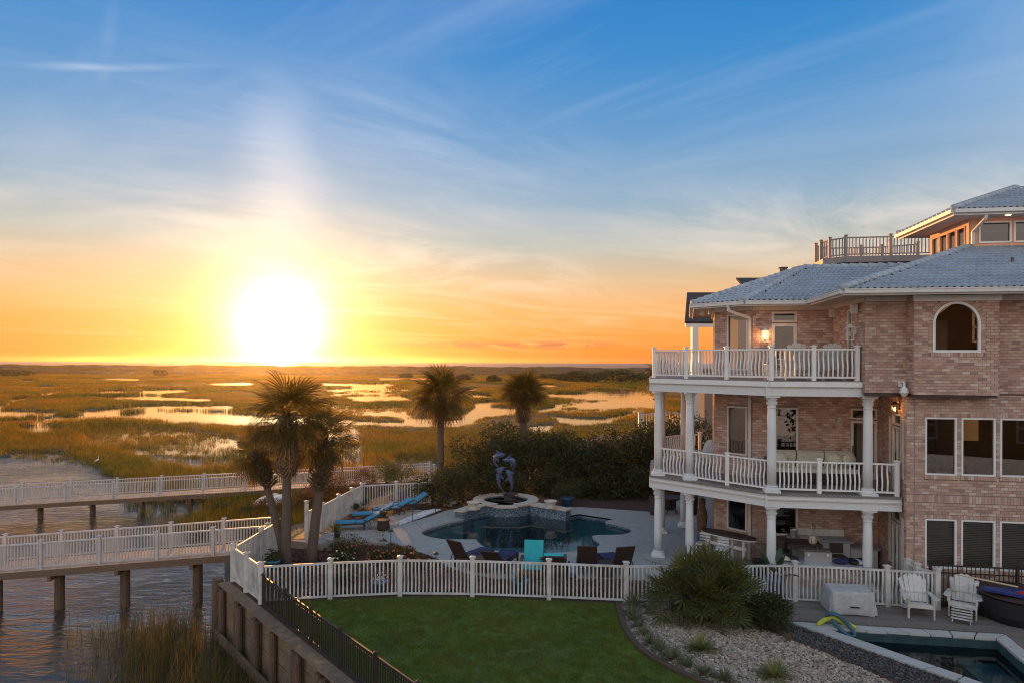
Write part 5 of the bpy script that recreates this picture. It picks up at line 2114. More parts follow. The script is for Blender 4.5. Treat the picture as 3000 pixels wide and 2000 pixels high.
def downspout(pts, m=GUTTER, r=.045):
    b = MB()
    for a, c in zip(pts[:-1], pts[1:]):
        b.bar(a, c, r * 2, r * 1.5, up=(0, 1, 0.01))
    b.build('downspout', m, H)


q = Vector((P_C[0], P_C[1], 0)) + (Vector((P_L[0], P_L[1], 0)) - Vector((P_C[0], P_C[1], 0))).normalized() * 1.40
qn = Vector((-.65, -.75, 0)).normalized() * .08
downspout([(-4.55, 2.55, 8.6), (-4.5, 2.6, 8.42), (q.x + qn.x, q.y + qn.y, 8.2), (q.x + qn.x, q.y + qn.y, Z2)])
downspout([(q.x + qn.x, q.y + qn.y, Z2 - .2), (q.x + qn.x, q.y + qn.y, .1)], TRIM)
b = MB()
b.tube([(0, 0, 0), (0, 0, .22)], .045, 8)
b.build('roof_vent', CHIM, H, loc=(3.6, 1.7, ZE + PT * 2.85))

# tower (clerestory) above the main roof
ta0, tb0, tb1 = 3.65, 4.37, 7.35
TZ0, TZ1 = main_tower[2] - .2, 11.62
wN = 4
ww = (tb1 - tb0 - .5) / wN
fr = wall((ta0, tb1), (ta0, tb0), TZ0, TZ1, [rect(.24 + k * (ww + .02), .24 + k * (ww + .02) + ww - .07, 10.74, 11.40) for k in range(wN)], False, m=SIDING, name='tower_wall', thick=.12)


def laps(fr, L, z0, z1, w0, w1, wz0, wz1):
    z = z0
    b = MB()
    while z < z1:
        for s0, s1 in (((.02, w0), (w1, L - .02)) if wz0 < z + .05 < wz1 else ((.02, L - .02),)):
            a = fr[0] + fr[1] * s0 + fr[2] * .008 + Vector((0, 0, z + .05))
            c = fr[0] + fr[1] * s1 + fr[2] * .008 + Vector((0, 0, z + .05))
            b.bar(a, c, .02, .098, up=tuple(Vector((0, 0, 1)) + fr[2] * .12))
        z += .105
    b.build('siding_boards', SIDING, H)


laps(fr, tb1 - tb0, TZ0, TZ1 - .05, .2, .22 + 4 * (ww + .02), 10.70, 11.44)
for k in range(wN):
    a = .22 + k * (ww + .02)
    window((fr[0] + fr[2] * .035, fr[1], fr[2]), a, a + ww - .03, 10.72, 11.42, SIDING, .05, name='tower_window')
fr = wall((ta0, tb0), (9, tb0), TZ0, TZ1, [rect(.28 + k * 1.08, .28 + k * 1.08 + .98, 10.78, 11.48) for k in range(4)], False, m=SIDING, name='tower_wall', thick=.12)
laps(fr, 5.3, TZ0, TZ1 - .05, .24, 4.56, 10.74, 11.52)
for k in range(4):
    a = .26 + k * 1.08
    window((fr[0] + fr[2] * .035, fr[1], fr[2]), a, a + 1.02, 10.76, 11.50, WHITE, .06, name='tower_window')
b = MB()
b.box((6.4, 6.9, 11.0), (5.0, .12, 1.1))
b.build('tower_core', PLASTER, H)
te, tf, tz, tp = 2.75, 3.45, 11.74, .39
t_l, t_r = (te, tf, tz), (9.5, tf, tz)
tk = 3.9
hipend = (te + tk, tf + tk, tz + tp * tk)
roof_face([t_l, t_r, (9.5, tf + tk, tz + tp * tk), hipend])
roof_face([(te, 8.1, tz), t_l, hipend], tiles=False)
hip_caps(t_l, hipend)
hip_caps((te, 8.1, tz), (te + 2, 7.6, tz + .7))
for a, c in ((t_r, t_l), (t_l, (te, 8.1, tz))):
    a, c = Vector(a) - Vector((0, 0, .05)), Vector(c) - Vector((0, 0, .05))
    d = (c - a).normalized()
    side = Vector((-d.y, d.x, 0))
    b = MB()
    b.bar(a + side * .05, c + side * .05, .11, .12)
    b.build('gutter', GUTTER, H)
    b = MB()
    b.bar(a - side * .05 + Vector((0, 0, -.075)), c - side * .05 + Vector((0, 0, -.075)), .03, .1)
    b.build('fascia', WHITE, H)
b = MB()
b.prism([(te + .02, tf + .02), (9.5, tf + .02), (9.5, 8.1), (te + .02, 8.1)], tz - .13, tz - .11)
b.build('soffit', SOFFIT, H)
nt = 0
k = 0
while k < 14:      # tile ends along the left eave of the tower
    y = tf + .15 + k * .33
    b = MB()
    b.tube([(te - .02, y, tz + .05), (te + .35, y, tz + .05 + .35 * tp)], [.075, .07], 8)
    b.build('ridge_tile', TILE, H, True)
    k += 1
downspout([(ta0 + .12, tf + .1, tz - .15), (ta0 + .1, tf + .12, tz - .3), (ta0 + .06, tb0 - .08, tz - .6), (ta0 + .06, tb0 - .08, TZ0 + .3)])
for x in (4.6, 6.0):
    b = MB()
    b.lathe([(.001, 0), (.07, 0), (.07, .02)], (0, 0, 0), 12)
    b.build('recessed_light', LAMPON, H, loc=(x, tf + .45, tz - .15))
# roof terrace behind the wing roof
rz0 = 11.66
b = MB()
b.prism([(1.5, 13.6), (2.3, 12.95), (6.6, 12.95), (6.6, 16.2), (2.3, 16.2), (1.5, 15.6)], rz0 - .28, rz0)
b.build('roof_terrace', TERRAIL, H)
b = MB()
b.box((4.2, 14.6, 9.9), (4.2, 3.0, 2.4))
b.box((2.6, 14.2, 5.0), (8.4, 3.6, 9.6))
b.build('rear_block', MORTAR, H)
tpost = post_mesh(.98, .13, TERRAIL)
tcap = cap_mesh(.13, TERRAIL)
tpk = plain_picket('baluster', .74, TERRAIL, .04, .04)
RT = [(1.6, 14.3), (1.8, 13.6), (2.35, 13.05), (4.3, 13.05), (6.4, 13.05)]
RB = [(1.6, 15.2), (2.4, 16.1), (4.0, 16.1), (5.0, 16.1), (6.4, 15.4)]
for seq in (RT, RB):
    for i in range(len(seq) - 1):
        pa, pb_ = Vector((*seq[i], rz0)), Vector((*seq[i + 1], rz0))
        d = (pb_ - pa).normalized()
        b = MB()
        b.bar(pa + Vector((0, 0, .88)) + d * .06, pb_ + Vector((0, 0, .88)) - d * .06, .08, .05)
        b.bar(pa + Vector((0, 0, .10)) + d * .06, pb_ + Vector((0, 0, .10)) - d * .06, .06, .05)
        r = b.build('terrace_railing', TERRAIL, H)
        span(r, pa, pb_, .88, tpk, .15, .08, TERRAIL, zb=.11, name='baluster', rails=False)
    for p in seq:
        o = obj('railing_post', tpost, H, (*p, rz0))
        obj('post_cap', tcap, o, (0, 0, .98))
for x in (-1.3, -.75):
    b = MB()
    b.lathe([(.16, 0), (.16, .35), (.20, .36), (.20, .40), (.12, .41)], n=14)
    b.build('chimney_pot', CHIM, H, loc=(x, 9.2, 10.3))
b = MB()
b.box((-1.0, 9.2, 9.6), (1.3, .7, 1.45))
b.build('chimney', MORTAR, H)

# ------------------------------------------------------------------ lamps, boxes and signs fixed to the house
def lantern(x, y, z, ang, lit, label, s=1.0, m=WHITE):
    t = thing('wall_lantern', label, 'lantern', H.matrix_basis @ Vector((x, y, z)) if False else HL(x, y, z), TH + ang)
    b = MB()
    b.box((0, .0, .0), (.10 * s, .03, .20 * s))
    b.tube([(0, -.02, .05 * s), (0, -.09 * s, .12 * s), (0, -.12 * s, .10 * s)], .012, 6)
    b.build('bracket', m, t)
    b = MB()
    for sx in (-1, 1):
        for sy in (-1, 1):
            b.bar((sx * .065 * s, -.12 * s + sy * .065 * s, -.22 * s), (sx * .065 * s, -.12 * s + sy * .065 * s, .06 * s), .012, .012)
    for sy in (-1, 1):
        b.bar((-.065 * s, -.12 * s + sy * .07 * s, -.22 * s), (.065 * s, -.12 * s + sy * .07 * s, .06 * s), .008, .008)
        b.bar((.065 * s, -.12 * s + sy * .07 * s, -.22 * s), (-.065 * s, -.12 * s + sy * .07 * s, .06 * s), .008, .008)
    b.box((0, -.12 * s, -.23 * s), (.15 * s, .15 * s, .015))
    b.add([(-.085 * s, -.205 * s, .06 * s), (.085 * s, -.205 * s, .06 * s), (.085 * s, -.035 * s, .06 * s), (-.085 * s, -.035 * s, .06 * s), (0, -.12 * s, .16 * s)],
          [(0, 1, 4), (1, 2, 4), (2, 3, 4), (3, 0, 4), (3, 2, 1, 0)])
    b.build('cage', m, t)
    b = MB()
    b.lathe([(.001, -.16 * s), (.022 * s, -.14 * s), (.03 * s, -.08 * s), (.015 * s, -.03 * s), (.001, -.02 * s)], (0, -.12 * s, 0), 10)
    b.build('bulb', LAMPON if lit else STONEB, t)
    if lit:
        l = bpy.data.lights.new('lantern_light', 'POINT')
        l.energy = 9 * s
        l.color = (1, .45, .14)
        l.shadow_soft_size = .04
        lo = bpy.data.objects.new('lantern_light', l)
        COL.objects.link(lo)
        lo.parent = t
        lo.location = (0, -.24 * s, -.05)
    return t


lantern(-3.30, 2.965, 7.68, 0, True, 'lit white lantern beside the upper balcony door', 1.25)
lantern(-1.14, .75, 7.68, rad(-90), False, 'unlit white lantern on the side wall right of the upper balcony', 1.25)
lantern(-.95, 2.965, 4.8, 0, False, 'unlit lantern on the brick wall left of the middle balcony door', 1.0, TRIM)
lantern(.03, .62, 5.45, rad(-95), True, 'small glowing copper lantern above the middle french door', .95, DBRONZE)
for x, y, z, lab in ((-1.2, 2.8, 8.32, 'pale speaker box in the far corner under the upper eave'), (-1.25, .55, 8.30, 'pale speaker box under the upper eave above the unlit lantern')):
    t = thing('speaker_box', lab, 'speaker', HL(x, y, z), TH)
    b = MB()
    b.box((0, 0, 0), (.17, .17, .26))
    b.build('case', TRIM, t)
    b = MB()
    b.box((0, -.088, 0), (.14, .006, .22))
    b.build('grille', CABINET, t)
t = thing('security_camera', 'white dome security camera on the brick corner below the bay', 'camera', HL(-.16, -.02, 6.12), TH)
b = MB()
b.box((-.02, 0, .0), (.09, .05, .16))
b.tube([(-.02, -.03, .05), (0, -.16, .07), (0, -.22, .02), (0, -.22, -.06)], .03, 8)
b.build('bracket', WHITE, t)
b = MB()
b.lathe([(.03, -.04), (.05, -.08), (.10, -.12), (.115, -.2), (.12, -.24), (.11, -.245)], (0, -.22, 0), 16)
b.build('housing', WHITE, t)
b = MB()
b.lathe([(.001, -.37), (.05, -.35), (.085, -.30), (.095, -.25), (.09, -.24)], (0, -.22, 0), 16)
b.build('dome', STONEB, t)
t = thing('soffit_light', 'twin flood light under the left corner of the eave', 'lamp', HL(-5.1, 3.75, 8.55), TH)
for sx in (-.1, .1):
    b = MB()
    b.tube([(sx, 0, 0), (sx * 1.3, -.02, -.1), (sx * 1.6, -.06, -.16)], [.03, .055, .08], 10)
    b.build('lamp_head', TRIM, t)

# neighbour's porch and roofs behind
nb = thing('neighbour_house', 'house behind with dark shingled gable and white porch posts', 'house', (0, 0, 0))


def quad(pts, name, m, th=.12):
    b = MB()
    p = [Vector(x) for x in pts]
    n_ = (p[1] - p[0]).cross(p[2] - p[0]).normalized() * th
    b.add(p + [x - n_ for x in p], [(0, 1, 2, 3), (7, 6, 5, 4), (4, 5, 1, 0), (5, 6, 2, 1), (6, 7, 3, 2), (7, 4, 0, 3)])
    return b.build(name, m, nb)


Yn = 42.0
e0, e1 = P(2006, 942, Yn), P(2140, 942, Yn)
r0, r1 = P(2013, 857, 46.2), P(2160, 857, 46.2)
quad([e0, e1, r1, r0], 'roof', SHING)
quad([r0, r1, r1 + Vector((1.2, 4, -1.2)), r0 + Vector((1.2, 4, -1.2))], 'roof', SHING)
b = MB()
b.bar(e0 + Vector((.1, .2, -.2)), e1 + Vector((0, .2, -.2)), .2, .24)
b.build('beam', WHITE, nb)
for px in (2035, 2120):
    b = MB()
    p = P(px, 950, Yn + .2)
    b.box((p.x, p.y, (p.z - 1) / 2), (.38, .38, p.z + 1 - .1))
    b.build('porch_post', WHITE, nb)
b = MB()
b.box((e0.x + 7, Yn + 6, 2.4), (9, 3, 7))
b.build('wall', MORTAR, nb)
g0, g1 = P(2176, 836, 46), P(2330, 836, 46)
quad([g0, g1, g1 + Vector((.2, 2, .75)), g0 + Vector((.2, 2, .75))], 'roof', SHING)
b = MB()
b.box((g0.x + 2.5, 49, 6), (4.6, 3, 11.2))
b.build('wall', MORTAR, nb)
b = MB()
# ================================================================== trees and plants
def frond_mesh(name, m, n=22, R_=1.0, pet=.9, droop=.35, fold=.35, seed=0, w=.025):
    """a fan palm leaf: stalk along +x, blade a fan of pointed leaflets"""
    rs = random.Random(seed)
    V, F = [], []
    b = MB()
    b.tube([(0, 0, 0), (pet * .5, 0, .05), (pet, 0, 0)], [.018, .014, .010], 4)
    V += b.v
    F4 = b.f
    tris = []
    for f in F4:
        for i in range(1, len(f) - 1):
            tris.append((f[0], f[i], f[i + 1]))
    for k in range(n):
        t = -1 + 2 * k / (n - 1)
        a = t * 2.25
        L = R_ * (1 - .28 * abs(t)) * rs.uniform(.9, 1.08)
        ca, sa = math.cos(a), math.sin(a)
        d = Vector((ca, sa, -.05))
        sd = Vector((-sa, ca, 0))
        base = Vector((pet, 0, 0)) + Vector((.02 * ca, .02 * sa, 0))
        o = len(V)
        tw = rs.uniform(-.2, .2)
        z = lambda s: fold * abs(math.sin(a)) * s * .5 - droop * L * s * s * rs.uniform(.8, 1.2)
        m1 = base + d * (L * .45) + Vector((0, 0, z(.45)))
        m2 = base + d * (L * .75) + Vector((0, 0, z(.75)))
        tip = base + d * L + Vector((0, 0, z(1.0) * 1.35))
        ww = w * (1.25 - .4 * abs(t))
        V += [tuple(base), tuple(m1 + sd * ww + Vector((0, 0, tw * ww))), tuple(m1 - sd * ww - Vector((0, 0, tw * ww))),
              tuple(m2 + sd * ww * .7), tuple(m2 - sd * ww * .7), tuple(tip)]
        tris += [(o, o + 2, o + 1), (o + 1, o + 2, o + 4), (o + 1, o + 4, o + 3), (o + 3, o + 4, o + 5)]
    return npmesh(name, V, tris, m)


FR_G = [frond_mesh('frond', FROND, seed=s, droop=dr) for s, dr in ((1, .30), (2, .42), (3, .55))]
FR_D = [frond_mesh('dry_frond', DRYF, seed=s, droop=.6, n=16, R_=.75, pet=.5, w=.026) for s in (4, 5)]


def palm(label, base, lean, height, crown_r, nf=46, boots=True, boot_len=.9, dead=8, tr=.14, seed=0, group=None, lo=-50):
    """sabal palm: tapered leaning trunk, leaf-base boots, round crown of fan leaves"""
    r = random.Random(seed)
    t = thing('palm_tree', label, 'palm tree', base, r.uniform(0, 6))
    t.rotation_euler = (0, 0, 0)
    top = Vector((lean[0], lean[1], height))
    pts, rs_ = [], []
    for i in range(13):
        s = i / 12
        q = Vector((top.x * s ** 1.3, top.y * s ** 1.3, height * s))
        pts.append(q + Vector((r.uniform(-.01, .01), r.uniform(-.01, .01), 0)))
        rs_.append(tr * (1.15 - .25 * s + .3 * max(0, .08 - s) / .08) * r.uniform(.97, 1.03))
    b = MB()
    b.tube(pts, rs_, 14)
    b.build('trunk', PALMT, t, True)
    if boots:
        b = MB()
        n = int(85 * boot_len)
        for k in range(n):
            s = 1 - boot_len / height * (k / n)
            p = Vector((top.x * s ** 1.3, top.y * s ** 1.3, height * s))
            a = k * 2.4 + r.uniform(-.2, .2)
            d = Vector((math.cos(a), math.sin(a), 0))
            b.bar(p + d * tr * .8, p + d * (tr * 1.3 + r.uniform(.10, .24)) + Vector((0, 0, r.uniform(.14, .30))), .09, .03, up=tuple(d + Vector((0, 0, .3))))
        b.build('leaf_bases', BOOT, t, kind='stuff')
    for k in range(nf):
        s = k / (nf - 1)
        el = rad(82 - (82 - lo) * s ** .85 + r.uniform(-9, 9))
        az_ = k * 2.39996 + r.uniform(-.25, .25)
        sc = crown_r / 1.9 * r.uniform(.85, 1.12) * (1 - .12 * max(0, s - .75) / .25)
        o = obj('frond', FR_G[0 if el > .7 else (1 if el > -.1 else 2)], t, top + Vector((0, 0, .12 * (1 - s))), (r.uniform(-.5, .5), -el, az_), (sc, sc, sc))
        o.rotation_mode = 'XYZ'
    for k in range(dead):
        el = rad(r.uniform(-78, -35))
        az_ = k * 2.4 + r.uniform(-.3, .3)
        sc = crown_r / 1.9 * r.uniform(.7, 1.05)
        obj('dry_frond', FR_D[k % 2], t, top + Vector((0, 0, -.2 - (.9 if dead > 20 else .4) * r.random())), (r.uniform(-.6, .6), -el, az_), (sc, sc, sc))
    return t


PB = [G(833, 1652), G(838, 1660), G(912, 1648)]
palm('leaning sabal palm, lowest crown, left trunk of the trio', PB[0], (-1.08, .45, 0), 3.55, 1.12, 30, True, 1.1, 10, .115, 1, lo=-58)
palm('tallest sabal palm in the middle of the trio against the sun', PB[1], (-.02, .2, 0), 4.75, 1.68, 44, True, 1.9, 34, .14, 2, lo=-42)
palm('sabal palm with thick booted trunk, right trunk of the trio', PB[2], (.42, .25, 0), 3.90, 1.36, 36, True, 1.6, 10, .15, 3, lo=-46)
p4 = P(1290, 1384, 35.5)
palm('sabal palm with bare trunk behind the rear fence, left of the hedge', (p4.x, p4.y, -.9), (.0, .2, 0), P(1290, 1172, 35.5).z + .9, 1.85, 58, True, 1.0, 6, .17, 4, lo=-42)
p5 = P(1531, 1240, 42)
palm('round headed sabal palm rising from behind the dark hedge', (p5.x, p5.y, -.9), (.05, 0, 0), P(1533, 1160, 42).z + .9, 1.72, 64, True, 1.7, 4, .24, 5, lo=-22)
p6 = P(1935, 1100, 40)
palm('sabal palm half hidden behind the left end of the upper balcony', (p6.x, p6.y, -.5), (.0, 0, 0), P(1935, 1098, 40).z + .5, 1.15, 34, True, 1.0, 4, .2, 6, lo=-45)


def leaf_cloud(name, m, blobs, n, size, seed=0, parent=None, hollow=.55, aspect=1.9, up=.25):
    """leaf-sized faces spread through lumpy ellipsoids: blobs = (cx, cy, cz, rx, ry, rz)"""
    rs = np.random.RandomState(seed)
    blobs = np.array(blobs, float)
    vol = blobs[:, 3] * blobs[:, 4] * blobs[:, 5]
    w = vol ** .67
    w /= w.sum()
    which = rs.choice(len(blobs), n, p=w)
    B = blobs[which]
    d = rs.normal(size=(n, 3))
    d /= np.linalg.norm(d, axis=1)[:, None]
    rr = hollow + (1 - hollow) * rs.rand(n) ** .6
    lump = 1 + .14 * np.sin(d[:, 0] * 5 + which * 1.7) * np.sin(d[:, 1] * 6 + which) + .10 * np.sin(d[:, 2] * 9 + d[:, 0] * 7)
    rr *= lump * (1 + .10 * (rs.rand(n) ** 4) * 2)
    C_ = B[:, :3] + d * rr[:, None] * B[:, 3:]
    a = rs.normal(size=(n, 3)) * .8 + d * .6
    a[:, 2] += up
    a /= np.linalg.norm(a, axis=1)[:, None]
    s_ = np.cross(a, rs.normal(size=(n, 3)))
    s_ /= np.linalg.norm(s_, axis=1)[:, None] + 1e-9
    L = size * (.6 + .8 * rs.rand(n))[:, None]
    Wd = L / aspect
    V = np.stack([C_ - a * L * .5, C_ + s_ * Wd * .5, C_ + a * L * .5, C_ - s_ * Wd * .5], 1).reshape(-1, 3)
    F = np.arange(n * 4).reshape(n, 4)
    return obj(name, npmesh(name, V, F, m), parent)


def bush(name, label, cat, base, blobs, n, size, m, seed, stems=3, part='foliage', stem_h=None, group=None, hollow=.5, aspect=1.9):
    t = thing(name, label, cat, base, 0, group)
    leaf_cloud(part, m, blobs, n, size, seed, t, hollow, aspect)
    r = random.Random(seed)
    b = MB()
    for k in range(stems):
        q = blobs[k % len(blobs)]
        h = stem_h or q[2] + .3 * q[5]
        x, y = q[0] * .85 + r.uniform(-.1, .1) * q[3], q[1] * .85 + r.uniform(-.1, .1) * q[4]
        r0 = max(.012, .035 * q[5])
        b.tube([(q[0] * .35, q[1] * .35, -.05), (x * .7, y * .7, h * .55), (x, y, h)], [r0 * 1.6, r0, r0 * .4], 6)
        for j in range(3):
            a = r.uniform(0, 6.28)
            b.tube([(x * .7, y * .7, h * .55), (x + math.cos(a) * q[3] * .6, y + math.sin(a) * q[4] * .6, h + q[5] * .3)], [r0 * .6, r0 * .2], 5)
    b.build('trunk' if part == 'crown' else 'stem', BARK, t)
    return t


def lumps(w, d, h, n, seed, base=.0):
    r = random.Random(seed)
    out_ = [(0, 0, base + h * .45, w * .5, d * .5, h * .48)]
    for k in range(n):
        a = r.uniform(0, 6.28)
        q = r.uniform(.25, .5)
        s = r.uniform(.28, .42)
        out_.append((math.cos(a) * w * q * .75, math.sin(a) * d * q * .75, base + h * r.uniform(.25, .85), w * s * .6, d * s * .6, h * s * .55))
    return out_


# the dark evergreen trees behind the pool: position by column, top edge from the photograph
TREES = [  # px, top v, Y, width, label
    (1420, 1268, 35.5, 3.4, 'dark evergreen tree directly behind the left basin edge, nearest the bare palm'),
    (1500, 1236, 36.5, 3.2, 'dark evergreen tree rising behind the dolphins'),
    (1585, 1240, 36.2, 3.2, 'dense dark evergreen tree right of the dolphins'),
    (1665, 1262, 36.8, 3.0, 'dark evergreen tree behind the blue flower pot'),
    (1740, 1280, 35.6, 3.0, 'wide dark evergreen tree right of the blue flower pot'),
    (1820, 1258, 36.0, 3.2, 'tall dark evergreen tree left of the house porch'),
    (1900, 1222, 36.4, 3.6, 'tallest dark evergreen tree behind the leftmost porch columns'),
    (1990, 1230, 37.0, 3.6, 'dark evergreen tree seen between the porch columns'),
    (2070, 1215, 37.4, 3.6, 'dark evergreen tree close to the left house wall'),
    (1460, 1350, 33.8, 2.4, 'rounded dark shrub tree low behind the fountain basin'),
    (1860, 1370, 34.4, 2.6, 'low dark evergreen in front of the taller trees by the porch'),
    (1640, 1380, 34.6, 2.4, 'low dark evergreen just behind the right wing wall'),
    (1760, 1390, 34.2, 2.4, 'low dark evergreen at the far edge of the pool deck'),
    (1960, 1385, 34.8, 2.6, 'low dark evergreen seen past the left columns'),
]
for i, (px, tv, Y, w, lab) in enumerate(TREES):
    p = P(px, tv, Y)
    h = p.z + .35
    t = bush('evergreen_tree', lab, 'tree', (p.x, p.y, -.35), lumps(w * 1.25, w * 1.1, h, 9, 100 + i), 8200 if i < 9 else 5200, .125, LEAFD, 200 + i, 4, 'crown')
SHR = [  # px, v foot, z, width, height, material, leaf, n, label
    (1290, 1478, 0, 2.4, 1.75, LEAFD, .10, 3600, 'broad dark shrub at the right end of the rear fence'),
    (1355, 1470, 0, 2.2, 1.95, LEAFD, .10, 3600, 'tall dark shrub between rear fence and fountain'),
    (1250, 1455, 0, 1.7, 1.2, LEAFM, .09, 2600, 'rounded green shrub behind the right end of the rear fence'),
    (1175, 1420, -.2, 1.9, 1.5, LEAFY, .08, 2800, 'sunlit yellow green vine shrub draped over the rear fence'),
    (1130, 1415, -.2, 1.8, 1.45, LEAFY, .08, 2800, 'feathery yellow green shrub behind the fence corner'),
    (1015, 1500, 0, 1.2, .55, LEAFM, .07, 1500, 'low dusty shrub along the side fence behind the loungers'),
    (1060, 1484, 0, .9, .5, LEAFM, .07, 1200, 'small dusty shrub at the far end of the side fence bed'),
    (985, 1462, -1.2, 2.0, 1.4, LEAFR, .08, 2600, 'russet sea myrtle outside the side fence, beside the right palm trunk'),
    (930, 1480, -1.4, 1.9, 1.4, LEAFR, .08, 2600, 'russet sea myrtle between the right palm trunk and the tall gate post'),
    (870, 1500, -1.6, 1.7, 1.2, LEAFR, .08, 2200, 'russet sea myrtle behind the middle palm trunk'),
    (790, 1520, -1.7, 1.8, 1.2, LEAFR, .08, 2200, 'russet bush on the bank left of the palm trunks'),
    (725, 1528, -1.8, 1.5, .9, LEAFM, .08, 1800, 'low green bush on the mud bank beside the near boardwalk'),
    (1065, 1440, -1.2, 1.8, 1.5, LEAFR, .08, 2400, 'russet bush below the far boardwalk, right of the fence posts'),
    (660, 1515, -1.9, 1.4, .9, LEAFM, .08, 1600, 'dark green bush at the water edge under the far boardwalk'),
]
for i, (px, v, z, w, h, m, sz, n, lab) in enumerate(SHR):
    p = G(px, v, z)
    bush('shrub', lab, 'shrub', (p.x, p.y, z), lumps(w, w * .85, h, 6, 300 + i), n, sz, m, 320 + i, 4)
# far scrub on the dunes
FARB = [(1655, 1103, 300, 9, 3.4), (1700, 1103, 290, 13, 4.6), (1745, 1106, 280, 12, 4.2), (1795, 1106, 285, 14, 5.0), (1850, 1107, 280, 15, 4.4), (1905, 1107, 290, 13, 4.4), (1610, 1098, 330, 10, 2.6),
        (1362, 1104, 300, 8, 3.0), (1445, 1108, 280, 6, 2.6), (470, 1093, 360, 8, 3.2), (30, 1095, 350, 24, 3.4), (-60, 1094, 350, 22, 3.6), (1270, 1091, 380, 9, 3.2), (1820, 1085, 420, 10, 4.2), (1190, 1100, 340, 7, 2.0)]
DIST = ['bare dark thicket', 'rounded dark thicket', 'broad dark thicket', 'dense dark thicket', 'long dark thicket', 'low dark thicket', 'thin dark thicket']
WHERE = ['left end of the dark line below the sea', 'second in the dark line of scrub below the sea', 'third in the dark line of scrub below the sea', 'middle of the dark scrub line right of the round palm',
         'fourth from the left of the dark scrub line', 'last of the scrub line, nearest the house', 'above the gap left of the scrub line', 'just right of the bare trunk palm', 'between the two single palms',
         'left of the sun', 'at the left edge of the dunes', 'on the dunes outside the left edge', 'beyond the bare trunk palm on the crest', 'on the crest above the scrub line', 'left of the bare trunk palm']
for i, (px, v, Y, w, h) in enumerate(FARB):
    p = P(px, v, Y)
    bush('thicket', DIST[i % 7] + ' ' + WHERE[i], 'shrub', (p.x, p.y, -1.7), lumps(w, w * .7, h, 7, 400 + i), 900, .9, LEAFD, 420 + i, 2)

# flowering shrubs, grasses, pots
def flowers(t, m, blobs, n, size, seed, name='blossom'):
    leaf_cloud(name, m, [(b[0], b[1], b[2], b[3] * 1.04, b[4] * 1.04, b[5] * 1.06) for b in blobs], n, size, seed, t, .93, 1.1)


FLW = [(1022, 1622, 1.35, .72, LEAFM, PINKFL, 60, 'rounded bush with orange coral flowers beside the garden wall'),
       (1002, 1652, .75, .48, LEAFM, WHITEFL, 42, 'small rose bush dotted with white flowers behind the white fence'),
       (1115, 1652, 1.0, .5, LEAFM, PINKFL, 45, 'coral flowering bush nearest the white fence post'),
       (1175, 1650, 1.15, .62, LEAFM, PINKFL, 75, 'bush with bright coral flowers at the edge of the pool deck'),
       (1235, 1668, .8, .36, LEAFM, PINKFL, 40, 'low straggling coral flowers beside the path light'),
       (1005, 1712, .9, .45, LEAFM, PINKFL, 55, 'red flowering plant right behind the pickets by the lawn')]
for i, (px, v, w, h, m, fm, nf, lab) in enumerate(FLW):
    p = G(px, v)
    bl_ = lumps(w, w * .8, h, 5, 500 + i)
    t = bush('flowering_shrub', lab, 'shrub', (p.x, p.y, 0), bl_, 2200, .055, m, 520 + i, 4)
    flowers(t, fm, bl_, nf, .085 if fm is PINKFL else .075, 540 + i)


def tuft(name, m, n, L, w, spread, seed):
    """radiating strap leaves"""
    r = random.Random(seed)
    V, F = [], []
    for k in range(n):
        a = r.uniform(0, 6.28)
        el = math.acos(1 - r.random() * spread)
        l_ = L * r.uniform(.75, 1.1)
        d = Vector((math.cos(a) * math.sin(el), math.sin(a) * math.sin(el), math.cos(el)))
        s = Vector((-math.sin(a), math.cos(a), 0))
        b0 = Vector((math.cos(a), math.sin(a), 0)) * .03
        mid = b0 + d * l_ * .55
        tip = b0 + d * l_ + Vector((0, 0, -.22 * l_ * math.sin(el) ** 2))
        o = len(V)
        V += [tuple(b0 - s * w * .4), tuple(b0 + s * w * .4), tuple(mid + s * w * .5), tuple(mid - s * w * .5), tuple(tip)]
        F += [(o, o + 1, o + 2), (o, o + 2, o + 3), (o + 3, o + 2, o + 4)]
    return npmesh(name, V, F, m)


def tuft_plant(name, label, cat, p, me, s, group=None):
    t = thing(name, label, cat, p, 0, group)
    obj('leaves', me, t, (0, 0, 0), (0, 0, RND.uniform(0, 6)), (s, s, s))
    b = MB()
    b.lathe([(.06 * s, 0), (.05 * s, .06 * s), (.001, .08 * s)], n=8)
    b.build('stem', BARK, t)
    return t


YU = tuft('yucca_leaves', YUCCA, 190, .62, .030, .98, 1)
tuft_plant('yucca', 'striped yellow yucca in the middle of the gravel, nearest the fan palm', 'yucca', G(2055, 1905), YU, .82)
tuft_plant('yucca', 'striped yellow yucca nearest the dark stone strip at the bottom edge', 'yucca', G(2268, 1985), YU, .86)
LI = tuft('grass_leaves', LILY, 150, .32, .014, 1.0, 2)
LIP = [(1855, 1776, 1.15), (1849, 1803, .95), (1862, 1820, .8), (1870, 1838, .75), (1885, 1862, .8), (1907, 1888, .95), (1933, 1908, .9), (1965, 1932, 1.05), (2010, 1952, .85), (2062, 1978, .85), (2118, 1996, .9)]
for i, (px, v, s) in enumerate(LIP):
    w_ = ['at the fence end', 'second from the fence', 'third from the fence', 'fourth from the fence', 'fifth from the fence', 'sixth from the fence', 'seventh from the fence', 'largest one, eighth from the fence', 'ninth from the fence',
          'tenth from the fence', 'last one at the bottom edge'][i]
    tuft_plant('border_grass', 'pale grass tuft along the lawn edging, ' + w_, 'grass tuft', G(px, v), LI, s * 1.25, 'grass tufts along the lawn edging')
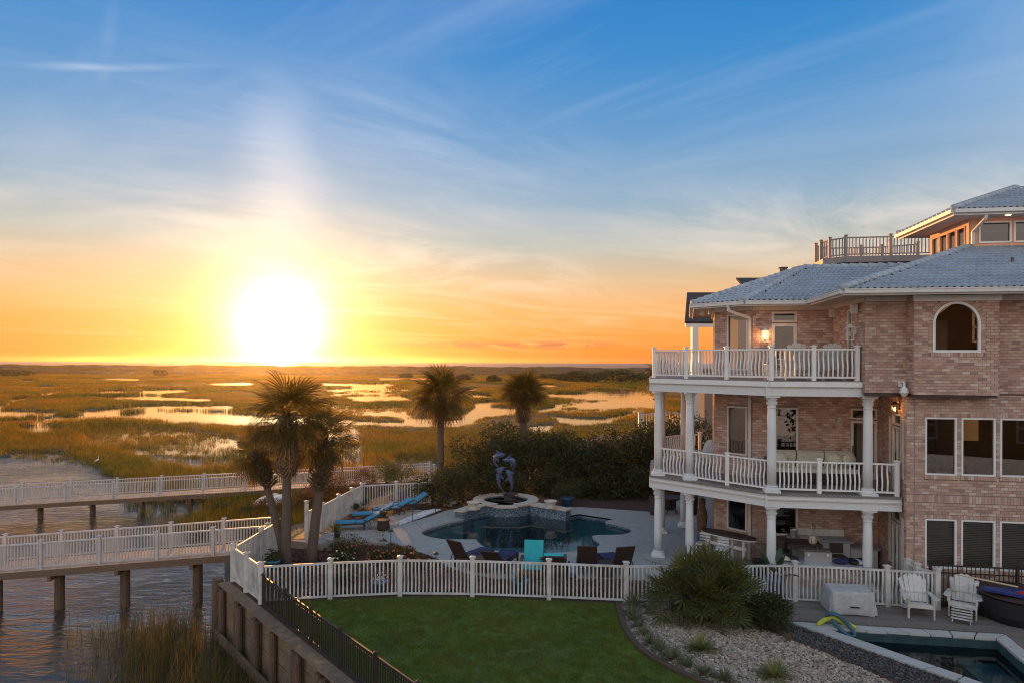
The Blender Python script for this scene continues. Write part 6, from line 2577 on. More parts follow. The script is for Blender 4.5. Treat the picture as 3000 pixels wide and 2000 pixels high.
# big low fan palm in the gravel
FP_G = [frond_mesh('frond', FANP, n=17, R_=.66, pet=.72, droop=.10, seed=s, w=.026) for s in (11, 12, 13)]
fpb = G(2068, 1812)
t = thing('fan_palm', 'large bushy fan palm with dark trunks on the gravel', 'palm', fpb)
r = random.Random(5)
heads = [(-.45, .05, .72), (.15, .1, .92), (.6, -.1, .66), (-.1, -.35, .5), (-.85, .1, .42), (.72, .15, .4), (.25, -.45, .36)]
for hi, hd in enumerate(heads):
    b = MB()
    b.tube([(hd[0] * .35, hd[1] * .35, -.05), (hd[0] * .7, hd[1] * .7, hd[2] * .5), hd], [.13, .12, .09], 9)
    b.build('trunk', PALMT, t, True)
    nn = 28 if hi < 3 else 18
    for k in range(nn):
        s = k / (nn - 1)
        el = rad(80 - 118 * s + r.uniform(-10, 10))
        sc = r.uniform(.72, .95)
        obj('frond', FP_G[k % 3], t, hd, (r.uniform(-.6, .6), -el, k * 2.4 + hi + r.uniform(-.3, .3)), (sc, sc, sc))
bx_ = G(2256, 1845)
bush('boxwood', 'clipped round dark boxwood beside the wooden deck', 'shrub', (bx_.x, bx_.y, 0), [(0, 0, .46, .52, .5, .46), (.12, 0, .6, .38, .4, .3), (-.15, .1, .55, .36, .4, .34)], 9000, .045, LEAFD, 77, 3, aspect=1.5)


def pot(t, m, r0, r1, h, name='pot'):
    b = MB()
    b.lathe([(r0 * .8, 0), (r0, .02), (r1 * .98, h * .8), (r1 * 1.06, h * .82), (r1 * 1.08, h), (r1 * .92, h), (r1 * .88, h * .86), (.001, h * .86)], n=20)
    b.build(name, m, t, True)


def potted(label, p, m, r0, r1, h, leaf=None, blobs=None, lm=None, n=500, sz=.08, seed=0, z=0):
    t = thing('potted_plant', label, 'potted plant', (p.x, p.y, z))
    pot(t, m, r0, r1, h)
    if leaf is not None:
        obj('leaves', leaf, t, (0, 0, h * .85), (0, 0, 1), (1, 1, 1))
    if blobs:
        leaf_cloud('foliage', lm, blobs, n, sz, seed, t, .2, 2.6)
    return t


SPK = tuft('strap_leaves', LEAFY, 60, .55, .025, .8, 6)
SPK2 = tuft('strap_leaves', LEAFM, 50, .5, .02, .7, 7)
potted('dark pot with yellow green strap leaves on the garden wall by the palms', G(983, 1572, .12), BLACKCER, .13, .20, .30, SPK, z=.02)
potted('dark pot of grassy flowers on the terrace edge beside the blue loungers', G(1125, 1531), BLACKCER, .13, .19, .32, SPK2, [(0, 0, .62, .2, .2, .2)], WHITEFL, 26, .06, 8)
potted('blue pot with bushy green shrub behind the right bowl', G(1661, 1481), CERBLUE, .22, .31, .42, None, [(0, 0, .75, .75, .55, .42), (-.35, 0, .7, .45, .4, .4), (.35, 0, .8, .45, .4, .4)], LEAFM, 1500, .08, 9)
potted('teal pot with a few orange flowers seen through the white pickets', G(1525, 1738), TEALCER, .17, .24, .40, SPK2, [(0.05, 0, .62, .12, .1, .16)], PINKFL, 24, .06, 10)
potted('dark blue pot of pale flowers behind the pickets near the rose bush', G(1110, 1731), CERBLUE, .16, .22, .30, None, [(0, 0, .4, .26, .24, .16)], WHITEFL, 90, .06, 11)
potted('teal pot with green foliage at the foot of the leaning palm', G(800, 1672), TEALCER, .15, .21, .36, None, [(0, 0, .5, .3, .28, .22)], LEAFM, 300, .09, 12)
bp = G(2270, 1752)
t = thing('potted_plant', 'tall blue pot with dark broad leaved plant against the porch column', 'potted plant', bp)
pot(t, TEALCER, .19, .25, .62)
for k in range(11):
    a = k * 2.4
    el = .35 + .06 * k
    l_ = .75 + .08 * (k % 4)
    d = Vector((math.cos(a) * math.sin(el), math.sin(a) * math.sin(el), math.cos(el)))
    s = Vector((-math.sin(a), math.cos(a), 0))
    q = MB()
    pts_ = [Vector((0, 0, .55)) + d * (l_ * x) + Vector((0, 0, -.5 * (x ** 2) * math.sin(el) * l_ * .6)) for x in (0, .4, .6, .8, 1.0, 1.15)]
    wd_ = [.012, .014, .085, .10, .07, .004]
    vs = []
    for p_, w_ in zip(pts_, wd_):
        vs += [p_ - s * w_ + Vector((0, 0, .02)), p_, p_ + s * w_ + Vector((0, 0, .02))]
    q.add(vs, [(i * 3 + j, i * 3 + j + 1, i * 3 + j + 4, i * 3 + j + 3) for i in range(5) for j in range(2)])
    q.build('leaf', BANANA, t)

# ================================================================== fountain: dolphins and bowls
def dolphin(parent, path, r=.16, flip=1, side=(0, 1, 0)):
    """body lofted along a path from tail to snout"""
    pts = [Vector(p) for p in path]
    fine = []
    n = 28
    for i in range(n + 1):       # Catmull-Rom through the path
        t = i / n * (len(pts) - 1)
        k = min(int(t), len(pts) - 2)
        u = t - k
        a, b_, c, d = pts[max(k - 1, 0)], pts[k], pts[k + 1], pts[min(k + 2, len(pts) - 1)]
        fine.append(.5 * ((2 * b_) + (c - a) * u + (2 * a - 5 * b_ + 4 * c - d) * u * u + (3 * b_ - a - 3 * c + d) * u ** 3))
    prof = [(0, .16), (.12, .22), (.3, .55), (.5, .92), (.65, 1.0), (.78, .92), (.86, .74), (.90, .52), (.925, .26), (.96, .19), (1.0, .07)]
    rs_ = []
    for i in range(n + 1):
        s = i / n
        for (s0, r0), (s1, r1) in zip(prof[:-1], prof[1:]):
            if s0 <= s <= s1:
                rs_.append(r * (r0 + (r1 - r0) * (s - s0) / (s1 - s0)))
                break
    b = MB()
    b.tube(fine, rs_, 14)
    body = b.build('dolphin', BRONZE, parent, True)
    side = Vector(side)

    def fr(s):
        i = min(n - 1, max(1, int(s * n)))
        d = (fine[i + 1] - fine[i - 1]).normalized()
        up = side.cross(d).normalized() * flip
        return fine[i], d, up, rs_[i]

    def fin(base, along, out_, ln, ch, sweep, name):
        q = MB()
        sd = along.cross(out_).normalized() * .016
        p = [base - along * ch * .5, base + along * ch * .5, base + out_ * ln * .6 - along * (sweep * .45 - ch * .12), base + out_ * ln - along * sweep, base + out_ * ln * .5 - along * (sweep * .75 + ch * .2)]
        q.add([x + sd for x in p[:2]] + [x + sd * .5 for x in p[2:]] + [x - sd for x in p[:2]] + [x - sd * .5 for x in p[2:]],
              [(0, 1, 2, 3, 4), (9, 8, 7, 6, 5), (0, 5, 6, 1), (1, 6, 7, 2), (2, 7, 8, 3), (3, 8, 9, 4), (4, 9, 5, 0)])
        q.build(name, BRONZE, body)

    p, d, up, rr = fr(.55)
    fin(p + up * rr * .85, d, up, .17, .15, .12, 'dorsal_fin')
    p, d, up, rr = fr(.72)
    for sg in (-1, 1):
        fin(p + side * sg * rr * .75 - up * rr * .55, d, (side * sg * .75 - up * .8).normalized(), .20, .09, .10, 'flipper')
    p, d, up, rr = fr(.02)
    for sg in (-1, 1):
        fin(p + side * sg * .01, d, side * sg, .20, .10, .10, 'tail_fluke')


ds = thing('dolphin_statue', 'blue bronze statue of four leaping dolphins standing in the fountain basin', 'statue', FC + Vector((.18, 0, 0)))
ds.scale = (1.08, 1.08, 1.06)
sc_ = 31.6 / 2000


def DPt(px, v, dy=0):
    q = P(px, v, 31.6 + dy)
    return q - (FC + Vector((.18, 0, 0)))


zx = lambda x: 1330 + x / 6.534
zy = lambda y: 1300 + y / 6.534
mk = lambda l: [DPt(zx(x), zy(y), dy) for x, y, dy in l]
dolphin(ds, mk([(905, 520, .05), (850, 470, .05), (805, 400, .05), (800, 340, .05), (830, 285, .05), (885, 262, .05), (945, 262, .05), (995, 238, .05)]), .112, 1, (0, 1, 0))
dolphin(ds, mk([(1105, 590, -.05), (1120, 530, -.05), (1150, 465, -.05), (1145, 400, -.05), (1105, 355, -.05), (1045, 345, -.05), (990, 355, -.05), (935, 345, -.05)]), .112, -1, (0, 1, 0))
dolphin(ds, mk([(960, 930, .05), (915, 860, .05), (880, 780, .05), (865, 690, .05), (875, 610, .05), (905, 540, .05), (945, 505, .05), (985, 478, .05)]), .118, 1, (0, 1, 0))
dolphin(ds, mk([(1050, 990, -.08), (1090, 920, -.08), (1105, 830, -.08), (1095, 730, -.08), (1080, 650, -.08), (1060, 590, -.08), (1030, 560, -.08), (990, 540, -.08)]), .118, -1, (0, 1, 0))
b = MB()
r = random.Random(3)
b.lathe([(.30, -.25), (.30, -.05), (.24, .08), (.28, .16), (.20, .28), (.22, .36), (.12, .44), (.001, .46)], (.03, 0, .18), 14)
for k in range(16):
    a = r.uniform(0, 6.28)
    z_ = r.uniform(0, .4)
    b.tube([(.03 + math.cos(a) * .12, math.sin(a) * .12, .2 + z_), (.03 + math.cos(a) * .3, math.sin(a) * .26, .26 + z_), (.03 + math.cos(a + .4) * .36, math.sin(a + .4) * .3, .36 + z_ * .8)], [.06, .045, .012], 6)
b.build('rock_base', DBRONZE, ds)
for p, lab in ((WL + Vector((.42, .42, 0)), 'pale stone bowl on the left wing wall of the fountain'), (WR + Vector((-.62, .42, 0)), 'pale stone bowl on the right wing wall of the fountain')):
    t = thing('fire_bowl', lab, 'bowl', (p.x, p.y, FT + .042))
    b = MB()
    b.lathe([(.17, .0), (.17, .03), (.15, .04), (.27, .27), (.285, .28), (.285, .31), (.25, .31), (.22, .24), (.001, .22)], n=24)
    b.build('bowl', STONEB, t, True)
    b = MB()
    b.lathe([(.30, -.001), (.30, .022), (.001, .0225)], n=24)
    b.build('plate', TRAV, t)
    b = MB()
    b.tube([(.15, -.1, .27), (.3, -.12, .28), (.38, -.12, .27)], .022, 6)
    b.build('water_spout', CHIM, t)


# ================================================================== furniture
def adirondack(label, loc, rz, footrest=False, s=1.0, group=None):
    t = thing('adirondack_chair', label, 'adirondack chair', loc, rz, group)
    t.scale = (s, s, s)
    for k in range(6):        # fan back
        x = (k - 2.5) * .092
        top = 1.0 - .022 * (k - 2.5) ** 2
        q = MB()
        tx = x * 1.28
        a, c = Vector((x, .22, .30)), Vector((tx, .50, top))
        n_ = Vector((0, -.93, .37))
        w0, w1 = .043, .057
        vs = []
        for dep in (0, -.02):
            for pnt, w_ in ((a, w0), (c - (c - a).normalized() * .05, w1)):
                vs += [pnt - Vector((w_, 0, 0)) + n_ * dep, pnt + Vector((w_, 0, 0)) + n_ * dep]
            for ang in (.9, 1.57, 2.24):
                vs.append(c - (c - a).normalized() * .05 + Vector((math.cos(ang) * w1 * .8, 0, 0)) + (c - a).normalized() * .035 * math.sin(ang) + n_ * dep)
        q.add(vs, [(0, 1, 3, 4, 5, 6, 2), (13 - 6 + 2, 13, 12, 11, 10, 8, 7), (0, 7, 8, 1), (1, 8, 10, 3), (3, 10, 11, 4), (4, 11, 12, 5), (5, 12, 13, 6), (6, 13, 9, 2), (2, 9, 7, 0)])
        q.build('back_slat', VINYL, t)
    for k in range(5):        # seat
        q = MB()
        y = -.28 + k * .105
        q.bar((-.27, y, .37 - .055 * (k / 4) * 1.7), (.27, y, .37 - .055 * (k / 4) * 1.7), .095, .02)
        q.build('seat_slat', VINYL, t)
    q = MB()
    q.bar((-.29, -.345, .335), (.29, -.345, .335), .02, .10)
    q.build('front_apron', VINYL, t)
    for sx in (-1, 1):
        q = MB()
        q.prism([(sx * .27, -.40), (sx * .40, -.42), (sx * .44, -.32), (sx * .42, -.12), (sx * .37, .30), (sx * .30, .30), (sx * .28, -.1)][::(1 if sx > 0 else -1)], .545, .57)
        q.build('arm', VINYL, t)
        q = MB()
        q.bar((sx * .305, -.31, 0), (sx * .305, -.31, .545), .035, .10, up=(0, 1, 0))
        q.build('front_leg', VINYL, t)
        q = MB()
        q.bar((sx * .335, -.31, .40), (sx * .335, -.31, .545), .02, .16, up=(0, 1, 0))
        q.build('arm_bracket', VINYL, t)
        q = MB()
        q.bar((sx * .27, -.32, .31), (sx * .27, .62, .03), .028, .11, up=(0, 0, 1))
        q.build('side_rail', VINYL, t)
        q = MB()
        q.bar((sx * .31, .28, .12), (sx * .31, .36, .56), .03, .06, up=(0, 1, 0))
        q.build('rear_leg', VINYL, t)
    q = MB()
    q.bar((-.33, .32, .53), (.33, .32, .53), .06, .03)
    q.build('back_rail', VINYL, t)
    if footrest:
        for k in range(5):
            q = MB()
            y = -.44 - k * .095
            q.bar((-.24, y, .30 - k * .045), (.24, y, .30 - k * .045), .085, .018)
            q.build('footrest_slat', VINYL, t)
        for sx in (-1, 1):
            q = MB()
            q.bar((sx * .2, -.38, .27), (sx * .2, -.88, .03), .025, .05)
            q.build('footrest_leg', VINYL, t)
    return t


ca = G(2688, 1803)
adirondack('white adirondack chair turned slightly right on the wooden deck beside the grey cover', (ca.x, ca.y, .035), rad(-15), s=.98)
cb_ = G(2822, 1802)
adirondack('white adirondack chair with a slatted footrest near the iron fence', (cb_.x, cb_.y, .035), rad(-36), True, s=.98)
adirondack('white adirondack chair on the upper balcony left of the glass door', HL(-2.75, 1.2, Z2), TH + rad(172), s=1.14)
adirondack('white adirondack chair on the upper balcony in front of the glass door', HL(-1.85, 1.25, Z2), TH + rad(186), s=1.14)
adirondack('white slatted chair in sunlight at the left end of the middle balcony', HL(-5.15, 5.2, Z1), TH + rad(-62), s=1.0)
t = thing('side_table', 'small white slatted table left of the chairs on the upper balcony', 'table', HL(-3.35, 1.3, Z2), TH)
for k in range(5):
    b = MB()
    b.box((-.2 + k * .1, 0, .48), (.09, .5, .02))
    b.build('slat', VINYL, t)
for sx in (-.2, .2):
    for sy in (-.2, .2):
        b = MB()
        b.box((sx, sy, .235), (.04, .04, .465))
        b.build('leg', VINYL, t)

# covered fire table
cv = G(2486, 1790)
t = MB()
r = random.Random(9)
rings = [(0.0, .60, .44), (.10, .61, .45), (.30, .585, .43), (.50, .56, .41), (.60, .54, .39), (.625, .50, .35)]
vs, fs = [], []
M_ = 40
for zi, (z, hx, hy) in enumerate(rings):
    for k in range(M_):
        a = 2 * math.pi * k / M_
        ca_, sa_ = math.cos(a), math.sin(a)
        e = .22
        x = hx * math.copysign(abs(ca_) ** e, ca_)
        y = hy * math.copysign(abs(sa_) ** e, sa_)
        f_ = (1 - z / .62)
        wv = 1 + .055 * f_ * math.sin(a * 9 + z * 7) + .03 * f_ * math.sin(a * 17 + 2)
        vs.append((x * wv, y * wv, z + (.025 * math.sin(a * 5) * f_ if zi else .015 + .02 * math.sin(a * 7))))
fs = [(i * M_ + k, i * M_ + (k + 1) % M_, (i + 1) * M_ + (k + 1) % M_, (i + 1) * M_ + k) for i in range(len(rings) - 1) for k in range(M_)]
fs.append(tuple((len(rings) - 1) * M_ + k for k in range(M_)))
t.add(vs, fs)
cvr = t.build('covered_table', COVER, loc=(cv.x, cv.y, .035), rot=(0, 0, rad(-9)), label='box shaped grey fabric cover with folded hem standing on the wooden deck', category='covered furniture')
sub = cvr.modifiers.new('soft', 'SUBSURF')
sub.levels = sub.render_levels = 1
b = MB()
b.bar((-.1, -.485, .25), (.12, -.485, .245), .02, .03)
b.build('handle', BLACKP, cvr)


def lounger(label, loc, rz, frame, cushion, back=rad(48), flat=False, slim=False, sling=False, group=None):
    """lies along local x: foot at -x, head at +x"""
    t = thing('sun_lounger', label, 'sun lounger', loc, rz, group)
    b = MB()
    for sy in (-.31, .31):
        b.bar((-.95, sy, .27), (.35, sy, .30), .05, .06)
    b.bar((-.95, -.31, .27), (-.95, .31, .27), .05, .06)
    b.bar((.35, -.31, .30), (.35, .31, .30), .05, .06)
    b.box((-.3, 0, .285), (1.25, .58, .03))
    b.build('frame', frame, t)
    for sx, sy in ((-.85, -.31), (-.85, .31), (.32, -.31), (.32, .31)):
        q = MB()
        q.bar((sx, sy, 0), (sx, sy, .26), .05, .06, up=(0, 1, 0))
        q.build('leg', frame, t)
    bx0 = Vector((.34, 0, .32))
    d = Vector((math.cos(back), 0, math.sin(back)))
    q = MB()
    q.bar(bx0, bx0 + d * .78, .62, .035, up=(-math.sin(back), 0, math.cos(back)))
    q.build('backrest', frame, t)
    nrm_ = Vector((-math.sin(back), 0, math.cos(back)))
    if cushion is not None:
        q = MB()
        q.bar((-.97, 0, .345), (-.35, 0, .335), .58, .07)
        q.bar((-.345, 0, .335), (.31, 0, .35), .58, .07)
        q.build('seat_cushion', cushion, t)
        if not sling:
            q = MB()
            q.bar(bx0 + nrm_ * .06 + d * .03, bx0 + nrm_ * .06 + d * .80, .58, .07, up=tuple(nrm_))
            q.build('back_cushion', cushion, t)
    for sy in (-.33, .33):
        q = MB()
        q.tube([(-.1, sy, .30), (-.02, sy, .50), (.25, sy, .53), (.45, sy, .42), (.62, sy * 1.02, .02)], .018, 6)
        q.build('arm', frame, t)
    return t


BL = [(1047, 1550, rad(8), rad(38), 'blue cushioned lounger nearest the yellow potted plant'), (1092, 1523, rad(14), rad(42), 'blue cushioned lounger second in the terrace row, behind the first'),
      (1148, 1506, rad(22), rad(38), 'blue cushioned lounger third in the terrace row beside the flower pot'), (1195, 1493, rad(28), rad(44), 'farthest blue cushioned lounger with its back raised near the shrubs')]
for px, v, rz, bk, lab in BL:
    p = G(px, v)
    lo_ = lounger(lab, (p.x, p.y, .03), rz, WICKER, BLUEF, bk * .72)
    lo_.scale = (.86, .86, .86)
p = G(1090, 1552)
t = thing('side_table', 'low dark round wicker table beside the nearest blue lounger', 'table', (p.x + .45, p.y, .03))
b = MB()
b.lathe([(.24, 0), (.26, .1), (.22, .36)], n=18)
b.build('base', WICKER, t)
b = MB()
b.lathe([(.27, .361), (.27, .40), (.001, .401)], n=18)
b.build('table_top', WICKER, t)
NL = [(1352, 1668, rad(232), rad(58), 'dark sling lounger with navy towel, leftmost of the near pool row', -1),
      (1452, 1680, rad(250), rad(40), 'dark sling lounger with low back and navy towel, second in the near pool row', -1),
      (1722, 1688, rad(262), rad(62), 'dark sling lounger with navy towel left of the wicker side table', -1),
      (1822, 1690, rad(284), rad(62), 'dark sling lounger with navy towel nearest the house columns', -1)]
for px, v, rz, bk, lab, _ in NL:
    p = G(px, v)
    lounger(lab, (p.x + .35 * math.cos(rz + math.pi), p.y + .35 * math.sin(rz + math.pi) + .1, .014), rz, WICKER, NAVY, bk, sling=True)
for px, v, lab in ((1410, 1672, 'square dark wicker side table between the two left loungers'), (1772, 1686, 'square dark wicker side table between the two right loungers')):
    p = G(px, v)
    t = thing('side_table', lab, 'table', (p.x, p.y, .014), rad(-8))
    b = MB()
    b.box((0, 0, .20), (.44, .44, .40))
    b.build('base', WICKER, t)
    b = MB()
    b.box((0, 0, .415), (.50, .50, .025))
    b.build('table_top', WICKER, t)


def swivel(label, p, rz, m, back_h=.5):
    t = thing('wicker_chair', label, 'wicker chair', p, rz)
    b = MB()
    b.lathe([(.40, 0), (.46, .06), (.46, .26), (.42, .34), (.001, .345)], n=22)
    b.build('base', WICKER, t)
    q = MB()
    q.bar((0, -.40, .42), (0, .20, .40), .58, .13)
    q.build('seat_cushion', m, t)
    q = MB()
    q.bar((0, .20, .44), (0, .38, .44 + back_h), .60, .12, up=(0, -1, .4))
    q.build('back_cushion', m, t)
    q = MB()
    q.bar((0, .275, .34), (0, .46, .40 + back_h), .64, .05, up=(0, -1, .4))
    q.build('backrest', WICKER, t)
    for sx in (-1, 1):
        q = MB()
        q.bar((sx * .36, -.28, .55), (sx * .36, .32, .57), .10, .05)
        q.bar((sx * .36, -.25, .3), (sx * .36, -.25, .53), .08, .06, up=(0, 1, 0))
        q.build('arm', WICKER, t)
    return t


p = G(1562, 1690)
swivel('wicker chair with turquoise cushions facing the lawn', (p.x, p.y, .014), rad(-6), TURQ, .62)
p = G(1618, 1686)
swivel('wicker chair with turquoise seat turned toward the pool', (p.x + .05, p.y + .1, .014), rad(176), TURQ, .30)
for px, v, lab in ((1667, 1690, 'round black umbrella base with short stem on the pool deck'),):
    p = G(px, v)
    t = thing('umbrella_base', lab, 'umbrella base', (p.x, p.y, .014))
    b = MB()
    b.lathe([(.26, 0), (.26, .05), (.22, .075), (.05, .085), (.001, .086)], n=20)
    b.build('plate', IRON, t)
    b = MB()
    b.tube([(0, 0, .08), (0, 0, .5)], .028, 10)
    b.build('stem', IRON, t)
for px, v, h, lab in ((1145, 1590, .46, 'black path light at the edge of the pool deck above the coral flowers'), (1209, 1527, .55, 'black path light standing in the white gravel strip'), (1276, 1503, .5, 'black path light beside the yellow shrub near the fountain'),
                      (1277, 1660, .46, 'black path light beside the low coral flowers, left of the dark loungers'), (1490, 1700, .5, 'black path light behind the pickets below the second dark lounger'), (1714, 1704, .5, 'black path light behind the pickets below the third dark lounger')):
    p = G(px, v)
    t = thing('path_light', lab, 'path light', (p.x, p.y, 0))
    b = MB()
    b.tube([(0, 0, 0), (0, 0, h)], .014, 8)
    b.build('stem', IRON, t)
    b = MB()
    b.lathe([(.10, h - .03), (.09, h), (.02, h + .05), (.001, h + .055)], n=14)
    b.build('lamp_shade', IRON, t)
# heron garden figures
for px, v, lab, fl_ in ((1996, 1832, 'dark metal heron figure under the fan palm, left one', 1), (2030, 1826, 'dark metal heron figure under the fan palm, right one', -1)):
    p = G(px, v)
    t = thing('heron_figure', lab, 'garden figure', (p.x, p.y, 0))
    for sx in (-.05, .06):
        b = MB()
        b.tube([(sx, 0, 0), (sx * .9, .01, .3), (sx * .5, 0, .56)], .012, 6)
        b.build('leg', IRON, t)
    b = MB()
    b.tube([(-.22 * fl_, 0, .50), (-.1 * fl_, 0, .60), (.04 * fl_, 0, .66), (.10 * fl_, 0, .76), (.06 * fl_, 0, .88), (.10 * fl_, 0, .98), (.20 * fl_, 0, .97)], [.02, .08, .075, .035, .022, .03, .006], 9)
    b.build('body', IRON, t, True)
    b = MB()
    b.lathe([(.11, 0), (.10, .02), (.001, .025)], n=10)
    b.build('foot', IRON, t)
p = G(2310, 1880)
t = thing('path_light', 'stubby bronze ground light at the edge of the dark stones', 'path light', (p.x, p.y, 0))
b = MB()
b.lathe([(.055, 0), (.055, .12), (.001, .121)], n=12)
b.build('stem', EDGING, t)
b = MB()
b.lathe([(.075, .122), (.075, .19), (.001, .20)], n=12)
b.build('lamp_shade', EDGING, t)

# dark hamper with blue paddle board, pole and toys at the right edge
hp = G(2985, 1815)
t = thing('storage_hamper', 'big black round wicker hamper at the right edge of the wooden deck', 'hamper', (hp.x, hp.y, .035))
b = MB()
b.lathe([(.78, 0), (.88, .2), (.92, .60), (.86, .64), (.001, .6405)], n=28)
b.build('body', BLACKP, t)
b = MB()
b.lathe([(.90, .645), (.94, .66), (.93, .70), (.001, .705)], n=28)
b.build('lid', WICKER, t)
t = MB()
pl = [(-.75, -.05), (-.66, -.16), (-.3, -.2), (0, -.30), (.4, -.34), (.62, -.22), (.66, 0), (.62, .22), (.4, .34), (0, .30), (-.3, .18), (-.66, .12)]
t.prism(smooth(pl), 0, .06)
bd = t.build('paddle_board', BLUEP, loc=(hp.x - .36, hp.y - .25, .775), rot=(0, rad(6), rad(-12)), label='deep blue rounded float board lying on the black hamper', category='float board')
b = MB()
b.bar((.1, -.1, .07), (.35, .05, .085), .12, .02)
b.build('red_strap', RED, bd)
t = MB()
q0, q1 = P(2808, 1682, 18.35), Vector((hp.x - .1, hp.y - .1, .90))
t.tube([q0, q1], .022, 8)
po = t.build('wooden_pole', OARW, label='pale wooden pole leaning from the iron fence onto the blue board', category='pole')
bn = G(2895, 1806)
t = thing('waste_bin', 'dark round bin between the footrest chair and the black hamper', 'bin', (bn.x, bn.y, .035))
b = MB()
b.lathe([(.20, 0), (.25, .55), (.26, .56), (.26, .6), (.001, .605)], n=18)
b.build('body', BLACKP, t)
b = MB()
b.lathe([(.265, .606), (.22, .66), (.001, .67)], n=18)
b.build('lid', BLACKP, t)
# foam noodles in the plunge pool corner
nn = P(2440, 1845, 17.3)
for lab, m, pts_ in (('yellow foam pool noodle at the left tip of the plunge pool', YELF, [(-.42, .0, .03), (-.15, .12, .14), (.05, .1, .22), (.3, -.05, .1), (.5, -.25, .06)]),
                     ('looped blue green foam noodle hanging into the plunge pool', BLUFO, [(-.05, .25, .05), (-.12, .1, .30), (.05, 0, .36), (.3, -.12, .16), (.46, -.3, -.1), (.3, -.36, -.16), (.08, -.15, .0), (-.02, .05, .2)])):
    t = MB()
    t.tube(pts_, .062, 10)
    o = t.build('pool_noodle', m, None, True, loc=(nn.x, nn.y, .04), label=lab, category='pool noodle')
    md_ = o.modifiers.new('soft', 'SUBSURF')
    md_.levels = md_.render_levels = 2

# ------------------------------------------------------------------ porch: kitchen, bar, stools, sofa
kt = thing('outdoor_kitchen', 'outdoor kitchen counter with sink against the porch back wall', 'counter', HL(0, 0, .06), TH)
b = MB()
b.box((-1.62, 2.68, .43), (1.75, .56, .86))
b.build('cabinet', CABINET, kt)
for x in (-2.05, -1.3):
    b = MB()
    b.box((x, 2.385, .44), (.62, .03, .68))
    b.build('cabinet_door', CABINET, kt)
b = MB()
b.box((-1.62, 2.64, .91), (1.9, .66, .07))
b.build('counter_top', GRANITE, kt)
b = MB()
b.box((-1.5, 2.94, 1.06), (1.45, .05, .22))
b.build('backsplash', CABINET, kt)
b = MB()
b.box((-.30, 2.72, .33), (.82, .5, .66))
b.build('cabinet', CABINET, kt)
b = MB()
b.box((-.30, 2.455, .36), (.70, .025, .52))
b.build('cabinet_door', CABINET, kt)
b = MB()
b.box((-.30, 2.68, .70), (.92, .6, .06))
b.build('counter_top', GRANITE, kt)
b = MB()
b.box((-1.95, 2.6, .955), (.6, .4, .02))
b.build('sink', STEEL, kt)
b = MB()
b.tube([(-1.75, 2.82, .95), (-1.75, 2.82, 1.28), (-1.78, 2.74, 1.38), (-1.86, 2.66, 1.36), (-1.88, 2.64, 1.22)], .018, 8)
b.build('faucet', STEEL, kt)
t = thing('ice_bucket', 'steel ice bucket on the left end of the porch counter', 'bucket', HL(-2.42, 2.62, 1.01), TH)
b = MB()
b.lathe([(.09, 0), (.12, .22), (.125, .23), (.11, .23), (.08, .02)], n=16)
b.build('bucket', STEEL, t)
b = MB()
b.tube([(-.12, 0, .2), (-.1, 0, .3), (.1, 0, .3), (.12, 0, .2)], .008, 6)
b.build('handle', STEEL, t)
lb = thing('bar_counter', 'brick bar with long grey counter between the two right porch columns', 'bar', HL(0, 0, .06), TH)
b = MB()
b.box((-2.22, .62, .32), (2.5, .5, .64))
b.build('core', MORTAR, lb)
for r_i in range(8):
    for k in range(13):
        x = -3.45 + k * .203 + (.1 if r_i % 2 else 0)
        if x + .19 > -.95:
            continue
        obj('brick', BRICKM, lb, (x + .0965, .366, .04 + r_i * CRS))
b = MB()
b.box((-2.22, .68, .675), (2.75, .95, .07))
b.build('counter_top', GRANITE, lb)
b = MB()
b.box((-2.22, .195, .715), (2.75, .02, .012))
b.build('edge_trim', WHITE, lb)
tc_ = thing('tool_case', 'silver metal case standing on the grey bar counter', 'case', HL(-2.2, .78, .772), TH)
b = MB()
b.box((0, 0, .14), (.78, .30, .28))
b.build('body', STEEL, tc_)
b = MB()
b.box((0, .12, .305), (.80, .06, .05))
b.build('lid', DARKW, tc_)
for sx in (-.27, .27):
    b = MB()
    b.box((sx, -.158, .2), (.07, .014, .07))
    b.build('latch', TRIM, tc_)
for lab, x, m, k in (('heap of dark life vests on the right end of the bar counter', -1.28, BLACKP, 4), ('pile of dark gear on the left end of the bar counter', -3.05, DARKW, 3)):
    t = thing('gear_pile', lab, 'gear', HL(x, .72, .772), TH)
    r = random.Random(int(abs(x) * 100))
    for q in range(k):
        me = ico('lump', 2, [m, NAVY, COVER, m][q % 4] if x > -2 else [m, STONEB, m][q % 3], seed=q + int(abs(x) * 10), sq=(1, .7, .4), amp=.08)
        obj('vest' if x > -2 else 'gear_item', me, t, (r.uniform(-.3, .3) + (q - 1.5) * .12, r.uniform(-.15, .1), .07), (0, 0, r.uniform(0, 3)), (.27, .24, .20))
dt = thing('dining_table', 'dark wooden table on the porch behind the silver case', 'table', HL(-2.35, 1.75, .06), TH)
b = MB()
b.box((0, 0, .98), (1.0, .75, .06))
b.build('table_top', DARKW, dt)
for sx in (-.44, .44):
    for sy in (-.32, .32):
        b = MB()
        b.box((sx, sy, .475), (.07, .07, .95))
        b.build('leg', DARKW, dt)
t = thing('table_lantern', 'glass lantern standing on the dark porch table', 'lantern', HL(-2.1, 1.6, 1.07), TH)
b = MB()
b.lathe([(.09, 0), (.12, .05), (.13, .14), (.10, .22), (.06, .24), (.001, .245)], n=14)
b.build('globe', STONEB, t)
b = MB()
for k in range(6):
    a = k * math.pi / 3
    b.bar((.125 * math.cos(a), .125 * math.sin(a), .02), (.125 * math.cos(a), .125 * math.sin(a), .2), .012, .012)
b.build('cage', DBRONZE, t)
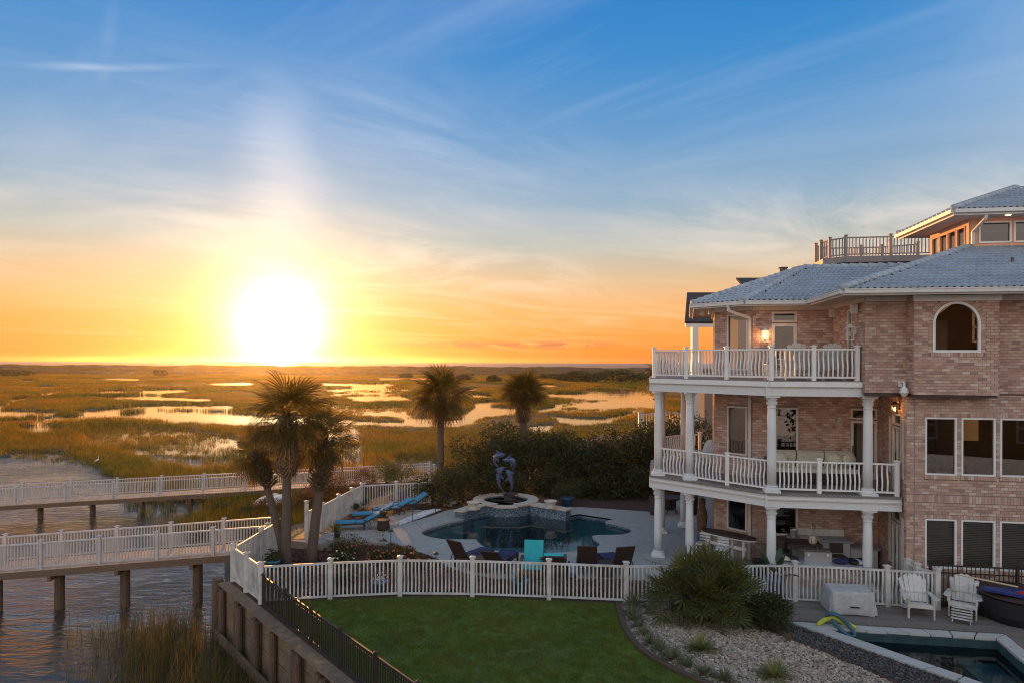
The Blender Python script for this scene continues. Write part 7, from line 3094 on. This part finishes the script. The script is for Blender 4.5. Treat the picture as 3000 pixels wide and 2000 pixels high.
for lab, x, y in (('dark stool tucked at the left of the porch table', -3.1, 1.55), ('dark stool right of the silver case', -1.42, 1.35), ('dark stool behind the left stool at the porch table', -2.95, 2.0)):
    t = thing('bar_stool', lab, 'stool', HL(x, y, .06), TH + rad(RND.uniform(-8, 8)))
    b = MB()
    b.box((0, 0, .70), (.42, .38, .07))
    b.build('seat', DARKW, t)
    for sx in (-.17, .17):
        for sy in (-.15, .15):
            b = MB()
            b.box((sx, sy, .333), (.05, .05, .665))
            b.build('leg', DARKW, t)
    b = MB()
    b.box((0, .17, .92), (.40, .04, .30))
    b.build('backrest', DARKW, t)
# white bar table and stool at the left of the porch
bt = thing('bar_table', 'white round ended bar table at the left side of the ground porch', 'table', HL(-4.55, 2.2, .06), TH + rad(-38))
b = MB()
b.prism(smooth([(-.95, -.3), (.95, -.3), (.95, .3), (-.95, .3)]), 1.02, 1.07)
b.build('table_top', DARKW, bt)
b = MB()
b.prism(smooth([(-.97, -.33), (.97, -.33), (.97, .33), (-.97, .33)]), .985, 1.018)
b.build('table_rim', VINYL, bt)
for sx in (-.65, -.2, .25, .65):
    b = MB()
    b.box((sx, -.2, .49), (.07, .07, .98))
    b.build('leg', VINYL, bt)
b = MB()
b.box((0, -.2, .72), (1.45, .05, .1))
b.build('shelf', VINYL, bt)
for lab, x, y in (('white bar stool left of the white bar table', -5.35, 2.25), ('white bar stool half hidden behind the fan palm', -4.85, 1.7)):
    t = thing('bar_stool', lab, 'stool', HL(x, y, .06), TH + rad(-30))
    b = MB()
    b.box((0, 0, .70), (.38, .36, .04))
    b.build('seat', VINYL, t)
    for sx in (-.16, .16):
        for sy in (-.15, .15):
            b = MB()
            b.bar((sx * 1.15, sy * 1.15, 0), (sx, sy, .68), .04, .04, up=(0, 1, 0))
            b.build('leg', VINYL, t)
    for k in range(3):
        b = MB()
        b.box((0, .17, .80 + k * .09), (.38, .025, .06))
        b.build('back_slat', VINYL, t)
# garden cart handle behind the column
t = thing('hand_cart', 'red brown cart handle standing behind the middle porch column', 'cart', HL(-3.75, 1.1, .06), TH)
b = MB()
b.tube([(-.2, 0, 0), (-.2, 0, 1.0), (-.14, 0, 1.06), (.2, 0, 1.06), (.26, 0, 1.0), (.26, 0, 0)], .018, 8)
b.build('handle', EDGING, t)
b = MB()
b.box((.03, .1, .3), (.5, .3, .5))
b.build('bag', BLACKP, t)
# sofa on the middle balcony
sf = thing('sofa', 'dark wicker sofa with cream cushions on the middle balcony', 'sofa', HL(-1.95, 2.35, Z1), TH)
b = MB()
b.box((0, 0, .20), (2.75, .8, .32))
b.build('base', WICKER, sf)
b = MB()
b.box((0, .36, .55), (2.75, .10, .42))
b.build('backrest', WICKER, sf)
for sx in (-1.34, 1.34):
    b = MB()
    b.box((sx, 0, .48), (.10, .8, .26))
    b.build('arm', WICKER, sf)
for k in range(3):
    b = MB()
    b.box((-.86 + k * .86, -.04, .43), (.84, .66, .13))
    b.build('seat_cushion', CREAM, sf)
for k in range(3):
    b = MB()
    b.obox((-.86 + k * .86, .24, .74), Vector((1, 0, 0)), Vector((0, .94, .34)), Vector((0, -.34, .94)), .41, .08, .26)
    b.build('back_cushion', CREAM, sf)
for x, rr in ((-.95, .15), (.7, -.2), (1.15, .3)):
    t = thing('throw_pillow', {-.95: 'cream throw pillow at the left end of the balcony sofa', .7: 'cream throw pillow right of the sofa middle', 1.15: 'tilted cream throw pillow at the right end of the sofa'}[x], 'pillow', HL(-1.95, 2.35, Z1) + U * x + N * .02 + Vector((0, 0, .76)), TH + rr)
    me = ico('pillow_body', 2, CREAM, seed=int(x * 10), sq=(1, .45, .9), amp=.03)
    obj('pillow_body', me, t, (0, 0, 0), (-.25, 0, 0), (.25, .25, .23))
# tiki bar sign hanging under the beam
sg = thing('bar_sign', 'faded wooden TIKI BAR sign hanging under the middle balcony', 'sign', HL(-1.55, 2.93, 2.36), TH)
b = MB()
b.box((0, 0, 0), (1.2, .03, .34))
b.build('board', SKIN_T, sg)
cu = bpy.data.curves.new('sign_text', 'FONT')
cu.body = 'TIKI  BAR'
cu.size = .20
cu.align_x = 'CENTER'
cu.align_y = 'CENTER'
cu.extrude = .004
cu.materials.append(TEALCER)
tmp = obj('lettering_curve', cu)
lm_ = bpy.data.meshes.new_from_object(tmp)
bpy.data.objects.remove(tmp)
obj('lettering', lm_, sg, (0, -.022, -.04), (rad(90), 0, 0))
b = MB()
b.tube([(-.5, 0, .17), (-.5, 0, .3)], .006, 5)
b.tube([(.5, 0, .17), (.5, 0, .3)], .006, 5)
b.build('hanger', IRON, sg)
# carved post figure and patio set behind the columns
t = thing('carved_figure', 'tall brown carved wooden figure by the left corner of the house', 'statue', HL(-5.15, 4.3, .06), TH)
b = MB()
b.lathe([(.16, 0), (.17, .1), (.13, .5), (.16, .8), (.2, 1.15), (.15, 1.4), (.10, 1.47), (.13, 1.6), (.12, 1.75), (.001, 1.82)], n=14)
b.build('body', SKIN_T, t, True)
b = MB()
b.lathe([(.185, .12), (.175, .45), (.15, .5)], n=14)
b.build('blue_skirt', CERBLUE, t)
rt = G(1968, 1503)
t = thing('patio_table', 'dark round patio table in the shade behind the left columns', 'table', (rt.x, rt.y, .014))
b = MB()
b.lathe([(.52, .70), (.52, .74), (.001, .741)], n=20)
b.build('table_top', DARKW, t)
for k in range(4):
    a = k * 1.57 + .5
    b = MB()
    b.tube([(.1 * math.cos(a), .1 * math.sin(a), .70), (.12 * math.cos(a), .12 * math.sin(a), .3), (.32 * math.cos(a), .32 * math.sin(a), 0)], .02, 6)
    b.build('leg', IRON, t)
for dx_, dy_, rz, lab in ((-.75, -.2, 1.2, 'dark wicker patio chair left of the round table'), (.8, -.15, -1.3, 'dark wicker patio chair right of the round table'), (.1, .85, 3.1, 'dark wicker patio chair behind the round table')):
    t = thing('patio_chair', lab, 'chair', (rt.x + dx_, rt.y + dy_, .014), rz)
    b = MB()
    b.lathe([(.26, 0), (.30, .2), (.30, .42), (.001, .43)], n=16)
    b.build('seat', WICKER, t)
    b = MB()
    arcs = np.linspace(-.2, math.pi + .2, 9)
    b.prism([(.31 * math.cos(a), .31 * math.sin(a)) for a in arcs] + [(.26 * math.cos(a), .26 * math.sin(a)) for a in arcs[::-1]], .40, .82)
    b.build('backrest', WICKER, t)

# ------------------------------------------------------------------ out on the marsh
eg = G(285, 1362, -1.95)
t = thing('egret', 'white egret standing at the edge of the marsh grass', 'bird', (eg.x, eg.y, -2.0), rad(20))
t.scale = (.62, .62, .62)
b = MB()
b.tube([(-.34, 0, .62), (-.2, 0, .70), (0, 0, .80), (.14, 0, .90), (.18, 0, 1.06), (.12, 0, 1.2), (.15, 0, 1.32), (.22, 0, 1.35)], [.02, .09, .13, .08, .035, .028, .035, .03], 10)
b.build('body', WHITEFL, t, True)
b = MB()
b.tube([(.22, 0, 1.35), (.40, 0, 1.33)], [.022, .004], 6)
b.build('beak', YELF, t)
for sy in (-.05, .05):
    b = MB()
    b.tube([(0, sy, .70), (.02, sy, .38), (0, sy, -.1)], .012, 5)
    b.build('leg', IRON, t)
for px, lab, m in ((783, 'white and blue kayak stored under the far boardwalk, left one', BLUEP), (818, 'white and blue kayak stored under the far boardwalk, right one', BLUEP)):
    k0 = P(px, 1466, 38.5)
    t = thing('kayak', lab, 'kayak', (k0.x, k0.y, k0.z), rad(80))
    b = MB()
    pr = [(-1.4, .02), (-1.0, .2), (-.4, .30), (.4, .30), (1.0, .2), (1.4, .02)]
    b.tube([(x, 0, .05 * abs(x)) for x, _ in pr], [r_ for _, r_ in pr], 12)
    b.build('hull', WHITEFL, t, True)
    b = MB()
    b.tube([(x, 0, -.10 + .05 * abs(x)) for x, _ in pr], [r_ * .92 for _, r_ in pr], 12)
    b.build('keel', m, t, True)
nf = thing('picket_fence', 'white railing of the neighbouring walkway above the shrubs', 'fence', (0, 0, 0))
npk = plain_picket('picket', .8, VINYL, .05, .05)
nps = [P(1876, 1252, 50), P(1945, 1246, 50), P(2090, 1246, 50)]
npost, ncap = post_mesh(1.15, .3, VINYL), cap_mesh(.3, VINYL)
for p in nps:
    o = obj('post', npost, nf, p)
    obj('post_cap', ncap, o, (0, 0, 1.15))
for i in range(2):
    span(nf, nps[i], nps[i + 1], .95, npk, .2, .15, VINYL, .1, .08)
# spigot, hose stand and a leaf or two by the palms
t = thing('garden_figure', 'small blue garden ornament behind the fence at the palm trunks', 'garden figure', G(878, 1722))
b = MB()
b.lathe([(.07, 0), (.05, .3), (.09, .45), (.07, .62), (.001, .68)], n=10)
b.build('body', CERBLUE, t, True)
b = MB()
b.tube([(-.1, 0, 0), (-.1, 0, .75)], .01, 5)
b.build('stake', IRON, t)

# ================================================================== what stands behind the viewer and shows only as reflections in the panes
rh = thing('neighbour_house', 'gabled house and trees mirrored dimly in the arched window', 'house', (24, -19, 0), rad(14))
b = MB()
b.box((0, 0, 4.0), (11, 8, 8))
b.add([(-5.5, 4, 8), (5.5, 4, 8), (0, 4, 12.5), (-5.5, -4, 8), (5.5, -4, 8), (0, -4, 12.5)], [(0, 2, 1), (3, 4, 5)])
b.build('wall', BARK, rh)
b = MB()
for sx in (-1, 1):
    b.add([(sx * 6.1, 4.5, 7.5), (0, 4.5, 12.7), (0, -4.5, 12.7), (sx * 6.1, -4.5, 7.5)], [(0, 1, 2, 3)])
b.build('roof', SHING, rh)
b = MB()
for sx in (-1, 1):
    b.bar((sx * 6.1, 4.52, 7.45), (0, 4.52, 12.62), .08, .35)
b.build('gable_trim', WHITE, rh)
for x, z in ((0, 9.2), (-3, 5.6), (3, 5.6), (-3, 2.2), (3, 2.2)):
    b = MB()
    for q in (-.6, .6):
        b.box((x + q, 4.05, z), (.14, .1, 2.0))
    for q in (-1, 0, 1):
        b.box((x, 4.05, z + q), (1.34, .1, .14))
    b.build('window', WHITE, rh)
bl_ = []
for i, (x, y, w, h) in enumerate(((8, -17, 9, 9), (15, -14, 7, 7.5), (35, -14, 9, 10), (44, -8, 9, 9), (-4, -22, 10, 9.5), (52, 2, 9, 10))):
    bl_ += [(x + q[0], y + q[1], q[2], q[3], q[4], q[5]) for q in lumps(w, w * .8, h, 9, 700 + i)]
wd_ = leaf_cloud('woods', LEAFD, bl_, 15000, .5, 720)
wd_['kind'] = 'stuff'
wd_['label'] = 'dark woods opposite the house, mirrored in its panes'
# ------------------------------------------------------------------ thin sea haze
hm = bpy.data.materials.new('haze_air')
hm.use_nodes = True
hm.node_tree.nodes.clear()
HT = NT(hm.node_tree)
pv = HT.n('ShaderNodeVolumePrincipled')
pv.inputs['Color'].default_value = (0.98, 0.83, 0.64, 1)
pv.inputs['Density'].default_value = 0.00007
pv.inputs['Anisotropy'].default_value = 0.85
ho = HT.n('ShaderNodeOutputMaterial')
HT.l(pv.outputs[0], ho.inputs['Volume'])
b = MB()
b.box((0, 1650, 5.5), (7400, 3500, 21))
b.build('haze', hm, kind='stuff', label='thin warm haze over the marsh')
